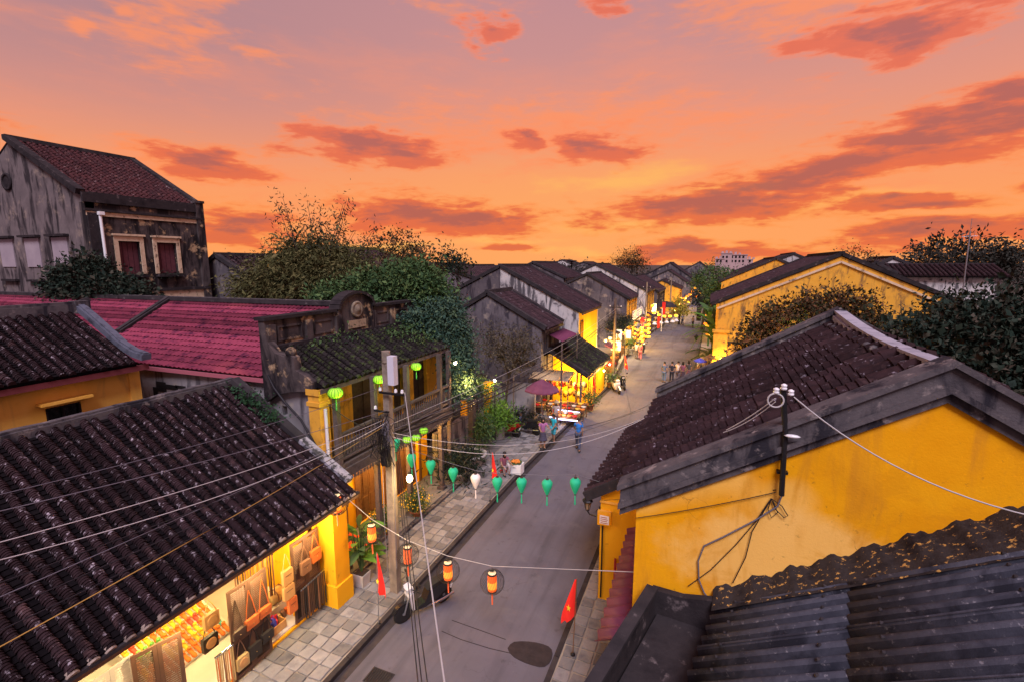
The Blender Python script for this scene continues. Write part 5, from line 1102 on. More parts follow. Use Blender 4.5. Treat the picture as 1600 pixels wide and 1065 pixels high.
# ------------------------------------------------------------------ souvenir shop on the corner
sv = thing('souvenir_shop', 'low mossy roofed souvenir shop lit bright yellow at the kerb', 'shop', (-7.5, 31, 0))
tile_slope(sv, (-6.62, 28.6, 2.62), (-6.62, 35.9, 2.5), (-9.1, 28.6, 4.05), .30, .10, .15, TILEM)
tile_slope(sv, (-11.2, 35.9, 2.9), (-11.2, 28.6, 2.9), (-9.1, 35.9, 4.0), .30, .10, .2, TILEM, joined=True)
mb = MB(); mb.beam((-9.1, 28.5, 4.12), (-9.1, 35.95, 4.08), .3, .2); mb.build('ridge', COPED, sv)
coping(sv, (-9.1, 28.6, 4.14), (-6.55, 28.6, 2.70), .3, .2, COPED, 'verge_coping'); coping(sv, (-9.1, 28.6, 4.14), (-11.3, 28.6, 2.95), .3, .2, COPED, 'verge_coping')
mb = MB(); mb.beam((-6.58, 28.6, 2.5), (-6.58, 35.9, 2.42), .06, .14); mb.build('eave_board', WOODG, sv)
mb = MB(); mb.wall((-6.95, 30.6, .1), (0, 1, 0), (0, 0, 1), 5.2, 2.55, (-.2, 0, 0), ((1.2, 2.6, 0, 2.1),)); mb.build('front_wall', YEL3, sv)
for k in range(3): mb = MB(); mb.box((-7.1, 31.82 + k * .46, .12), (-7.06, 32.24 + k * .46, 2.18)); mb.build('door_leaf', WOODB, sv)
mb = MB(); mb.prism([(-11.0, 30.55, .1), (-7.0, 30.55, .1), (-7.0, 30.55, 2.65), (-9.1, 30.55, 3.85), (-11.0, 30.55, 2.85)], (0, .05, 0)); mb.box((-11.1, 28.6, .1), (-11.0, 30.6, 2.8)); mb.build('back_wall', YEL3, sv)
mb = MB(); mb.prism([(-6.95, 35.6, .1), (-11, 35.6, .1), (-11, 35.6, 2.9), (-9.1, 35.6, 3.9), (-6.95, 35.6, 2.7)], (0, .2, 0)); mb.build('end_wall', YEL3, sv)
for x in (-10.9, -9.0, -7.05): mb = MB(); mb.tube([(x, 28.7, .1), (x, 28.7, 2.7)], .07, 8); mb.build('post', WOODG, sv)
for x, y, z, e in ((-8.0, 29.4, 2.35, 140), (-9.8, 29.3, 2.35, 120), (-6.2, 31.6, 2.3, 110), (-6.3, 34.2, 2.2, 60)):
    mb = MB(); mb.ball((x, y, z + .12), .06, 8, 5); mb.build('light_bulb', emis('bulb', (1, .8, .45), 30), sv); lamp((x, y, z), e, (1, .60, .14), .08, sv)
aw = thing('plastic_awning', 'translucent corrugated plastic awning over souvenir stall front', 'awning', (-8.6, 27.9, 2.7))
for i in range(4):
    mb = MB(); corrugated(mb, (-9.9 + i * .62, 28.5, 2.92), (-9.9 + i * .62, 27.0, 2.60), (-9.29 + i * .62, 28.5, 2.92), 5, .02, th=.006); mb.build('awning_sheet', mat('dirty translucent plastic', [(.16, .13, .12), (.5, .36, .2), (.1, .085, .08)], .5, 1.6, 0), aw)
mb = MB(); [mb.beam((x, 28.5, 2.86), (x, 27.0, 2.54), .05, .06) for x in (-9.9, -8.65, -7.42)]; [mb.tube([(x, 27.05, .1), (x, 27.05, 2.54)], .03, 6) for x in (-9.9, -7.42)]; mb.build('awning_frame', WOODG, aw)
SOUV = [mat('souvenir %s' % k, [v], .6, 6, .1, rand=.1) for k, v in (('red', (.60, .03, .02)), ('orange', (.62, .2, .03)), ('gold', (.62, .4, .06)), ('brown', (.2, .09, .04)), ('cream', (.6, .52, .4)))]
COLN = ['red', 'orange', 'gold', 'brown', 'cream']
def souvenir(p, k, kind, where=''):
    t = thing(['wall_mask', 'souvenir_bowl', 'paper_dragon'][kind], '%s %s %s' % (COLN[k % 5], ['carved mask hung on stall back wall,', 'bowl standing on', 'paper toy hung under stall eave,'][kind], where), ['mask', 'bowl', 'toy'][kind], p, 0, ['masks on the stall wall', 'bowls on the stall tables', 'toys hung at the stall'][kind])
    mb = MB()
    if kind == 0: mb.xf = Matrix.Translation(p) @ Matrix.Rotation(R(90), 4, 'X'); mb.lathe([(.16, 0), (.15, .05), (.08, .09), (.03, .12)], 10, sy=1.3); [mb.ball((sx * .06, .05, .09), .025, 6, 4) for sx in (-1, 1)]; mb.box((-.05, -.1, .08), (.05, -.08, .11))
    elif kind == 1: mb.lathe([(.05, 0), (.12, .05), (.16, .13), (.145, .13), (.1, .06), (.02, .03)], 10, p)
    else: mb.lathe([(.02, -.02), (.09, -.06), (.04, -.12), (.10, -.18), (.04, -.24), (.09, -.30), (.01, -.42)], 8, p); mb.tube([p, Vector(p) + Vector((0, 0, .15))], .006, 4)
    mb.build(['mask_body', 'bowl_body', 'toy_body'][kind], SOUV[k % 5], t)
g_ = random.Random(5)
ORD = ['first', 'second', 'third', 'fourth', 'fifth', 'sixth', 'seventh', 'eighth', 'ninth', 'tenth', 'eleventh', 'twelfth'] + ['%dth' % i for i in range(13, 40)]
for i in range(34): souvenir(Vector((-10.7 + (i % 12) * .31, 30.5, 1.0 + (i // 12) * .55 + g_.uniform(-.1, .1))), g_.choice((0, 1, 1, 2, 3, 4)), 0, '%s from left in %s row' % (ORD[i % 12], ['bottom', 'middle', 'top'][i // 12]))
for i in range(16): souvenir(Vector((-10.4 + i * .23, 28.75 + g_.uniform(-.1, .5), 2.35 + g_.uniform(-.3, .1))), g_.choice((0, 0, 1, 1, 2)), 2, '%s from left' % ORD[i])
for j, (x0, y0) in enumerate(((-10.3, 28.0), (-8.9, 27.9), (-7.7, 28.0))):
    st = thing('display_table', ['left display table of souvenirs under plastic awning', 'middle display table of souvenirs under plastic awning', 'right display table of souvenirs nearest the kerb'][j], 'table', (x0, y0, .1))
    mb = MB(); mb.prism([(x0, y0 - .4, .62), (x0 + 1.15, y0 - .4, .62), (x0 + 1.15, y0 + .5, .88), (x0, y0 + .5, .88)], (0, 0, .05)); mb.build('table_top', WOODB, st)
    for a, b in ((.05, -.35), (1.08, -.35), (.05, .45), (1.08, .45)): mb = MB(); mb.box((x0 + a, y0 + b, .1), (x0 + a + .05, y0 + b + .05, .64)); mb.build('leg', WOODB, st)
    for i in range(12): souvenir(Vector((x0 + .12 + (i % 4) * .3, y0 - .28 + (i // 4) * .3, .68 + (i // 4) * .085)), g_.choice((0, 1, 2, 3, 4)), 1, '%s display table, %s row, %s from left' % (['left', 'middle', 'right'][j], ['front', 'middle', 'back'][i // 4], ORD[i % 4]))
sg_ = thing('light_strip_stall', 'low stall edge with white and blue neon strips by the kerb', 'stall', (-7.0, 26.6, .1))
mb = MB(); mb.prism([(-8.3, 26.3, .5), (-6.6, 26.3, .5), (-6.6, 27.1, .7), (-8.3, 27.1, .7)], (0, 0, .06)); mb.build('stall_top', WOODB, sg_)
for a in ((-8.2, 26.4), (-6.75, 26.4), (-8.2, 27.0), (-6.75, 27.0)): mb = MB(); mb.box((a[0], a[1], .1), (a[0] + .05, a[1] + .05, .52)); mb.build('leg', WOODB, sg_)
NEON = emis('neon tube', (.55, .55, 1.0), 5, (.7, .7, .8))
mb = MB(); mb.tube([(-8.3, 26.26, .55), (-7.6, 26.24, .50), (-6.6, 26.26, .52)], .035, 6); mb.build('neon_tube', NEON, sg_); mb = MB(); mb.tube([(-8.25, 27.15, .78), (-7.4, 27.16, .76), (-6.7, 27.15, .75)], .03, 6); mb.build('neon_tube', NEON, sg_)
lamp((-7.4, 26.2, .8), 6, (.6, .6, 1), .1, sg_)
for i in range(10): souvenir(Vector((-8.15 + (i % 5) * .33, 26.5 + (i // 5) * .32, .60 + (i // 5) * .08)), g_.choice((0, 1, 4)), 1, 'neon edged stall, %s row, %s from left' % (['front', 'back'][i // 5], ORD[i % 5]))
# maroon lean-to sheet roof beside it
ms_ = thing('maroon_sheet_roof', 'small maroon corrugated sheet roof on posts behind souvenir shop', 'canopy', (-11, 29, 0))
c1, c2, c3, c4 = [atZ(x, y, 5.0) for x, y in ((856, 523), (878, 534), (902, 521), (880, 513))]
mb = MB(); corrugated(mb, c1, c2, c4, 10, .03); mb.build('roof_sheet', MAROONS, ms_)
for c in (c1, c2, c3): mb = MB(); mb.tube([(c.x, c.y, .1), (c.x, c.y, 4.95)], .05, 6); mb.build('post', WOODG, ms_)

# ================================================================== TREES AND PLANTS
# right: dark broadleaf trees behind the near yellow house, a rusty one in front of the ochre gable
make_tree('rusty_tree', 'rusty brown and green leaved tree in front of ochre gable wall', 'tree', (4.6, 27, 0), [(3.6, 26, 6.6, 1.7, 1.8, 1.2), (5.6, 27, 7.1, 2.0, 2, 1.2), (2.7, 25.5, 5.7, 1.4, 1.5, 1.2), (4.6, 25.5, 5.6, 2.2, 1.8, 1.5), (6.6, 26.5, 5.8, 2.0, 1.8, 1.5)], 20000, .16, LF_RUST, .2, 3, dense=0.25, fill=.4)
make_tree('broadleaf_tree', 'dense dark tree directly behind the near tiled roof', 'tree', (8.2, 19.5, 0), [(6.4, 18.6, 6.2, 2.0, 2, 1.7), (8.2, 19.4, 7.2, 2.4, 2.2, 1.5), (9.8, 18.2, 6.2, 2.3, 2, 2.1), (7.6, 17.6, 5.6, 2.3, 1.6, 1.7)], 27000, .155, LF_DARK, .22, 4, dense=0.5, fill=.45)
make_tree('broadleaf_tree', 'dark teal leaved tree filling the right edge above the roof coping', 'tree', (12.2, 16.8, 0), [(11.0, 16.4, 6.8, 2.4, 2, 1.9), (13.2, 17.0, 7.5, 2.5, 2.2, 1.8), (10.4, 15.6, 5.4, 2.2, 1.6, 1.8), (12.8, 15.4, 5.8, 2.4, 1.8, 2.2), (9.3, 15.4, 4.8, 1.6, 1.2, 1.8)], 30000, .155, LF_DARK, .24, 5, dense=0.5, fill=.45)
make_tree('broadleaf_tree', 'tall reddish dark tree at upper right skyline', 'tree', (16.5, 25, 0), [(14.2, 24, 7.3, 2.6, 2.4, 1.5), (17.2, 25, 8.0, 3, 2.6, 1.5), (19.5, 24.5, 7.6, 3, 2.6, 2.2), (12.0, 24, 6.8, 2.2, 2, 1.4), (16, 22.6, 6.4, 3, 2, 1.9)], 24000, .19, leaf('dark reddish leaf', [(.018, .02, .014), (.035, .034, .02), (.075, .045, .03), (.15, .08, .06)]), .25, 6, dense=0.4, fill=.45)
make_tree('broadleaf_tree', 'low dark tree beside lower end of right coping', 'tree', (9.4, 12.6, 0), [(9.6, 12.4, 4.4, 1.5, 2, 1.8), (10.6, 11.4, 4.6, 1.6, 1.6, 1.9)], 7000, .17, LF_DARK, .18, 8, dense=0.5, fill=.45)
# left
make_tree('leafy_bush', 'dark leafy bush growing at foot of colonial building wall', 'bush', (-29.6, 15.2, 6.4), [(-30.2, 15.2, 8.6, 1.5, .9, 1.25), (-31.6, 15.0, 8.2, 1.4, .8, 1.0), (-28.6, 15.3, 8.0, 1.5, .8, .9), (-27.0, 15.4, 7.9, .9, .7, .5)], 14000, .17, LF_DARK, .1, 9, dense=0.5, fill=.35)
bb = thing('bamboo_clump', 'big olive bamboo clump with sparse tall shoots against the sky', 'bamboo', (-20, 20.5, 0))
mb = MB(); gg = random.Random(4); tips = []
for i in range(46):
    a = gg.uniform(0, 6.28); rr = gg.uniform(.1, 1.0); b0 = Vector((-20.3 + 1.0 * rr * math.cos(a), 20.5 + .7 * rr * math.sin(a), 0)); hgt = gg.uniform(8.6, 11.4) if i < 34 else gg.uniform(11.4, 13.3)
    e = Vector((-20.3 + gg.uniform(-5, 4.4) * (1 if i < 34 else .75), 20.5 + gg.uniform(-1.5, 1.5), hgt)); md_ = b0.lerp(e, .6); md_.x = b0.x + (e.x - b0.x) * .35; md_.z = hgt * .75
    mb.tube([b0, md_, e], [.05, .035, .008], 5); tips.append((md_, e))
mb.build('culms', BARK, bb)
V1, F1 = leaf_cloud([(-21.0, 20.3, 8.6, 4.0, 2, 1.7), (-18.6, 20.3, 8.9, 2.9, 2, 1.6), (-20.2, 20.3, 10.0, 2.5, 1.6, 1.0), (-23.6, 20.2, 7.9, 2.6, 1.6, 1.0), (-17, 20, 8.2, 2.2, 1.6, 1.4)], 24000, .22, .22, .5, 12, 12, .3)
V2, F2 = leaf_cloud([(-21.0, 20.4, 8.2, 3.6, 1.6, 1.5), (-18.6, 20.4, 8.5, 2.5, 1.6, 1.4), (-20.2, 20.4, 9.6, 2.2, 1.2, .9), (-23.2, 20.3, 7.7, 2.2, 1.2, .9)], 9000, .34, .4, .5, 13, 10, .1); F1 = np.concatenate([F1, F2 + len(V1)]); V1 = np.concatenate([V1, V2])
np_mesh('foliage', V1, F1, LF_BAMB, bb)
Vs = []; Fs = []; off = 0
for md_, e in tips[24:]:
    for k in range(7):
        c = md_.lerp(e, .45 + .55 * k / 6); V, F = leaf_cloud([(c.x, c.y, c.z, .32, .3, .22)], 10, .22, .24, .5, int(off) + 1, 5, .2); Vs.append(V); Fs.append(F + off); off += len(V)
np_mesh('shoot_leaves', np.concatenate(Vs), np.concatenate(Fs), LF_DARK, bb)
make_tree('sparse_tree', 'sparse brown twiggy tree behind right side of the bamboo', 'tree', (-16.0, 22, 0), [(-15.8, 22, 10.3, 2.0, 1.4, 1.1), (-14.3, 22, 9.6, 1.5, 1.2, 1.0)], 2200, .17, LF_RUST, .1, 15, fill=.1)
vt = make_tree('creeper_tree', 'green creeper covered tree spilling over end of mossy roof', 'tree', (-12.6, 19.2, 0), [(-14.6, 18.6, 8.2, 1.6, 1.2, .9), (-12.8, 18.8, 8.6, 1.7, 1.3, 1.0), (-11.6, 18.8, 7.9, 1.0, 1.1, .9), (-16.2, 18.0, 7.8, 1.4, 1.0, .6)], 20000, .15, LF_MID, .2, 16, dense=0.35, fill=.35, droop=.3)
V, F = leaf_cloud([(-10.8, 18.4, 7.2, .85, .9, .85), (-10.0, 18.2, 6.2, .6, .65, .9), (-9.7, 17.9, 5.1, .5, .55, .8), (-9.6, 17.7, 4.3, .42, .4, .5), (-10.9, 17.6, 6.5, .8, .6, .4), (-11.4, 17.4, 7.2, .5, .9, .3)], 17000, .15, .45, .8, 18, 14, .35)
np_mesh('hanging_creeper', V, F, LF_VINE, vt)
V, F = leaf_cloud([(-11.2, 15.9, 6.85, .5, 1.3, .12), (-10.6, 16.4, 6.5, .4, .8, .12), (-11.6, 12.6, 6.95, .15, 1.6, .08)], 900, .11, .5, 0, 19, 9, .2); np_mesh('moss_tufts', V, F, LF_MID, vt)
cv = thing('creeping_ivy', 'small green ivy patch on the shop roof verge', 'ivy', (-11.8, 9.8, 5.2))
V, F = leaf_cloud([(-12.1, 9.6, 5.55, .6, .16, .14), (-11.4, 9.6, 5.15, .5, .16, .14), (-12.6, 9.6, 5.85, .2, .12, .1)], 1300, .09, .55, .3, 20, 10, .2); np_mesh('ivy_leaves', V, F, leaf('ivy leaf', [(.012, .035, .018), (.025, .065, .03), (.04, .09, .04)]), cv)
mb = MB(); mb.tube([(-12.8, 9.8, 5.95), (-12, 9.85, 5.5), (-11, 9.85, 4.95), (-10.6, 9.85, 4.6)], .02, 5); mb.build('stem', BARK, cv)
make_tree('sapling', 'small dark leafed sapling poking up beside vine roof', 'tree', (-13.6, 24, 0), [(-13.6, 24, 9.5, .9, .6, .9), (-13.0, 24, 9.2, .7, .6, .6)], 900, .2, LF_DARK, .07, 22, fill=.2)
# courtyard trees between the houses
make_tree('thin_garden_tree', 'thin bare twiggy garden tree in front of grey gable', 'tree', (-11.2, 25.5, 0), [(-11.4, 25.4, 4.9, 1.5, 1.2, 1.2), (-10.2, 25.6, 4.2, 1.3, 1.0, 1.0), (-9.6, 25.6, 5.2, 1.0, .8, .9)], 3600, .15, LF_GRAY, .09, 23, fill=.1, mid=.6)
make_tree('thin_garden_tree', 'lamplit yellow green leaves of small tree behind garden wall', 'tree', (-11.6, 22.6, 0), [(-11.4, 22.6, 3.0, 1.0, .8, .6), (-10.6, 22.8, 2.8, .6, .5, .4)], 1300, .12, LF_MID, .06, 24, fill=.2)
make_tree('garden_shrub', 'dark shrub mass in courtyard behind the potted plants', 'shrub', (-13.2, 20.6, 0), [(-13.4, 20.6, 3.4, 1.7, 1.5, 1.4), (-14.5, 23, 3.8, 2, 1.6, 1.5), (-12.6, 24.5, 2.6, 1.5, 1.3, 1.2)], 6000, .16, LF_GRAY, .08, 25, fill=.15)
make_tree('garden_shrub', 'green shrubs under the pink umbrella', 'shrub', (-9.8, 25.4, .1), [(-9.9, 25.6, .7, .8, .5, .4), (-9.0, 25.4, .5, .5, .4, .3)], 1000, .13, LF_DARK, .04, 26, fill=.15, mid=.3)
# far trees
def far_tree(px, py, Y, rx, rz, label, m=LF_FAR, n=1800, s=.4, seed=30, fill=.35, name='distant_tree'):
    c = atY(px, py, Y); make_tree(name, label, 'tree', (c.x, Y, 0), [(c.x, Y, c.z, rx, rx * .8, rz), (c.x + rx * .4, Y, c.z - rz * .5, rx * .8, rx * .6, rz * .8), (c.x - rx * .45, Y, c.z - rz * .4, rx * .7, rx * .6, rz * .7)], n, s, m, .2, seed, fill=fill, mid=.8)
far_tree(985, 404, 110, 3.9, 2.6, 'round sparse tree rising behind dark gables at mid skyline', LF_RUST, 3000, .34, 31, .1)
far_tree(1500, 402, 75, 5.6, 2.6, 'spreading umbrella shaped tree on right skyline', LF_FAR, 4000, .5, 32, .3)
far_tree(1554, 400, 70, 1.3, 1.9, 'narrow conifer at right skyline beside spreading tree', LF_FAR, 900, .4, 33, .2)
far_tree(1581, 402, 70, 1.1, 1.7, 'second narrow conifer at right edge of skyline', LF_FAR, 800, .4, 34, .2)
far_tree(1340, 398, 58, 2.3, 1.0, 'orange bare twiggy tree above ochre gable', LF_RUST, 500, .22, 35, .1)
far_tree(1110, 436, 95, 3.0, 2.6, 'round green tree over the far lanterns', LF_MID, 2600, .4, 36, .4)
far_tree(1128, 452, 62, 1.7, 1.9, 'dark green tree at street side left of ochre gable', LF_MID, 2600, .3, 37, .4)
far_tree(1100, 462, 75, 1.4, 1.6, 'dark bush below the cluster of street lanterns', LF_DARK, 1600, .3, 38, .4)
far_tree(1078, 436, 150, 3.0, 1.6, 'far green crown among dark gables', LF_FAR, 900, .5, 39, .4)
far_tree(870, 424, 95, 6, 1.4, 'grey green trees below the rooftop finial', LF_FAR, 1500, .5, 40, .3)
far_tree(1062, 478, 80, 1.2, 1.3, 'yellow leaved street tree with painted lamplight over the lantern string', leaf('leaf with painted lamplight', [(.2, .2, .03), (.34, .3, .04), (.45, .36, .05)]), 1300, .3, 41, .3)  # lamplight is put into the yellow leaf colour
# palm on the skyline
def frond_mesh(L=1.8, n=12, m=LF_FAR, w=.16):
    mb = MB(); pts = [Vector((L * t, 0, .5 * L * t * (1 - t) * 1.6 - .45 * L * t * t)) for t in [i / n for i in range(n + 1)]]
    mb.tube(pts, .02, 4)
    for i in range(1, n + 1):
        for s_ in (-1, 1):
            p = pts[i]; l = L * .34 * (1 - abs(i / n - .45) * .9); mb._add([p, p + Vector((.05, 0, 0)), p + Vector((l * .5, s_ * l, -.25 * l))], [(0, 1, 2)], False)
    return mb.mesh('frond', m)
def palm(name, label, base, h, L, m, n, seed, cat='palm tree'):
    t = thing(name, label, cat, base); g = random.Random(seed); mb = MB(); b = Vector(base)
    mb.tube([b, b + Vector((.1, 0, h * .5)), b + Vector((.05, 0, h))], [.14, .11, .09] if h > 3 else [.05, .04, .03], 7); mb.build('trunk', BARK, t)
    me = frond_mesh(L, 12, m)
    for i in range(n): link('frond', me, t, Matrix.Translation(b + Vector((.05, 0, h))) @ Euler((0, -g.uniform(-.3, .9), i * 6.283 / n + g.uniform(-.2, .2))).to_matrix().to_4x4())
    return t
c = atY(1452, 400, 68); palm('coconut_palm', 'small coconut palm on the right skyline', (c.x, 68, 0), c.z, 2.4, LF_FAR, 13, 3)
# banana and palm leaves in front of the ochre gable
for k, (px, py, h, L, lab) in enumerate(((1108, 560, 2.6, 2.3, 'palm with long green fronds left of ochre wall'), (1118, 545, 3.9, 2.4, 'taller lamplit palm against ochre buttress'), (1104, 572, 1.4, 1.8, 'low palm by the thatched parasol'))):
    c = atZ(px, py + 10, .06); palm('garden_palm', lab, (c.x, c.y, .05), h, L, LF_MID if k else LF_BRIGHT, 15, 40 + k, 'palm')
# banana plants with big torn leaves at the foot of the ochre wall
bl_ = []
for m_ in (LF_BRIGHT, LF_MID):
    mb = MB(); n = 8; vs = []
    for i in range(n + 1):
        t_ = i / n; w = .20 * math.sin(math.pi * min(1, t_ * .95 + .05)) ** .7 * (1 - .25 * (i % 2)); x = 1.5 * t_; z = .55 * t_ - .75 * t_ * t_; vs += [(x, -w, z + .04), (x, 0, z), (x, w, z + .04)]
    mb._add(vs, [(3 * i + k, 3 * i + 3 + k, 3 * i + 4 + k, 3 * i + 1 + k) for i in range(n) for k in (0, 1)], True); bl_.append(mb.mesh('leaf', m_))
g = random.Random(21)
for k, (px, py, h, lab) in enumerate(((1112, 548, 3.0, 'banana plant with broad green leaves left of ochre buttress'), (1106, 528, 3.6, 'taller banana plant behind the palms at street edge'), (1120, 566, 1.2, 'low lamplit banana plant beside thatched parasol'))):
    c = atZ(px, py + 12, .06); b = Vector((c.x, c.y, .05)); t = thing('banana_plant', lab, 'banana plant', b); mb = MB(); mb.tube([b, b + Vector((.05, 0, h))], [.11, .08], 8); mb.build('stem', LF_MID, t)
    for i in range(18): link('leaf', bl_[0 if g.random() < .65 else 1], t, Matrix.Translation(b + Vector((.04, 0, h * g.uniform(.75, 1.0)))) @ Euler((g.uniform(-.3, .3), -g.uniform(-.1, 1.3), i * .571 + g.uniform(-.25, .25))).to_matrix().to_4x4() @ Matrix.Scale(g.uniform(1.1, 1.7), 4))
# far belt of trees and gardens below the horizon
V, F = leaf_cloud([(x, 215 + 12 * math.sin(x * .3), 3.0 + 1.0 * math.sin(x * .17) + .7 * math.sin(x * .61), 9, 5, 3.6) for x in range(-230, 240, 9)], 30000, .8, .7, .1, 90, 8, .4)
tag(np_mesh('distant_woods', V, F, LF_FAR), 'dark belt of far trees and gardens along the horizon', 'woods', kind='stuff')
# potted plants by the pavement
def potted(p, label, kind='bush', pr=.3, ph=.5, br=.5, pot=CEMP, m=LF_MID, n=900, ls=.16, seed=50, flowers=0, shape=.3, name='potted_plant'):
    p = Vector(p); t = thing(name, label, 'potted plant', p)
    mb = MB(); mb.lathe([(pr * .68, 0), (pr * .72, .03), (pr * .95, ph * .85), (pr * 1.06, ph * .88), (pr * 1.06, ph), (pr * .93, ph), (pr * .9, ph * .9)], 18, p); mb.build('pot', pot, t)
    mb = MB(); mb.lathe([(pr * .92, ph * .86), (pr * .5, ph * .9), (.01, ph * .92)], 12, p); mb.build('soil', SOIL, t)
    c = p + Vector((0, 0, ph + br * .88))
    V, F = leaf_cloud([(c.x, c.y, c.z, br, br, br * .85)], n, ls, shape, -.4 if kind == 'bush' else .5, seed, 10, .3); np_mesh('leaves', V, F, m, t)
    mb = MB(); [mb.tube([p + Vector((0, 0, ph * .85)), c + Vector((random.uniform(-.5, .5) * br, random.uniform(-.5, .5) * br, .2 * br))], .015, 5) for _ in range(6)]; mb.build('stems', BARK, t)
    if flowers:
        V, F = leaf_cloud([(c.x, c.y, c.z + .05, br * 1.05, br * 1.05, br * .9)], flowers, .06, .9, 0, seed + 1, 2, .95); np_mesh('flowers', V, F, LF_YEL, t)
    return t
potted(atZ(650, 808, .13), 'yellow flowering pot plant beside timber post at balcony house step', pr=.22, ph=.3, br=.46, pot=TERRA, n=1500, ls=.09, flowers=170, seed=51)
potted(atZ(600, 838, .13), 'yellow chrysanthemum pot half hidden behind concrete pole', pr=.22, ph=.3, br=.44, pot=TERRA, n=1300, ls=.09, flowers=120, seed=52)
potted(atZ(716, 755, .13), 'dark spiky plant in cement pot beside round planter', pr=.34, ph=.55, br=.52, n=1100, ls=.30, shape=.16, m=LF_DARK, seed=53)
potted(atZ(748, 700, .13), 'rounded weeping fig in tall pot by garden gate post', pr=.30, ph=.55, br=.60, n=1900, ls=.20, shape=.28, seed=54, m=LF_MID, kind='weep')
potted(atZ(780, 684, .13), 'bright bushy plant in tapered cement pot at garden entrance', pr=.38, ph=.75, br=.58, n=1700, ls=.22, shape=.25, seed=55, m=LF_BRIGHT)
potted(atZ(985, 553, .12), 'lamplit green pot plant at far left kerb beyond utility pole', pr=.35, ph=.6, br=.6, n=700, ls=.2, seed=56, m=LF_MID)
potted(atZ(922, 640, .12), 'small shrub pot at corner of the souvenir stall', pr=.25, ph=.4, br=.5, n=600, ls=.15, seed=57, pot=TERRA)
potted(atZ(952, 604, .12), 'tall thin pot plant by the yellow shop door', pr=.22, ph=.4, br=.4, n=500, ls=.2, seed=58, pot=TERRA)
pl_ = thing('round_planter', 'wide round cement planter with low grass', 'planter', atZ(738, 728, .13)); p = Vector(pl_.location)
mb = MB(); mb.lathe([(.40, 0), (.42, .05), (.62, .55), (.70, .60), (.70, .68), (.60, .68), (.58, .58)], 20, p); mb.build('pot', CEMP, pl_)
mb = MB(); mb.lathe([(.60, .58), (.3, .60), (.01, .61)], 14, p); mb.build('soil', SOIL, pl_)
V, F = leaf_cloud([(p.x, p.y, p.z + .66, .5, .5, .10)], 700, .14, .15, -.6, 60, 8, .1); np_mesh('grass', V, F, LF_MID, pl_)['kind'] = 'stuff'
# broad leaved plant in a square pot by the column
bp = thing('broadleaf_pot_plant', 'broad bright leaved plant in square grey pot beside yellow column', 'potted plant', atZ(566, 912, .13)); p = Vector(bp.location)
mb = MB(); mb.cbox(p + Vector((0, 0, .2)), (.30, .30, .40), taper=1.25); mb.build('pot', CEMP, bp); mb = MB(); mb.cbox(p + Vector((0, 0, .405)), (.33, .33, .02)); mb.build('soil', SOIL, bp)
lm = []
for m_ in (LF_BRIGHT, LF_MID):
    mb = MB(); n = 6; vs = []
    for i in range(n + 1):
        t_ = i / n; w = .11 * math.sin(math.pi * min(1, t_ * .96 + .04)) ** .8; x = .52 * t_; z = .16 * t_ - .26 * t_ * t_; vs += [(x, -w, z + .02), (x, 0, z), (x, w, z + .02)]
    mb._add(vs, [(3 * i + k, 3 * i + 3 + k, 3 * i + 4 + k, 3 * i + 1 + k) for i in range(n) for k in (0, 1)], True); lm.append(mb.mesh('leaf', m_))
g = random.Random(8); mb = MB()
for i in range(34):
    a = g.uniform(0, 6.28); h = g.uniform(.35, 1.45); r_ = g.uniform(.04, .26) * (.5 + h * .4); b = p + Vector((r_ * math.cos(a), r_ * math.sin(a), .42 + h))
    mb.tube([p + Vector((0, 0, .4)), p.lerp(b, .5) + Vector((0, 0, .1)), b], .010, 4)
    link('leaf', lm[0 if g.random() < .6 else 1], bp, Matrix.Translation(b) @ Euler((g.uniform(-.4, .4), -g.uniform(-.4, .75), a)).to_matrix().to_4x4() @ Matrix.Scale(g.uniform(.8, 1.35), 4))
mb.build('stems', LF_MID, bp)
# courtyard wall and gate pillars
gw = thing('garden_wall', 'dark stained courtyard wall with ochre gate pillars', 'wall', (-10.8, 20, 0))
mb = MB(); mb.box((-10.95, 17.5, .1), (-10.7, 21.4, 2.1)); mb.box((-12.5, 26.4, .1), (-9.3, 26.65, 2.4)); mb.build('wall_panel', GREY, gw)
for (px, py, h, m_) in ((763, 678, 2.9, YEL3), (737, 706, 2.6, WOODG), (728, 706, 2.6, YEL3)):
    c = atZ(px, py, .1); mb = MB(); mb.cbox(c + Vector((0, 0, h / 2)), (.34, .34, h)); mb.cbox(c + Vector((0, 0, h + .05)), (.44, .44, .1)); mb.build('pillar', m_, gw)
lamp((-10.2, 22.6, 3.3), 26, (1, .7, .15), .1, gw); mb = MB(); mb.ball((-10.2, 22.6, 3.42), .07, 8, 5); mb.build('garden_bulb', emis('bulb', (1, .8, .45), 30), gw)
mb = MB(); mb.tube([(-10.2, 22.6, 0), (-10.2, 22.6, 3.35)], .03, 6); mb.build('lamp_post', BLACKM, gw)

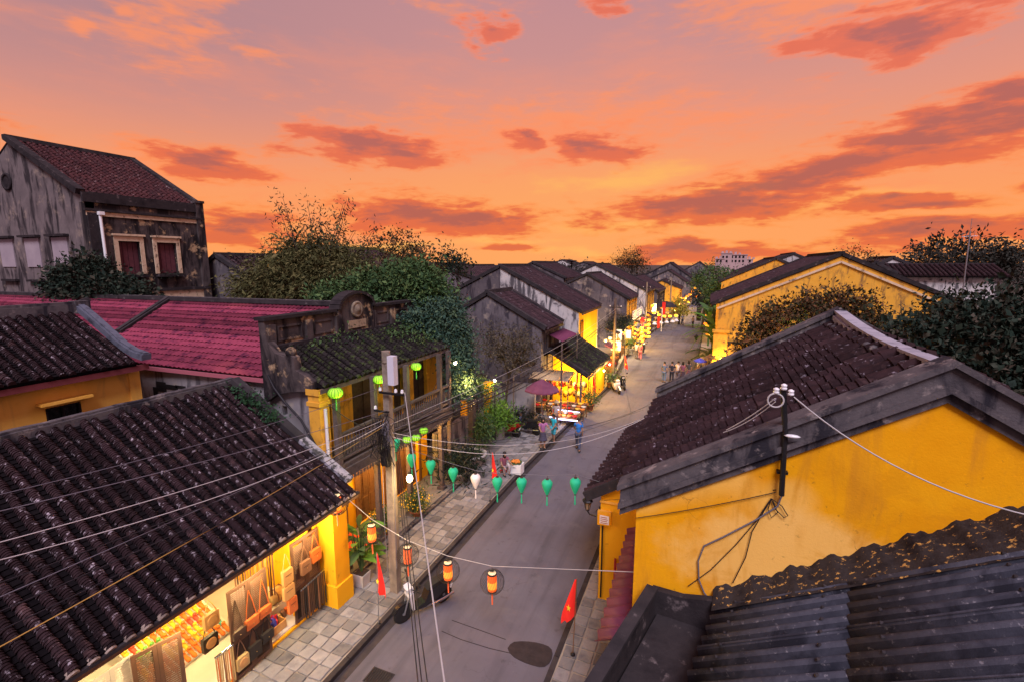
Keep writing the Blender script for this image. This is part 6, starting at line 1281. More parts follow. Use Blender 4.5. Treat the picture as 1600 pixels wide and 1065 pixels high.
# ================================================================== POLES AND CABLES
up_ = thing('utility_pole', 'tall worn concrete utility pole with white box on left pavement', 'pole', (-7.92, 10.44, .1))
mb = MB(); mb.cbox((-7.9, 10.44, 3.6), (.25, .22, 7.0), taper=.70); mb.build('shaft', POLEM, up_)
mb = MB(); mb.cbox((-7.68, 10.40, 6.70), (.20, .18, .78)); mb.build('meter_box', GREYB, up_); mb = MB(); mb.tube([(-7.9, 10.44, 6.9), (-7.9, 10.44, 7.2)], .12, 10); mb.build('pole_cap', POLEM, up_)
mb = MB(); mb.box((-8.02, 10.23, 6.08), (-7.2, 10.29, 6.13)); mb.box((-8.22, 10.23, 5.56), (-7.75, 10.29, 5.60)); mb.build('cross_arm', BLACKM, up_)
for x, z in ((-7.3, 6.135), (-7.5, 6.135), (-8.18, 5.605), (-8.0, 6.135)):
    mb = MB(); mb.lathe([(.02, 0), (.045, .02), (.045, .05), (.03, .06), (.045, .08), (.02, .11)], 8, (x, 10.26, z)); mb.build('insulator', PORC, up_)
mb = MB()
for k in range(9):
    a0 = k * .7; mb.tube([(-7.9 + (.16 + .10 * math.sin(a0 + t)) * math.cos(t * 1.0 + a0), 10.22 - .05 * math.sin(t), 4.75 + .08 * k * .6 + .22 * math.sin(t + a0 * .3)) for t in [i * .42 for i in range(16)]], .012, 4)
mb.tube([(-7.72, 10.25, 5.0), (-7.62, 10.2, 4.6), (-7.66, 10.24, 3.0), (-7.7, 10.26, 1.0)], .014, 5); mb.tube([(-8.02, 10.25, 4.6), (-8.04, 10.24, 2.2), (-8.0, 10.25, .8)], .012, 5); mb.build('cable_tangle', WIREG, up_)
mb = MB(); gq = random.Random(12)
for k in range(34):
    a = Vector((-7.9 + gq.uniform(-.14, .14), 10.24, gq.uniform(4.2, 5.6))); b = Vector((-7.9 + gq.uniform(-.55, .6), 10.1 + gq.uniform(-.1, .15), gq.uniform(4.1, 5.5))); c_ = Vector((-7.9 + gq.uniform(-.2, .2), 10.22, gq.uniform(4.0, 5.4))); mb.tube([a, a.lerp(b, .5) + Vector((0, -.03, .05)), b, b.lerp(c_, .5) - Vector((0, 0, .12)), c_], .009, 4)
mb.build('black_tangle', WIREB, up_)
mb = MB(); mb.cbox((-7.9, 10.24, 4.3), (.26, .10, .5)); mb.build('junction_box', BLACKM, up_)
bl = thing('street_bulb', 'bare glowing bulb hung on wire beside the concrete pole', 'light bulb', (-7.29, 10.44, 3.6))
mb = MB(); mb.lathe([(.02, -.11), (.07, -.06), (.085, 0), (.06, .07), (.03, .11)], 10, (-7.29, 10.44, 3.7)); mb.build('bulb', emis('hot bulb', (1, .78, .40), 45), bl); mb = MB(); mb.lathe([(.03, .11), (.035, .18), (.02, .2)], 8, (-7.29, 10.44, 3.7)); mb.build('socket', BLACKM, bl)
lamp((-7.0, 10.1, 3.45), 26, (1, .70, .30), .09, bl)
def pole(p, h, label, r=.11, arm=True, m=POLEM):
    t = thing('utility_pole', label, 'pole', p); p = Vector(p); mb = MB(); mb.tube([p, p + Vector((0, 0, h))], [r, r * .75], 8); mb.build('shaft', m, t)
    if arm: mb = MB(); mb.box((p.x - .5, p.y - .05, h - .7), (p.x + .5, p.y + .05, h - .62)); mb.box((p.x - .4, p.y - .05, h - 1.3), (p.x + .4, p.y + .05, h - 1.22)); mb.build('cross_arm', BLACKM, t); mb = MB(); [mb.lathe([(.03, 0), (.05, .03), (.03, .12)], 7, (p.x + dx, p.y, h - .62)) for dx in (-.45, 0, .45)]; mb.build('insulators', PORC, t)
    return t
pole((-7.03, 39.9, .1), 6.6, 'dark utility pole standing by parked scooters beyond the souvenir shop', .14, m=WOODG)
pole((-7.6, 66, .1), 7.0, 'grey utility pole further down the left pavement', .13)
pole((-6.2, 90, .1), 7.0, 'distant utility pole near the bend of the street', .13)
gl_ = thing('gate_pole', 'thin leaning pole rising from courtyard planting', 'pole', (-9.8, 24.2, .1)); mb = MB(); mb.tube([(-9.8, 24.2, .1), (-9.75, 24.2, 3.4)], .04, 6); mb.build('shaft', WOODG, gl_)

def cable(p, q, sag, r, m, label, group=None, n=18):
    p, q = Vector(p), Vector(q); r *= .68; mb = MB(); mb.tube([p.lerp(q, i / n) - Vector((0, 0, sag * 4 * (i / n) * (1 - i / n))) for i in range(n + 1)], r, 5)
    return tag(mb.build('overhead_cable', m), label, 'cable', group)
T1 = Vector((-7.9, 10.3, 4.95)); P2 = Vector((-7.03, 39.9, 6.0))
# bundle from the pole down the street
for k, (a, b, s, r, m) in enumerate([((-7.9, 10.3, 4.9), (-7.1, 39.8, 5.4), .75, .030, WIREB), ((-7.85, 10.3, 5.0), (-7.0, 39.8, 5.6), .60, .014, WIREG), ((-7.95, 10.3, 4.8), (-7.1, 39.8, 5.3), .95, .034, WIREB), ((-7.8, 10.3, 5.2), (-6.9, 39.8, 5.9), .45, .010, WIREW), ((-7.9, 10.3, 4.7), (-7.1, 39.8, 5.2), .55, .012, WIREG), ((-7.9, 10.3, 4.85), (-7.1, 39.8, 5.1), 1.15, .024, WIREB)]):
    cable(a, b, s, r, m, ['thickest black', 'topmost grey', 'lowest sagging black', 'thin white', 'thin middle grey', 'lowest grey'][k] + ' cable running down the street from the concrete pole')
for k, (a, b, s) in enumerate([((-7.03, 39.9, 5.9), (-7.6, 66, 6.3), .7), ((-7.4, 39.9, 5.3), (-7.9, 66, 5.8), .9), ((-6.7, 39.9, 5.9), (-7.2, 66, 6.3), .5), ((-7.03, 39.9, 5.2), (-7.6, 66, 5.7), 1.1)]): cable(a, b, s, .022, WIREB, ['middle high', 'left low', 'right high', 'lowest'][k] + ' black cable along street beyond the dark pole', 'cables between the second and third poles')
for k, (a, b, s) in enumerate([((-7.6, 66, 6.3), (-6.2, 90, 6.3), .7), ((-7.9, 66, 5.8), (-6.5, 90, 5.8), .9), ((-7.2, 66, 6.3), (-5.8, 90, 6.2), .5)]): cable(a, b, s, .03, WIREB, ['middle', 'left', 'right'][k] + ' dark cable strung towards the street bend', 'cables towards the bend')
for k, (q, z_, s) in enumerate([((-9.9, 12.4), 3.6, .25), ((-9.95, 14.2), 3.5, .3), ((-9.95, 16.4), 4.8, .35), ((-10.1, 10.4), 5.6, .15), ((-9.3, 21.0), 3.0, .5), ((-9.0, 26.0), 3.4, .7), ((-8.8, 28.6), 3.6, .6)]): cable((-7.9, 10.3, 4.6 + .1 * k), (q[0], q[1], z_), s, .016, WIREB, ['lowest', 'second', 'third', 'shortest', 'fifth', 'sixth', 'longest'][k] + ' black service cable from concrete pole to house fronts', 'service cables to the left houses')
# cables over the shop roof towards the left foreground
W0 = [((605, 640), (0, 786), .12, .010, WIREG, 'upper thin pale cable crossing the shop roof'), ((600, 655), (0, 822), .25, .010, WIREW, 'white cable sagging across middle of shop roof'), ((606, 658), (0, 826), .5, .010, WIREW, 'second white cable just under the first over shop roof'),
      ((598, 660), (0, 922), .10, .010, WIREG, 'lower grey cable crossing shop roof to the left edge'), ((600, 665), (0, 998), .12, .012, WIREO, 'ochre cable crossing the shop roof to bottom left'), ((604, 668), (0, 890), .2, .012, WIREB, 'black cable over shop roof, upper of three'), ((604, 670), (0, 935), .2, .012, WIREB, 'black cable over shop roof, middle of three'), ((604, 672), (0, 960), .25, .012, WIREB, 'black cable over shop roof, lowest of three')]
for (a, b, s, r, m, lab) in W0:
    p = atY(a[0], a[1], 10.28); q = atX(b[0], b[1], -7.6 - .15 * s); d = (q - p); cable(p, p + d * 1.35, s, r, m, lab)
cable(atY(607, 600, 10.3), atX(0, 786, -8.3) + Vector((0, -2, .4)), .2, .008, WIREG, 'very thin cable from upper insulator over shop roof')
# from the pole across the street
cable((-7.7, 10.3, 5.0), atY(1000, 655, 17.0), .62, .013, WIREW, 'upper white cable sagging from pole across street to porch roof')
cable((-7.8, 10.3, 4.9), atY(1030, 640, 15.6), .95, .013, WIREW, 'lower white cable sagging from pole across street to far roof coping')
for k, (a, b, s) in enumerate([((-7.8, 10.3, 4.6), (-1.9, 19, 4.0), .5), ((-7.8, 10.3, 4.5), (-1.8, 20, 3.9), .7), ((-7.8, 10.3, 4.7), (-2.0, 18, 4.1), .4), ((-7.03, 39.9, 5.2), (-2.3, 17, 4.2), .6)]): cable(a, b, s, .007, WIREB, ['thin wire across street, second from top', 'lowest thin wire from pole to porch roof', 'uppermost thin wire from pole to porch roof', 'thin wire from far dark pole to porch roof'][k], 'thin wires across the street')
cable((-7.28, 10.35, 6.15), atZ(695, 1065, 5.6) + (atZ(695, 1065, 5.6) - Vector((-7.28, 10.35, 6.15))) * .25, .05, .014, WIREW, 'taut white cable dropping from pole top to bottom centre')
for k, dx in enumerate((0, 6, 15)):
    p = Vector((-7.6 + .05 * k, 10.3, 4.6)); q = atZ(654 + dx, 1065, 4.2); cable(p, p + (q - p) * 1.15, .25, .013, WIREB, ['left', 'middle', 'right'][k] + ' one of three black cables dropping steeply from pole past scooter', 'three black cables beside the scooter')
cable((1.3, 8.2, 7.5), atY(1600, 826, 7.3) + Vector((1.2, -.1, .25)), .5, .016, WIREW, 'white cable swinging from service mast across the big yellow wall')
cable((1.05, 8.2, 7.45), atY(1135, 671, 8.7), .03, .014, WIREW, 'upper of two white cables from mast down to roof coping'); cable((1.06, 8.2, 7.40), atY(1130, 675, 8.7), .06, .011, WIREW, 'lower of two white cables from mast down to roof coping')
cable((-2.3, 12.3, 3.15), (1.2, 8.36, 5.9), .02, .010, WIREB, 'dark wire stretched along yellow wall to foot of mast')
cable((-.98, 8.36, 4.95), (1.2, 8.36, 5.86), .03, .010, WIREB, 'second dark wire along yellow wall below the coping')
# loose cable on the wall below the mast
lw = thing('loose_cable', 'loose grey and black cable coil hanging on yellow wall under the mast', 'cable', (1.15, 8.3, 5.7))
def onw(x, y): return atY(x, y, 8.36)
mb = MB(); mb.tube([onw(*q) for q in ((1222, 772), (1215, 790), (1180, 812), (1130, 838), (1100, 852), (1091, 875), (1092, 905), (1100, 925), (1113, 942))], .014, 6); mb.build('cable_run', WIREG, lw)
mb = MB()
for P in (((1205, 778), (1180, 815), (1150, 850), (1110, 890), (1075, 915)), ((1205, 778), (1175, 830), (1165, 870), (1145, 910)), ((1205, 778), (1222, 790), (1231, 805), (1225, 808), (1212, 795), (1205, 778)), ((1205, 778), (1200, 795), (1205, 808), (1215, 800), (1208, 782))): mb.tube([onw(*q) for q in P], .008, 4)
mb.build('cable_coil', WIREB, lw)
rc = thing('roof_cable', 'black cable lying down the grey wall and roof edge by balcony house', 'cable', (-11, 10, 5)); mb = MB(); mb.tube([atY(x, y, 10.05) for x, y in ((418, 585), (428, 605), (445, 628), (470, 655), (490, 690), (505, 715))], .035, 6); mb.build('cable_run', WIREB, rc)

# ================================================================== LANTERNS
def ribbed(prof, c, n=16, lobe=.05): mb = MB(); mb.lathe(prof, n, c, True, 1, 1, 1, lobe); return mb
TEAL = emis('teal silk', (.0, .42, .20), .16, (.01, .40, .20)); LIME = emis('lime silk', (.34, .80, .01), .55, (.35, .7, .05)); CREAMS = emis('cream silk', (.75, .62, .58), .2, (.75, .66, .62))
def heart_lantern(p, label, m=TEAL, s=1.0, tassel=True):
    t = thing('silk_lantern', label, 'lantern', p); p = Vector(p)
    mb = ribbed([(.03 * s, -.36 * s), (.075 * s, -.26 * s), (.135 * s, -.12 * s), (.165 * s, -.0 * s), (.155 * s, .06 * s), (.10 * s, .12 * s), (.05 * s, .135 * s)], p, 28, .10); mb.build('lantern_body', m, t)
    mb = MB(); mb.lathe([(.05 * s, .136 * s), (.05 * s, .16 * s), (.035 * s, .165 * s)], 10, p); mb.lathe([(.03 * s, -.39 * s), (.035 * s, -.362 * s)], 8, p); mb.tube([p + Vector((0, 0, .16 * s)), p + Vector((0, 0, .26 * s))], .006, 4); mb.build('cap', WOODD, t)
    if tassel: mb = MB(); mb.lathe([(.014 * s, -.40 * s), (.022 * s, -.46 * s), (.016 * s, -.5 * s), (.026 * s, -.66 * s), (.02 * s, -.70 * s)], 6, p); mb.build('tassel', m, t)
    return t
tl = [((643, 714), 'teal heart shaped lantern just right of the concrete pole'), ((673, 724), 'teal lantern second from the pole on cross street string'), ((708, 736), 'teal lantern left of the white one'), ((743, 746), 'white heart shaped lantern among teal ones over pavement'), ((777, 751), 'teal lantern right of the white one above the kerb'), ((815, 752), 'teal lantern second right of the white one'), ((855, 755), 'teal lantern third right of the white one'), ((899, 753), 'rightmost teal lantern nearest the wrought iron wall lantern')]
prev = None; pts = []
for (q, lab) in tl:
    p = atY(q[0], q[1], 13.0); heart_lantern(p, lab, CREAMS if 'white heart' in lab else TEAL, 1.0); pts.append(p + Vector((0, 0, .26)))
heart_lantern(atY(618, 690, 12.2), 'teal lantern partly hidden behind the concrete pole', TEAL, .9)
cp = [Vector((-9.75, 13.2, 3.75))] + pts + [Vector((-2.42, 12.6, 3.15 + .35))]; mb = MB(); mb.tube(cp, .008, 4); tag(mb.build('lantern_string', WIREG), 'string of teal lanterns across the street', 'string')
def round_lantern(p, label, m, s=1.0, tassel=None, group=None, name='round_lantern', light=0, lc=(1, .6, .15), part='lantern_body'):
    t = thing(name, label, 'lantern', p, 0, group); p = Vector(p)
    mb = ribbed([(.05 * s, -.13 * s), (.13 * s, -.105 * s), (.18 * s, -.04 * s), (.18 * s, .04 * s), (.13 * s, .105 * s), (.05 * s, .13 * s)], p, 20, .06); mb.build(part, m, t)
    if m is LIME:
        rb = MB()
        for q in range(14):
            a = q * math.pi / 7; rb.tube([p + Vector((r_ * s * 1.02 * math.cos(a), r_ * s * 1.02 * math.sin(a), z_ * s)) for r_, z_ in ((.05, -.13), (.13, -.105), (.18, -.04), (.18, .04), (.13, .105), (.05, .13))], .009, 4, False)
        rb.build('ribs', emis('green rib', (.1, .35, .01), .12, (.08, .25, .02)), t)
    mb = MB(); mb.lathe([(.05 * s, .131 * s), (.05 * s, .16 * s), (.02 * s, .17 * s)], 8, p); mb.lathe([(.03 * s, -.16 * s), (.05 * s, -.131 * s)], 8, p); mb.tube([p + Vector((0, 0, .16 * s)), p + Vector((0, 0, .3 * s))], .006, 4); mb.build('cap', WOODD, t)
    if tassel: mb = MB(); mb.lathe([(.014, -.17 * s), (.022, -.25 * s), (.026, -.42 * s), (.02, -.46 * s)], 6, p); mb.build('tassel', tassel, t)
    if light: lamp(p - Vector((0, 0, .0)) + Vector((.3, 0, -.25)), light, lc, .12, t)
    return t
LT = emis('dark green tassel', (.05, .2, .05), .1, (.03, .16, .05))
for (q, x, s, lab) in (((524, 613), -9.6, 1.12, 'largest lime lantern hanging at near end of the balcony eave'), ((592, 592), -9.6, 1.0, 'lime lantern half hidden behind concrete pole under eave'), ((650, 572), -9.6, 1.0, 'lime lantern at far end of the balcony eave')): round_lantern(atX(q[0], q[1], x), lab, LIME, s, LT, light=3, lc=(.7, 1, .1))
for (q, x, lab) in (((636, 686), -9.3, 'lime lantern nearest the pole in the trio below balcony'), ((650, 683), -9.3, 'middle lime lantern of the trio below balcony'), ((662, 672), -9.3, 'highest and rightmost lime lantern of the trio below balcony')): round_lantern(atX(q[0], q[1], x), lab, LIME, .85, None)
def barrel_lantern(p, label, lit=True, s=1.0):
    t = thing('barrel_lantern', label, 'lantern', p); p = Vector(p)
    m = emis('lit orange paper', (1.0, .11, .008), .75, (.7, .12, .02)) if lit else emis('dim orange paper', (.9, .10, .02), .55, (.7, .14, .04))  # the unlit one also has a faint glow put into its paper
    mb = MB(); mb.lathe([(.105, -.22), (.112, -.18), (.112, .18), (.105, .22)], 16, p); mb.build('paper_barrel', m, t)
    if lit: mb = MB(); mb.lathe([(.1145, -.15), (.1155, -.06), (.1145, .02)], 16, p); mb.build('glow_band', emis('glow paper', (1, .34, .02), .95, (.8, .3, .05)), t)
    mb = MB(); mb.lathe([(.118, -.235), (.118, -.215)], 16, p); mb.build('rim', WOODD, t); mb = MB(); mb.lathe([(.118, .205), (.118, .235)], 16, p); mb.build('rim', WOODD, t)
    mb = MB(); mb.lathe([(.03, .236), (.10, .24), (.02, .245)], 12, p); mb.build('lamp_disc', emis('warm disc', (1, .75, .45), 1.5 if lit else .7), t)
    mb = MB(); Rr = .30
    for k in range(14):
        a = math.pi * k / 14
        mb.tube([(p.x + Rr * math.sin(b) * math.cos(a + .5 * math.cos(b)), p.y + Rr * math.sin(b) * math.sin(a + .5 * math.cos(b)), p.z + Rr * math.cos(b)) for b in [i * 2 * math.pi / 20 for i in range(21)]], .0038, 3, False)
    mb.build('wire_cage', BLACKM, t)
    mb = MB(); mb.tube([p + Vector((0, 0, .23)), p + Vector((0, 0, .42))], .006, 4); mb.build('hanger', BLACKM, t)
    mb = MB(); mb.lathe([(.012, -.24), (.022, -.31), (.014, -.34), (.022, -.36), (.018, -.62)], 6, p); mb.build('tassel', emis('orange tassel', (.8, .1, .02), .4, (.6, .1, .03)), t)
    if lit: lamp(p - Vector((0, .0, .75)), 1.6, (1, .4, .08), .08, t)
bls = [((526, 786), 9.12, True, 'red barrel lantern mounted against top of the yellow column'), ((581, 832), 9.9, True, 'glowing orange barrel lantern between column and pole'), ((637, 866), 9.85, False, 'unlit barrel lantern in wire cage right of concrete pole'), ((700, 891), 9.8, True, 'lit barrel lantern in wire cage above the scooter'), ((769, 908), 9.75, True, 'lit barrel lantern in wire cage over middle of road')]
cp = []
for q, y, lit, lab in bls: p = atY(q[0], q[1], y); barrel_lantern(p, lab, lit); cp.append(p + Vector((0, 0, .42)))
cp.append(atY(995, 893, 8.6)); mb = MB(); mb.tube(cp, .008, 4); tag(mb.build('lantern_string', WIREW), 'string of orange barrel lanterns across the near street', 'string')
# flags
def flag(px, py, h, label, top, w=.55, lean=(0, 0), fly=1):
    b = atZ(px, py, .1); t = thing('flag', label, 'flag', b); e = b + Vector((lean[0], lean[1], h)); mb = MB(); mb.tube([b, e], .012, 6); mb.build('staff', STEEL if fly > 0 else WOODB, t)
    mb = MB(); mb.lathe([(.06, 0), (.06, .03), (.02, .06)], 8, b); mb.build('foot', BLACKM, t)
    L = .95; n = 8; vs = []
    for i in range(n + 1):
        t_ = i / n; q = e - (e - b).normalized() * (t_ * L + .02); ww = w * 1.35 * (.08 + .62 * t_) * (1 - .35 * max(0, t_ - .8) * 5 * .5)
        for k in range(5): u = k / 4; vs.append(q + Vector((fly * ww * u * .75, .14 * math.sin(u * 7 + t_ * 2) * t_ * .7 - ww * u * .3, -.22 * u * t_)))
    mb = MB(); mb._add(vs, [(5 * i + k, 5 * i + k + 1, 5 * i + 6 + k, 5 * i + 5 + k) for i in range(n) for k in range(4)], True); mb.build('cloth', REDC, t)
    c = vs[5 * 5 + 2]; st = []
    for k in range(10): a = math.pi / 2 + k * math.pi / 5; rr = .10 if k % 2 == 0 else .042; st.append((c.x + rr * math.cos(a) * .6, c.y - .045 - .1 * rr * math.cos(a), c.z + rr * math.sin(a)))
    mb = MB(); mb._add(st, [tuple(range(10))], False); mb.build('star', STAR, t)
flag(592, 975, 2.05, 'red flag with yellow star on thin staff left of the concrete pole', 0, .5, (.0, .05), 1)
flag(895, 1022, 1.95, 'red flag with yellow star leaning on right pavement', 0, .55, (.02, .15), -1)
flag(766, 782, 2.05, 'red flag with yellow star beside seated fruit vendor', 0, .5, (.05, .1), 1)
flag(975, 592, 2.0, 'small red flag by pot plants on the far left pavement', 0, .5)
flag(925, 632, 2.0, 'small red flag at corner post of the souvenir stall', 0, .45)

# ================================================================== SCOOTERS
def scooter(p, rz, label, body, seatm=RUBBER, lean=.10, group=None, front=False):
    t = thing('scooter', label, 'scooter', (0, 0, 0), 0, group)
    for x, nm in ((.62, 'front_wheel'), (-.62, 'rear_wheel')):
        w = MB(); w.xf = Matrix.Translation((x, 0, .28)) @ Matrix.Rotation(R(90), 4, 'X'); w.lathe([(.22, -.04), (.265, -.035), (.285, 0), (.265, .035), (.22, .04)], 20); wo = w.build('wheel', RUBBER, t)
        w = MB(); w.xf = Matrix.Translation((x, 0, .28)) @ Matrix.Rotation(R(90), 4, 'X'); w.lathe([(.185, -.03), (.215, -.03), (.215, .03), (.185, .03)], 20); w.lathe([(.04, -.05), (.05, 0), (.04, .05)], 10)
        for k in range(6): a = k * math.pi / 3; w.tube([(.04 * math.cos(a), .04 * math.sin(a), 0), (.19 * math.cos(a), .19 * math.sin(a), 0)], .012, 4)
        w.build('rim', STEEL, wo)
    mb = MB(); mb.prism([(-.78, -.13, .62), (-.70, -.13, .80), (-.1, -.13, .70), (.02, -.13, .42), (.30, -.13, .36), (.36, -.13, .30), (.0, -.13, .26), (-.35, -.13, .34), (-.6, -.13, .48)], (0, .26, 0)); mb.build('body', body, t)
    mb = MB(); mb.prism([(.34, -.17, .34), (.40, -.17, .34), (.52, -.14, .78), (.47, -.14, .92), (.40, -.15, .9)], (0, .31, 0)); mb.build('leg_shield', SWHT if front else body, t)
    mb = MB(); mb.xf = Matrix.Translation((.62, 0, .28)); mb.prism([(.30 * math.cos(a), -.06, .30 * math.sin(a)) for a in [R(20 + i * 15) for i in range(10)]] + [(.33 * math.cos(a), -.06, .33 * math.sin(a)) for a in [R(155 - i * 15) for i in range(10)]], (0, .12, 0)); mb.xf = None; mb.build('fender', body, t)
    mb = MB(); mb.prism([(-.74, -.12, .81), (-.70, -.12, .87), (-.35, -.12, .86), (-.12, -.12, .80), (-.05, -.12, .73), (-.12, -.12, .71)], (0, .24, 0)); mb.build('seat', seatm, t)
    mb = MB(); mb.tube([(.62, -.07, .28), (.50, -.06, .72), (.44, 0, .95)], .025, 6); mb.tube([(.62, .07, .28), (.50, .06, .72), (.44, 0, .95)], .025, 6); mb.build('fork', STEEL, t)
    mb = MB(); mb.tube([(.34, -.36, 1.02), (.40, -.18, 1.0), (.44, 0, .97), (.40, .18, 1.0), (.34, .36, 1.02)], .018, 6); mb.build('handlebar', BLACKM, t)
    mb = MB(); mb.cbox((.46, 0, .98), (.16, .26, .16), ry=.3); mb.build('headlight_cowl', SWHT if front else body, t); mb = MB(); mb.cbox((.552, 0, .975), (.02, .17, .10), ry=.3); mb.build('headlight', mat('lamp glass', [(.6, .6, .62)], .15, 3, 0), t)
    for s_ in (-1, 1): mb = MB(); mb.tube([(.38, .24 * s_, 1.01), (.36, .34 * s_, 1.2)], .008, 4); mb.cbox((.36, .36 * s_, 1.24), (.02, .12, .08)); mb.build('mirror', BLACKM, t)
    mb = MB(); mb.cbox((-.81, 0, .66), (.05, .16, .08)); mb.build('tail_light', mat('red lamp glass', [(.4, .01, .01)], .3, 3, 0), t); mb = MB(); mb.cbox((-.84, 0, .50), (.02, .18, .14), ry=-.3); mb.build('number_plate', WHITEP, t)
    mb = MB(); mb.tube([(-.15, .16, .28), (-.5, .18, .30), (-.85, .18, .34)], .04, 8); mb.build('exhaust', CHROME, t); mb = MB(); mb.box((-.25, -.10, .2), (.12, .10, .36)); mb.build('engine', STEEL, t)
    mb = MB(); mb.tube([(.0, -.12, .22), (-.05, -.28, .012)], .012, 5); mb.build('side_stand', BLACKM, t)
    t.location = p; t.rotation_euler = (lean, 0, rz); return t
SBLK = mat('black gloss paint', [(.012, .012, .014)], .2, 4, 0, spec=.6); SRED = mat('red gloss paint', [(.35, .015, .015)], .25, 4, 0, spec=.6); SWHT = mat('white gloss paint', [(.6, .6, .62)], .25, 4, 0, spec=.6); SBLU = mat('navy gloss paint', [(.02, .03, .08)], .25, 4, 0, spec=.6)
p = atZ(640, 962, 0); q = atZ(675, 925, 0); scooter((-6.78, 10.15, 0), R(-118), 'black scooter with white front parked at kerb by the concrete pole', SBLK, lean=-.08, front=True)
scooter(atZ(963, 612, 0), R(-60), 'white scooter parked at kerb by the dark utility pole', SWHT); scooter(atZ(972, 606, 0), R(-64), 'black scooter parked outermost by the dark utility pole', SBLK); scooter(atZ(957, 602, .1), R(-62), 'navy scooter tucked behind other scooters at the dark pole', SBLU)
scooter(atZ(790, 680, .13), R(178), 'red scooter parked in courtyard beside bushy pot plant', SRED); scooter(atZ(822, 676, .13), R(172), 'dark scooter parked under the pink umbrella', SBLK)
scooter(atZ(1002, 552, .1), R(80), 'dark scooter standing before the lantern shop', SBLK)

# ================================================================== PEOPLE
SKIN = mat('skin', [(.34, .19, .12)], .6, 5, 0, rand=.15); HAIR = mat('black hair', [(.012, .01, .01)], .5, 5, .1, rand=0); STRAW = mat('straw', [(.52, .42, .26)], .9, 6, .3, rand=.1)
def skinned(name, verts, edges, radii, m, parent, sub=1, root=0):
    me = bpy.data.meshes.new(name); me.from_pydata(verts, edges, []); o = bpy.data.objects.new(name, me); COL.objects.link(o)
    md = o.modifiers.new('skin', 'SKIN'); md.use_smooth_shade = True
    for i, r in enumerate(radii): sv_ = me.skin_vertices[0].data[i]; sv_.radius = (r, r) if not isinstance(r, tuple) else r; sv_.use_root = (i == root)
    if sub: s_ = o.modifiers.new('sub', 'SUBSURF'); s_.levels = sub; s_.render_levels = sub
    dg = bpy.context.evaluated_depsgraph_get(); nm = bpy.data.meshes.new_from_object(o.evaluated_get(dg)); nm.name = name
    o.modifiers.clear(); o.data = nm; bpy.data.meshes.remove(me); nm.materials.clear(); nm.materials.append(m); o.parent = parent; return o
CL = {}
def cloth(c): 
    k = 'cloth %.2f %.2f %.2f' % c
    return mat(k, [c, tuple(min(1, v * 1.25) for v in c)], .85, 9, .2, 40, rand=.05)
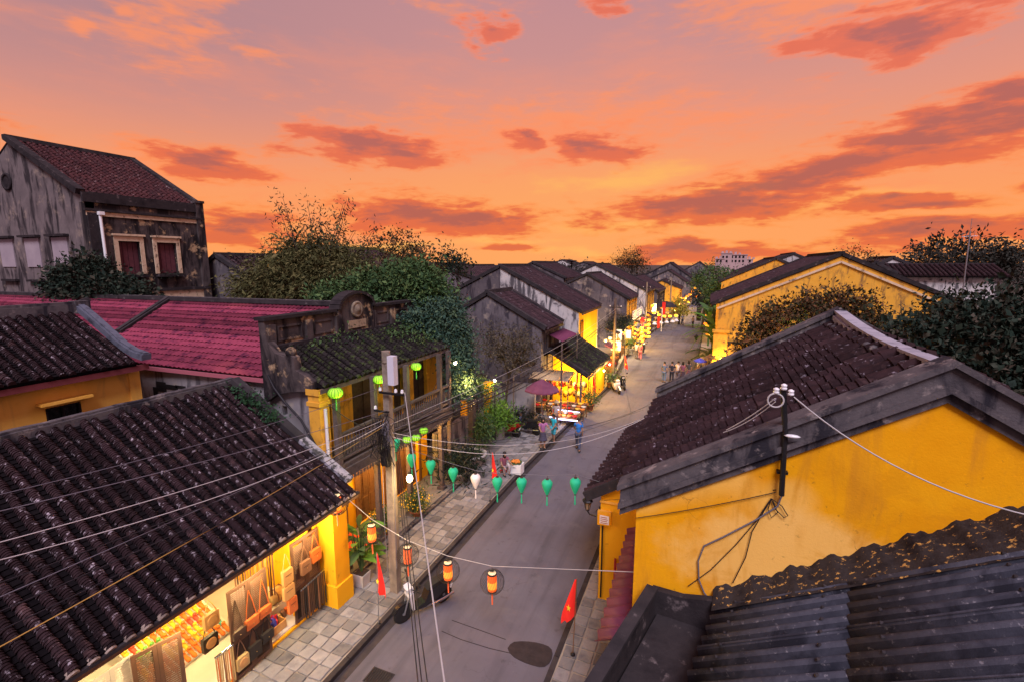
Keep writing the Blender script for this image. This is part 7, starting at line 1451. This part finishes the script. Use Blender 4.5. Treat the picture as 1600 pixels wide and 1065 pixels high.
def person(p, rz, label, top, bottom, h=1.62, stride=.0, arm=(0, 0), skirt=False, hair='long', hat=None, sit=False, long_trousers=True, group=None, shoe=(.03, .03, .03)):
    t = thing('person', label, 'person', (0, 0, 0), 0, group); s = h / 1.7
    hip = .90 if not sit else .30
    if not sit:
        L = [(0, .09, hip), (stride * .20, .10, .48), (stride * .34 - .06 * (stride > 0), .10, .075), (stride * .34 + .12, .11, .03)]; Rr = [(0, -.09, hip), (-stride * .06 + .03, -.10, .48), (-stride * .34, -.10, .085), (-stride * .34 + .12, -.11, .03)]
    else:
        L = [(0, .10, hip), (.36, .16, .50), (.34, .14, .075), (.46, .15, .03)]; Rr = [(0, -.10, hip), (.36, -.16, .50), (.34, -.14, .075), (.46, -.15, .03)]
    lean = .04 if not sit else .14
    T = lambda x, y, z: (x + lean * (z - hip), y, z)
    sh_ = hip + .52
    def armp(sg, a): # a: forward swing
        e = (lean * .5 + .28 * math.sin(a) * .8, sg * .235, sh_ - .27 * math.cos(a)); w = (e[0] + .24 * math.sin(a + .5), sg * .225, e[2] - .24 * math.cos(a + .5)); hnd = (w[0] + .07 * math.sin(a + .6), sg * .22, w[2] - .07 * math.cos(a + .6)); return e, w, hnd
    V = [T(0, 0, hip), T(0, 0, hip + .22), T(0, 0, hip + .42), T(.0, 0, hip + .55), T(.01, 0, hip + .63), T(.035, 0, hip + .72), T(.03, 0, hip + .82)]
    rad = [(.135, .105), (.115, .09), (.14, .10), (.085, .075), (.05, .05), (.082, .088), (.062, .07)]; E = [(i, i + 1) for i in range(6)]
    def chain(root, pts, rr):
        k = root
        for q, r in zip(pts, rr): V.append(q); rad.append(r); E.append((k, len(V) - 1)); k = len(V) - 1
        return k
    chain(0, L, [.085, .056, .038, .03]); chain(0, Rr, [.085, .056, .038, .03])
    for sg, a in ((1, arm[0]), (-1, arm[1])):
        e, w, hd_ = armp(sg, a); k = chain(3, [T(0, sg * .17, sh_), e, w, hd_], [.06, .042, .028, .026])
        for q in range(4): f = (hd_[0] + .05 + .012 * (q % 2), hd_[1] + (q - 1.5) * .017, hd_[2] - .055 + .006 * abs(q - 1.5)); V.append(f); rad.append(.0085); E.append((k, len(V) - 1))
        V.append((hd_[0] + .045, hd_[1] - sg * .03, hd_[2] - .005)); rad.append(.009); E.append((k, len(V) - 1))
    V.append(T(.135, 0, hip + .73)); rad.append(.013); E.append((5, len(V) - 1))
    skinned('body', V, E, rad, SKIN, t, 1)
    # clothes
    Vc = [T(0, 0, hip + .02), T(0, 0, hip + .22), T(0, 0, hip + .42), T(0, 0, hip + .56)]; Rc = [(.155, .122), (.135, .108), (.16, .12), (.095, .085)]; Ec = [(0, 1), (1, 2), (2, 3)]
    for sg, a in ((1, arm[0]), (-1, arm[1])):
        e, w, hd_ = armp(sg, a); k = len(Vc); Vc += [T(0, sg * .175, sh_ + .01), tuple(np.array(T(0, sg * .18, sh_)) * .35 + np.array(e) * .65)]; Rc += [.078, .062]; Ec += [(3, k), (k, k + 1)]
    skinned('shirt', Vc, Ec, Rc, cloth(top), t, 1)
    if skirt:
        mb = MB(); mb.lathe([(.14, hip + .08), (.17, hip - .1), (.24, hip - .36), (.25, hip - .40), (.22, hip - .40)], 14, (0, 0, 0), sx=.85); mb.build('skirt', cloth(bottom), t)
    else:
        cut = 4 if long_trousers else 2
        Vb = [T(0, 0, hip + .06)]; Rb = [(.148, .118)]; Eb = []
        for Lg in (L, Rr):
            k = 0; pts = [Lg[0], Lg[1], (Lg[2][0], Lg[2][1], Lg[2][2] + .06)][: (3 if long_trousers else 2)]
            for q, r in zip(pts, (.105, .078, .062)): Vb.append(q); Rb.append(r); Eb.append((k, len(Vb) - 1)); k = len(Vb) - 1
        skinned('trousers' if long_trousers else 'shorts', Vb, Eb, Rb, cloth(bottom), t, 1)
    hc = Vector(T(.025, 0, hip + .775)); mb = MB()
    if hair == 'long': mb.lathe([(.05, -.26), (.085, -.2), (.098, -.05), (.105, .04), (.085, .1), (.03, .125)], 12, hc + Vector((-.035, 0, 0)), sx=.9)
    else: mb.lathe([(.088, -.03), (.102, .03), (.085, .095), (.03, .122)], 12, hc + Vector((-.018, 0, 0)))
    mb.build('hair', HAIR, t)
    mb = MB(); [mb.ball(hc + Vector((.078, sy * .032, -.005)), .010, 6, 4) for sy in (-1, 1)]; mb.build('eyes', HAIR, t)
    mb = MB(); [mb.cbox(Vector(q[3]) + Vector((-.05, 0, .005)), (.25, .09, .07), taper=.75) for q in (L, Rr)]; mb.build('shoes', cloth(shoe), t)
    if hat == 'cone': mb = MB(); mb.lathe([(.24, .04), (.235, .045), (.12, .13), (.01, .21)], 18, hc); mb.build('conical_hat', STRAW, t)
    t.location = p; t.rotation_euler = (0, 0, rz); t.scale = (s, s, s); return t
def stand(x, y, z=0.0): q = atZ(x, y, z); return (q.x, q.y, z)
person(stand(903, 703), R(95), 'man in bright blue shirt and dark trousers walking along kerb', (.03, .16, .50), (.05, .06, .10), 1.68, .8, (.5, -.4), hair='short')
person(stand(848, 700, .13), R(-60), 'woman in purple floral blouse and dark skirt on left pavement', (.30, .12, .26), (.06, .055, .085), 1.58, .2, (1.2, .9), skirt=True)
person(stand(865, 690, .13), R(-120), 'person in teal shirt and shorts behind the woman in purple', (.03, .36, .46), (.05, .32, .42), 1.5, .3, (.3, -.2), long_trousers=False, hair='short')
person(stand(868, 668, .13), R(-70), 'vendor in pale shirt and conical straw hat at the stalls', (.45, .40, .40), (.2, .12, .10), 1.55, .1, (.9, .9), hat='cone')
person(stand(787, 738, .13), R(-40), 'fruit vendor in patterned shirt seated low beside white box', (.20, .07, .10), (.30, .25, .26), 1.5, 0, (.9, .7), sit=True)
st_ = thing('stool', 'tiny plastic stool under seated fruit vendor', 'stool', stand(787, 738, .13)); q = Vector(st_.location); mb = MB(); mb.box((q.x - .14, q.y - .14, .28), (q.x + .14, q.y + .14, .31)); mb.build('seat', SRED, st_); 
for a in (-.12, .10):
    for b in (-.12, .10): mb = MB(); mb.box((q.x + a, q.y + b, .13), (q.x + a + .025, q.y + b + .025, .28)); mb.build('leg', SRED, st_)
P_ = [(1037, 597, 85, (.10, .13, .20), (.10, .14, .22), 'short', 'person in grey blue clothes at left of group walking in road', .3), (1049, 597, 100, (.03, .03, .04), (.03, .03, .04), 'short', 'person all in black in the road group', .4), (1058, 596, 60, (.55, .48, .46), (.12, .10, .12), 'short', 'person in white shirt in middle of the road group', .1), (1066, 597, 120, (.16, .06, .10), (.06, .04, .05), 'long', 'woman in maroon top in the road group', .2), (1075, 595, 110, (.05, .05, .06), (.10, .05, .07), 'long', 'woman in black top at right of the road group', .2),
      (1090, 592, 200, (.5, .48, .50), (.2, .2, .24), 'short', 'person in white shirt left of the thatched parasol', .1), (1094, 603, 160, (.03, .03, .04), (.04, .04, .05), 'long', 'dark haired person in black nearest the tiled roof edge', .1), (1101, 590, 150, (.42, .40, .44), (.1, .1, .12), 'short', 'person in pale grey shirt under thatched parasol', .1), (1000, 562, 90, (.5, .12, .10), (.4, .12, .12), 'short', 'person in red clothes walking by the left kerb', .5), (994, 560, 80, (.45, .33, .3), (.12, .1, .1), 'long', 'person in beige by the left kerb near pot plants', .4)]
for (x, y, a, tp, bt, hr, lab, sd_) in P_: person(stand(x, y), R(a), lab, tp, bt, 1.64, sd_, (.3, -.2), hair=hr, skirt=('maroon' in lab or 'right of the road' in lab))
far_p = [(1012, 512, 'far person in dark clothes left of white parasols', (.04, .05, .08)), (1018, 514, 'far person in blue beside white parasols', (.05, .12, .25)), (1024, 510, 'far person in white at the white parasols', (.5, .48, .48)), (1046, 507, 'far person in red among white parasols', (.4, .06, .05)), (1066, 508, 'far person in grey right of the white parasols', (.2, .2, .22)), (1082, 512, 'far person in tan by right hand plants', (.35, .25, .18))]
for x, y, lab, c in far_p: person(stand(x, y), R(random.uniform(0, 360)), lab, c, (.06, .06, .08), 1.65, .3, (.3, -.2), hair='short')
# fruit box
fb = thing('fruit_box', 'white crate with orange fruit on top beside seated vendor', 'crate', stand(806, 737, .13)); q = Vector(fb.location)
mb = MB(); mb.wall((q.x - .32, q.y - .22, .13), (1, 0, 0), (0, 0, 1), .64, .46, (0, .03, 0), ((.24, .40, .27, .33),)); mb.box((q.x - .32, q.y - .188, .13), (q.x - .29, q.y + .22, .59)); mb.box((q.x + .29, q.y - .188, .13), (q.x + .32, q.y + .22, .59)); mb.box((q.x - .288, q.y + .19, .13), (q.x + .288, q.y + .22, .59)); mb.box((q.x - .288, q.y - .188, .5), (q.x + .288, q.y + .188, .52)); mb.build('box', WHITEP, fb)
mb = MB(); mb.lathe([(.24, 0), (.29, .05), (.28, .06), (.20, .02)], 16, (q.x, q.y, .59)); mb.build('tray', LF_MID, fb)
fm = MB(); fm.ball((0, 0, 0), .055, 8, 6); fme = fm.mesh('fruit', SOUV[1])
for i in range(14): a = i * 2.4; r_ = .05 * math.sqrt(i); link('fruit', fme, fb, Matrix.Translation((q.x + r_ * math.cos(a), q.y + r_ * math.sin(a), .66 + .02 * (i < 5))))

# ================================================================== PARASOLS, FAR STALLS AND LIGHTS
def parasol(p, h, r, m, label, n=10, drop=.35, group=None, thatch=False):
    t = thing('parasol', label, 'parasol', p, 0, group); p = Vector(p); mb = MB(); mb.tube([p, p + Vector((0, 0, h))], .03, 6); mb.build('pole', STEEL, t); mb = MB()
    mb.lathe([(r, h - drop - .08), (r * 1.0, h - drop), (r * .5, h - drop * .35), (.03, h + .02)], n, p, False, lobes=1, lobe=.05); mb.build('canopy', m, t); mb = MB(); [mb.tube([p + Vector((0, 0, h - .6)), p + Vector((r * .55 * math.cos(a), r * .55 * math.sin(a), h - drop * .45))], .01, 4) for a in [i * 2 * math.pi / n for i in range(n)]]; mb.build('ribs', STEEL, t); return t
PINK = mat('faded pink canvas', [(.14, .045, .085), (.20, .07, .12)], .9, 3, .1)
parasol((-8.33, 24.9, .12), 3.0, 1.0, PINK, 'faded pink parasol in the courtyard by the souvenir stall', 10, .55)
parasol(tuple(atZ(1118, 590, .05)), 2.2, 1.05, mat('thatch', [(.16, .11, .10), (.26, .19, .17)], .95, 8, .6, 40), 'thatched grey parasol at foot of the ochre buttress', 16, .5)
parasol(tuple(atZ(1092, 596, 0)), 1.95, .5, mat('blue canvas', [(.04, .05, .45), (.1, .12, .6)], .8, 3, .1), 'small blue and white hand umbrella in the crowd by the parasol', 8, .2)
for k, (x, y) in enumerate(((1000, 512), (1022, 512), (1032, 510), (1041, 509), (1050, 508), (1056, 506), (1012, 514))): parasol(tuple(atZ(x, y + 8, 0)), 1.5, .33, WHITEP, ORD[[0, 3, 4, 5, 6, 7, 1][k]] + ' from left of small white parasols across the far street', 8, .25, 'white parasols in the far street')
dk = thing('cyclo_canopy', 'dark grey domed awning above far shop entrance', 'awning', (-6.5, 74, 0)); p = atY(1040, 476, 74); mb = MB(); mb.lathe([(1.6, -.35), (1.5, -.1), (1.0, .3), (.1, .5)], 14, p, sy=.6); mb.build('awning_hood', COPED, dk); mb = MB(); mb.tube([(p.x - .2, p.y, 0), (p.x - .2, p.y, p.z)], .05, 5); mb.build('post', BLACKM, dk)
AMB = emis('amber silk', (1.0, .44, .02), 1.5, (.8, .4, .05)); ORG = emis('orange silk', (1.0, .22, .01), 1.8, (.7, .2, .03)); REDL = emis('red silk', (.9, .02, .01), .9, (.6, .02, .02))
for i, (x, y) in enumerate(((1022, 489), (1030, 492), (1038, 494), (1047, 494), (1056, 493))): round_lantern(atY(x, y, 60), '%s amber lantern from left in string across the far street' % ORD[i], AMB, 1.15, None, 'amber lanterns strung across the street', light=25 if i in (0, 2, 4) else 0)
cp = [atY(x, y, 60) for x, y in ((1012, 482), (1022, 485), (1030, 488.5), (1038, 490), (1047, 490), (1056, 489), (1075, 482))]; mb = MB(); mb.tube(cp, .012, 4); tag(mb.build('lantern_string', WIREB), 'string of amber lanterns across the far street', 'string')
# lantern shop front
for cx_, m_, nm in ((1003, AMB, 'left'), (1014, AMB, 'right')):
    for k in range(5): round_lantern(atY(cx_, 512 + k * 7.0 if cx_ < 1010 else 500 + k * 6.5, 55), '%s lantern from top of the %s amber column at lantern shop' % (ORD[k], nm), m_, 1.1, None, 'amber lantern column at shop %s' % nm)
for k in range(14): round_lantern(atY(992 + (k % 4) * 4.4, 514 + (k // 4) * 7.4 + (k % 2) * 2, 56.5), 'small lantern on lantern shop wall, %s from left in %s row' % (ORD[k % 4], ORD[k // 4]), [AMB, emis('yellow silk', (1, .7, .03), 1.7, (.8, .6, .1)), ORG][k % 3], .9, None, 'small lanterns on the shop wall')
for k in range(6): round_lantern(atY(1008.5 + (k % 2) * 3, 508 + (k // 2) * 9, 56), 'orange lantern %s between the amber columns, row %s from top' % (['left', 'right'][k % 2], ['first', 'second', 'third'][k // 2]), ORG, 1.1, None, 'orange lanterns at the shop')
heart_lantern(atY(1004, 499, 54), 'big red heart shaped lantern above lantern shop', REDL, 1.7)
lamp((-6.6, 54, 2.2), 240, (1, .58, .12), .2); lamp((-7.4, 59, 2.6), 140, (1, .58, .14), .2)
def signb(px, py, Y, w, h, m, label, name='banner', em=None):
    p = atY(px, py, Y); t = thing(name, label, name.replace('_', ' '), p); mb = MB(); mb.box((p.x - w / 2, Y, p.z - h / 2), (p.x + w / 2, Y + .04, p.z + h / 2)); mb.build('panel', m, t); mb = MB(); mb.box((p.x - w / 2 - .04, Y - .02, p.z + h / 2 + .002), (p.x + w / 2 + .04, Y + .06, p.z + h / 2 + .06)); mb.build('top_rail', WOODD, t); return t
LITP = emis('lit paper sign', (1, .85, .6), .8, (.7, .65, .6))
signb(1037, 484, 72, .45, 2.2, REDC, 'tall red banner hanging under grey domed awning'); signb(1022, 481, 66, .5, 1.1, LITP, 'lit white sign box on far left shop', 'sign_box'); signb(1029, 504, 58, .25, 1.3, REDC, 'narrow red banner near the amber lantern string'); signb(1034, 500, 64, .10, 3.0, GREYL, 'pale upright post banner in front of amber lanterns')
signb(967, 523, 45, .5, 1.0, LITP, 'lit poster board in the photo stall left of pot plants', 'sign_box'); signb(982, 522, 46, .45, .8, LITP, 'bright white sign box beside street lamp', 'sign_box'); signb(966, 540, 44, .5, .9, WHITEP, 'white notice board low on pavement by dark pole', 'sign_box')
signb(1092, 491, 60, .5, 1.6, BLACKM, 'dark hanging board at right side of far street')
# awnings / balconies of the far left shops
aw = thing('shop_awning', 'dark vine covered awning roof over the pavement beyond dark pole', 'awning', (-7.8, 47, 0)); mb = MB(); mb.prism([(-8.6, 44, 3.6), (-7.4, 44, 3.2), (-7.4, 53, 3.2), (-8.6, 53, 3.6)], (0, 0, -.1)); mb.build('awning_roof', WOODD, aw)
V, F = leaf_cloud([(-8.0, 46, 3.7, .8, 2.2, .3), (-7.8, 50, 3.6, .7, 2, .3)], 2500, .2, .4, .3, 70, 10, .2); np_mesh('vine', V, F, LF_DARK, aw); 
for y in (44.2, 48.5, 52.8): mb = MB(); mb.tube([(-7.5, y, .1), (-7.5, y, 3.15)], .05, 6); mb.build('post', WOODD, aw)
rl = thing('balcony_railing', 'white lattice railing on low balcony past the vine covered awning', 'railing', (-7.6, 54, 3)); mb = MB(); [mb.beam((-7.6, 54, z), (-7.6, 61, z), .06, .07) for z in (3.3, 3.6, 3.9, 4.2)]; [mb.box((-7.64, 54 + k, 3.2), (-7.56, 54.1 + k, 4.3)) for k in range(8)]; mb.build('railing_bars', WHITEP, rl); mb = MB(); mb.box((-8.4, 53.9, 3.0), (-7.5, 61, 3.15)); mb.build('balcony_slab', WOODD, rl)
ls = thing('street_lamp', 'bright globe street lamp on post beyond the dark utility pole', 'street lamp', atZ(969, 560, .1)); b = Vector(ls.location); mb = MB(); mb.tube([b, b + Vector((0, 0, 2.85))], .05, 6); mb.build('lamp_post', BLACKM, ls); mb = MB(); mb.ball(b + Vector((0, 0, 3.0)), .16, 10, 8); mb.build('globe', emis('street globe', (1, .82, .42), 22), ls); lamp(b + Vector((.3, -.2, 2.75)), 330, (1, .68, .26), .15, ls)
for k, (x, y, e) in enumerate(((953, 528, 90), (960, 533, 0), (946, 532, 80), (951, 540, 0), (957, 545, 0))):
    p = atY(x, y, 43.5); round_lantern(p, ['leftmost', 'right upper', 'highest left', 'lower', 'lowest right'][k] + ' glowing cream lantern in cluster beyond souvenir shop', emis('bright cream silk', (1, .66, .2), 3, (.8, .7, .4)), .8, None, 'cream lanterns beyond the souvenir shop', light=e)
lamp((-7.3, 38.6, 2.6), 260, (1, .60, .10), .2)
# glow of the far shops: each light belongs to a little lamp on the shop front
def shop_lamp(px, py, Y, e, label, s=1.6, m=None, lc=(1, .6, .16)):
    round_lantern(atY(px, py, Y), label, m or AMB, s, None, None, light=e, lc=lc, name='shop_lantern')
for a in [(1020, 478, 66, 160, 'round warm lamp under the far grey awning'), (1052, 484, 85, 120, 'amber shop lantern right of the domed awning'), (1060, 474, 95, 160, 'amber lantern beside lamplit yellow tree'), (1066, 480, 90, 60, 'amber lantern low at far shops right of the yellow tree'), (1070, 466, 110, 200, 'amber lantern at far street bend, left one'), (1076, 472, 100, 100, 'amber lantern below others at the far bend')]: shop_lamp(*a)
for k, (x, y) in enumerate(((1082, 455), (1086, 450), (1090, 456), (1078, 460), (1094, 458), (1100, 456), (1074, 463), (1070, 470), (1064, 466), (1088, 463))): round_lantern(atY(x, y, 100), 'tiny lantern over far street bend, %s counted from the left' % ORD[sorted(range(10), key=lambda q: (1082, 1086, 1090, 1078, 1094, 1100, 1074, 1070, 1064, 1088)[q]).index(k)], AMB if k % 3 else ORG, 1.5, None, 'lantern cluster at the street bend', light=60 if k % 4 == 0 else 0)
round_lantern(atY(1128, 438, 90), 'orange lantern glowing among trees left of ochre gable', ORG, 4.0, None)
shop_lamp(1122, 558, 39, 45, 'lantern lighting foot of ochre buttress', 1.2, None, (1, .62, .12)); 
for k, (x, y) in enumerate(((1121, 574), (1117, 570), (1124, 580))): round_lantern(atZ(x, y + 12, 0) * .12 + atY(x, y, 38.5) * .88, ['middle', 'left', 'right'][k] + ' small cream lantern under thatched parasol', emis('bright cream silk', (1, .72, .25), 5), .9, None, 'lanterns under the thatched parasol')
shop_lamp(1212, 530, 24, 20, 'red lantern glowing just over the tiled roof edge', 1.3, REDL, (1, .35, .08)); shop_lamp(1214, 536, 23.5, 30, 'bright yellow bulb lantern below red one over tiled roof', .8, emis('hot bulb', (1, .78, .40), 45)); shop_lamp(1232, 527, 24, 30, 'yellow green lantern right of the red one over roof edge', 1.0, emis('green yellow bulb', (.8, 1, .2), 12), (.9, .9, .2)); shop_lamp(1243, 524, 25, 30, 'rightmost yellow lantern over the tiled roof ridge', .9, AMB)
# little bulbs and shop fronts all along the far street
side = [(-6.9, 41.5), (-7.2, 44.5), (-7.5, 47.5), (-7.6, 50.5), (-7.4, 57.5), (-7.3, 60.5), (-7.2, 63.5), (-7.1, 67), (-6.9, 70.5), (-6.6, 74.5), (-6.3, 78.5), (-6.1, 83), (-5.8, 88), (-5.4, 94), (-4.9, 101), (-4.2, 109)]
for k, (x, y) in enumerate(side):
    round_lantern(Vector((x - .3, y, 2.35 + .25 * (k % 3))), '%s shop lantern along far left pavement counted from the dark pole' % ORD[k], [AMB, ORG, emis('bright cream silk', (1, .66, .2), 3)][k % 3], 1.0, None, 'lanterns on far left shop fronts', light=(34 if k % 3 == 0 else 0))
    st = thing('shop_stall', '%s goods stall along far left pavement counted from the dark pole' % ORD[k], 'stall', (x - .55, y, .1), 0, 'stalls on far left shop fronts')
    mb = MB(); mb.box((x - 1.0, y - .7, .1), (x - .35, y + .7, .75)); mb.build('counter', WOODB, st)
    mb = MB(); mb.prism([(x - 1.1, y - .9, 2.6), (x - .25, y - .9, 2.25), (x - .25, y + .9, 2.25), (x - 1.1, y + .9, 2.6)], (0, 0, .05)); mb.build('canopy', [MAROONS, WOODD, COPED][k % 3], st)
    for s_ in (-.85, .85): mb = MB(); mb.tube([(x - .3, y + s_, .1), (x - .3, y + s_, 2.27)], .025, 5); mb.build('pole', WOODD, st)
    mb = MB(); [mb.ball((x - .85 + .22 * (q % 3), y - .55 + .28 * (q // 3), .84), .11, 7, 5) for q in range(15)]; mb.build('goods', SOUV[k % 5], st)['kind'] = 'stuff'
for k, (x, y) in enumerate([(.2, 52), (.1, 56.5), (-.1, 61), (-.2, 66), (0, 71), (.2, 77), (.5, 84), (1.0, 92), (1.6, 100)]):
    round_lantern(Vector((x, y, 2.5 + .3 * (k % 2))), '%s lantern along right edge of far street counted from ochre wall' % ORD[k], AMB if k % 2 else ORG, 1.2, None, 'lanterns on far right side', light=(30 if k % 3 == 0 else 0))
sw_ = thing('wall_lantern', 'small black lantern on right side of the far street', 'lantern', atY(1088, 528, 58)); p = Vector(sw_.location); mb = MB(); mb.lathe([(.08, -.3), (.2, .1), (.3, .12), (.05, .4)], 8, p); mb.build('cage', BLACKM, sw_)
hl = thing('hanging_light', 'tiny hanging light at far end of the mossy eave', 'light', (-9.6, 17.3, 5.4)); mb = MB(); mb.ball((-9.55, 17.2, 5.45), .07, 8, 5); mb.build('bulb', emis('bulb', (1, .8, .45), 30), hl); mb = MB(); mb.tube([(-9.55, 17.2, 5.5), (-9.55, 17.2, 5.9)], .008, 4); mb.build('cord', BLACKM, hl); lamp((-9.1, 17.4, 4.6), 30, (1, .6, .2), .08, hl)
for o in list(COL.objects):
    if o.parent is None and o.get('kind') == 'structure' and not o.get('label'):
        o['label'] = {'ground': 'dark earth ground between and behind the houses', 'road': 'grey asphalt street running away between the houses', 'left_pavement': 'left pavement of grey square stones', 'right_pavement': 'right pavement of grey square stones by yellow house', 'left_gutter': 'dark asphalt gutter strip beside left kerb', 'left_kerb': 'dark stone kerb along left pavement', 'right_kerb': 'low stone kerb along right pavement'}.get(o.name, o.name)
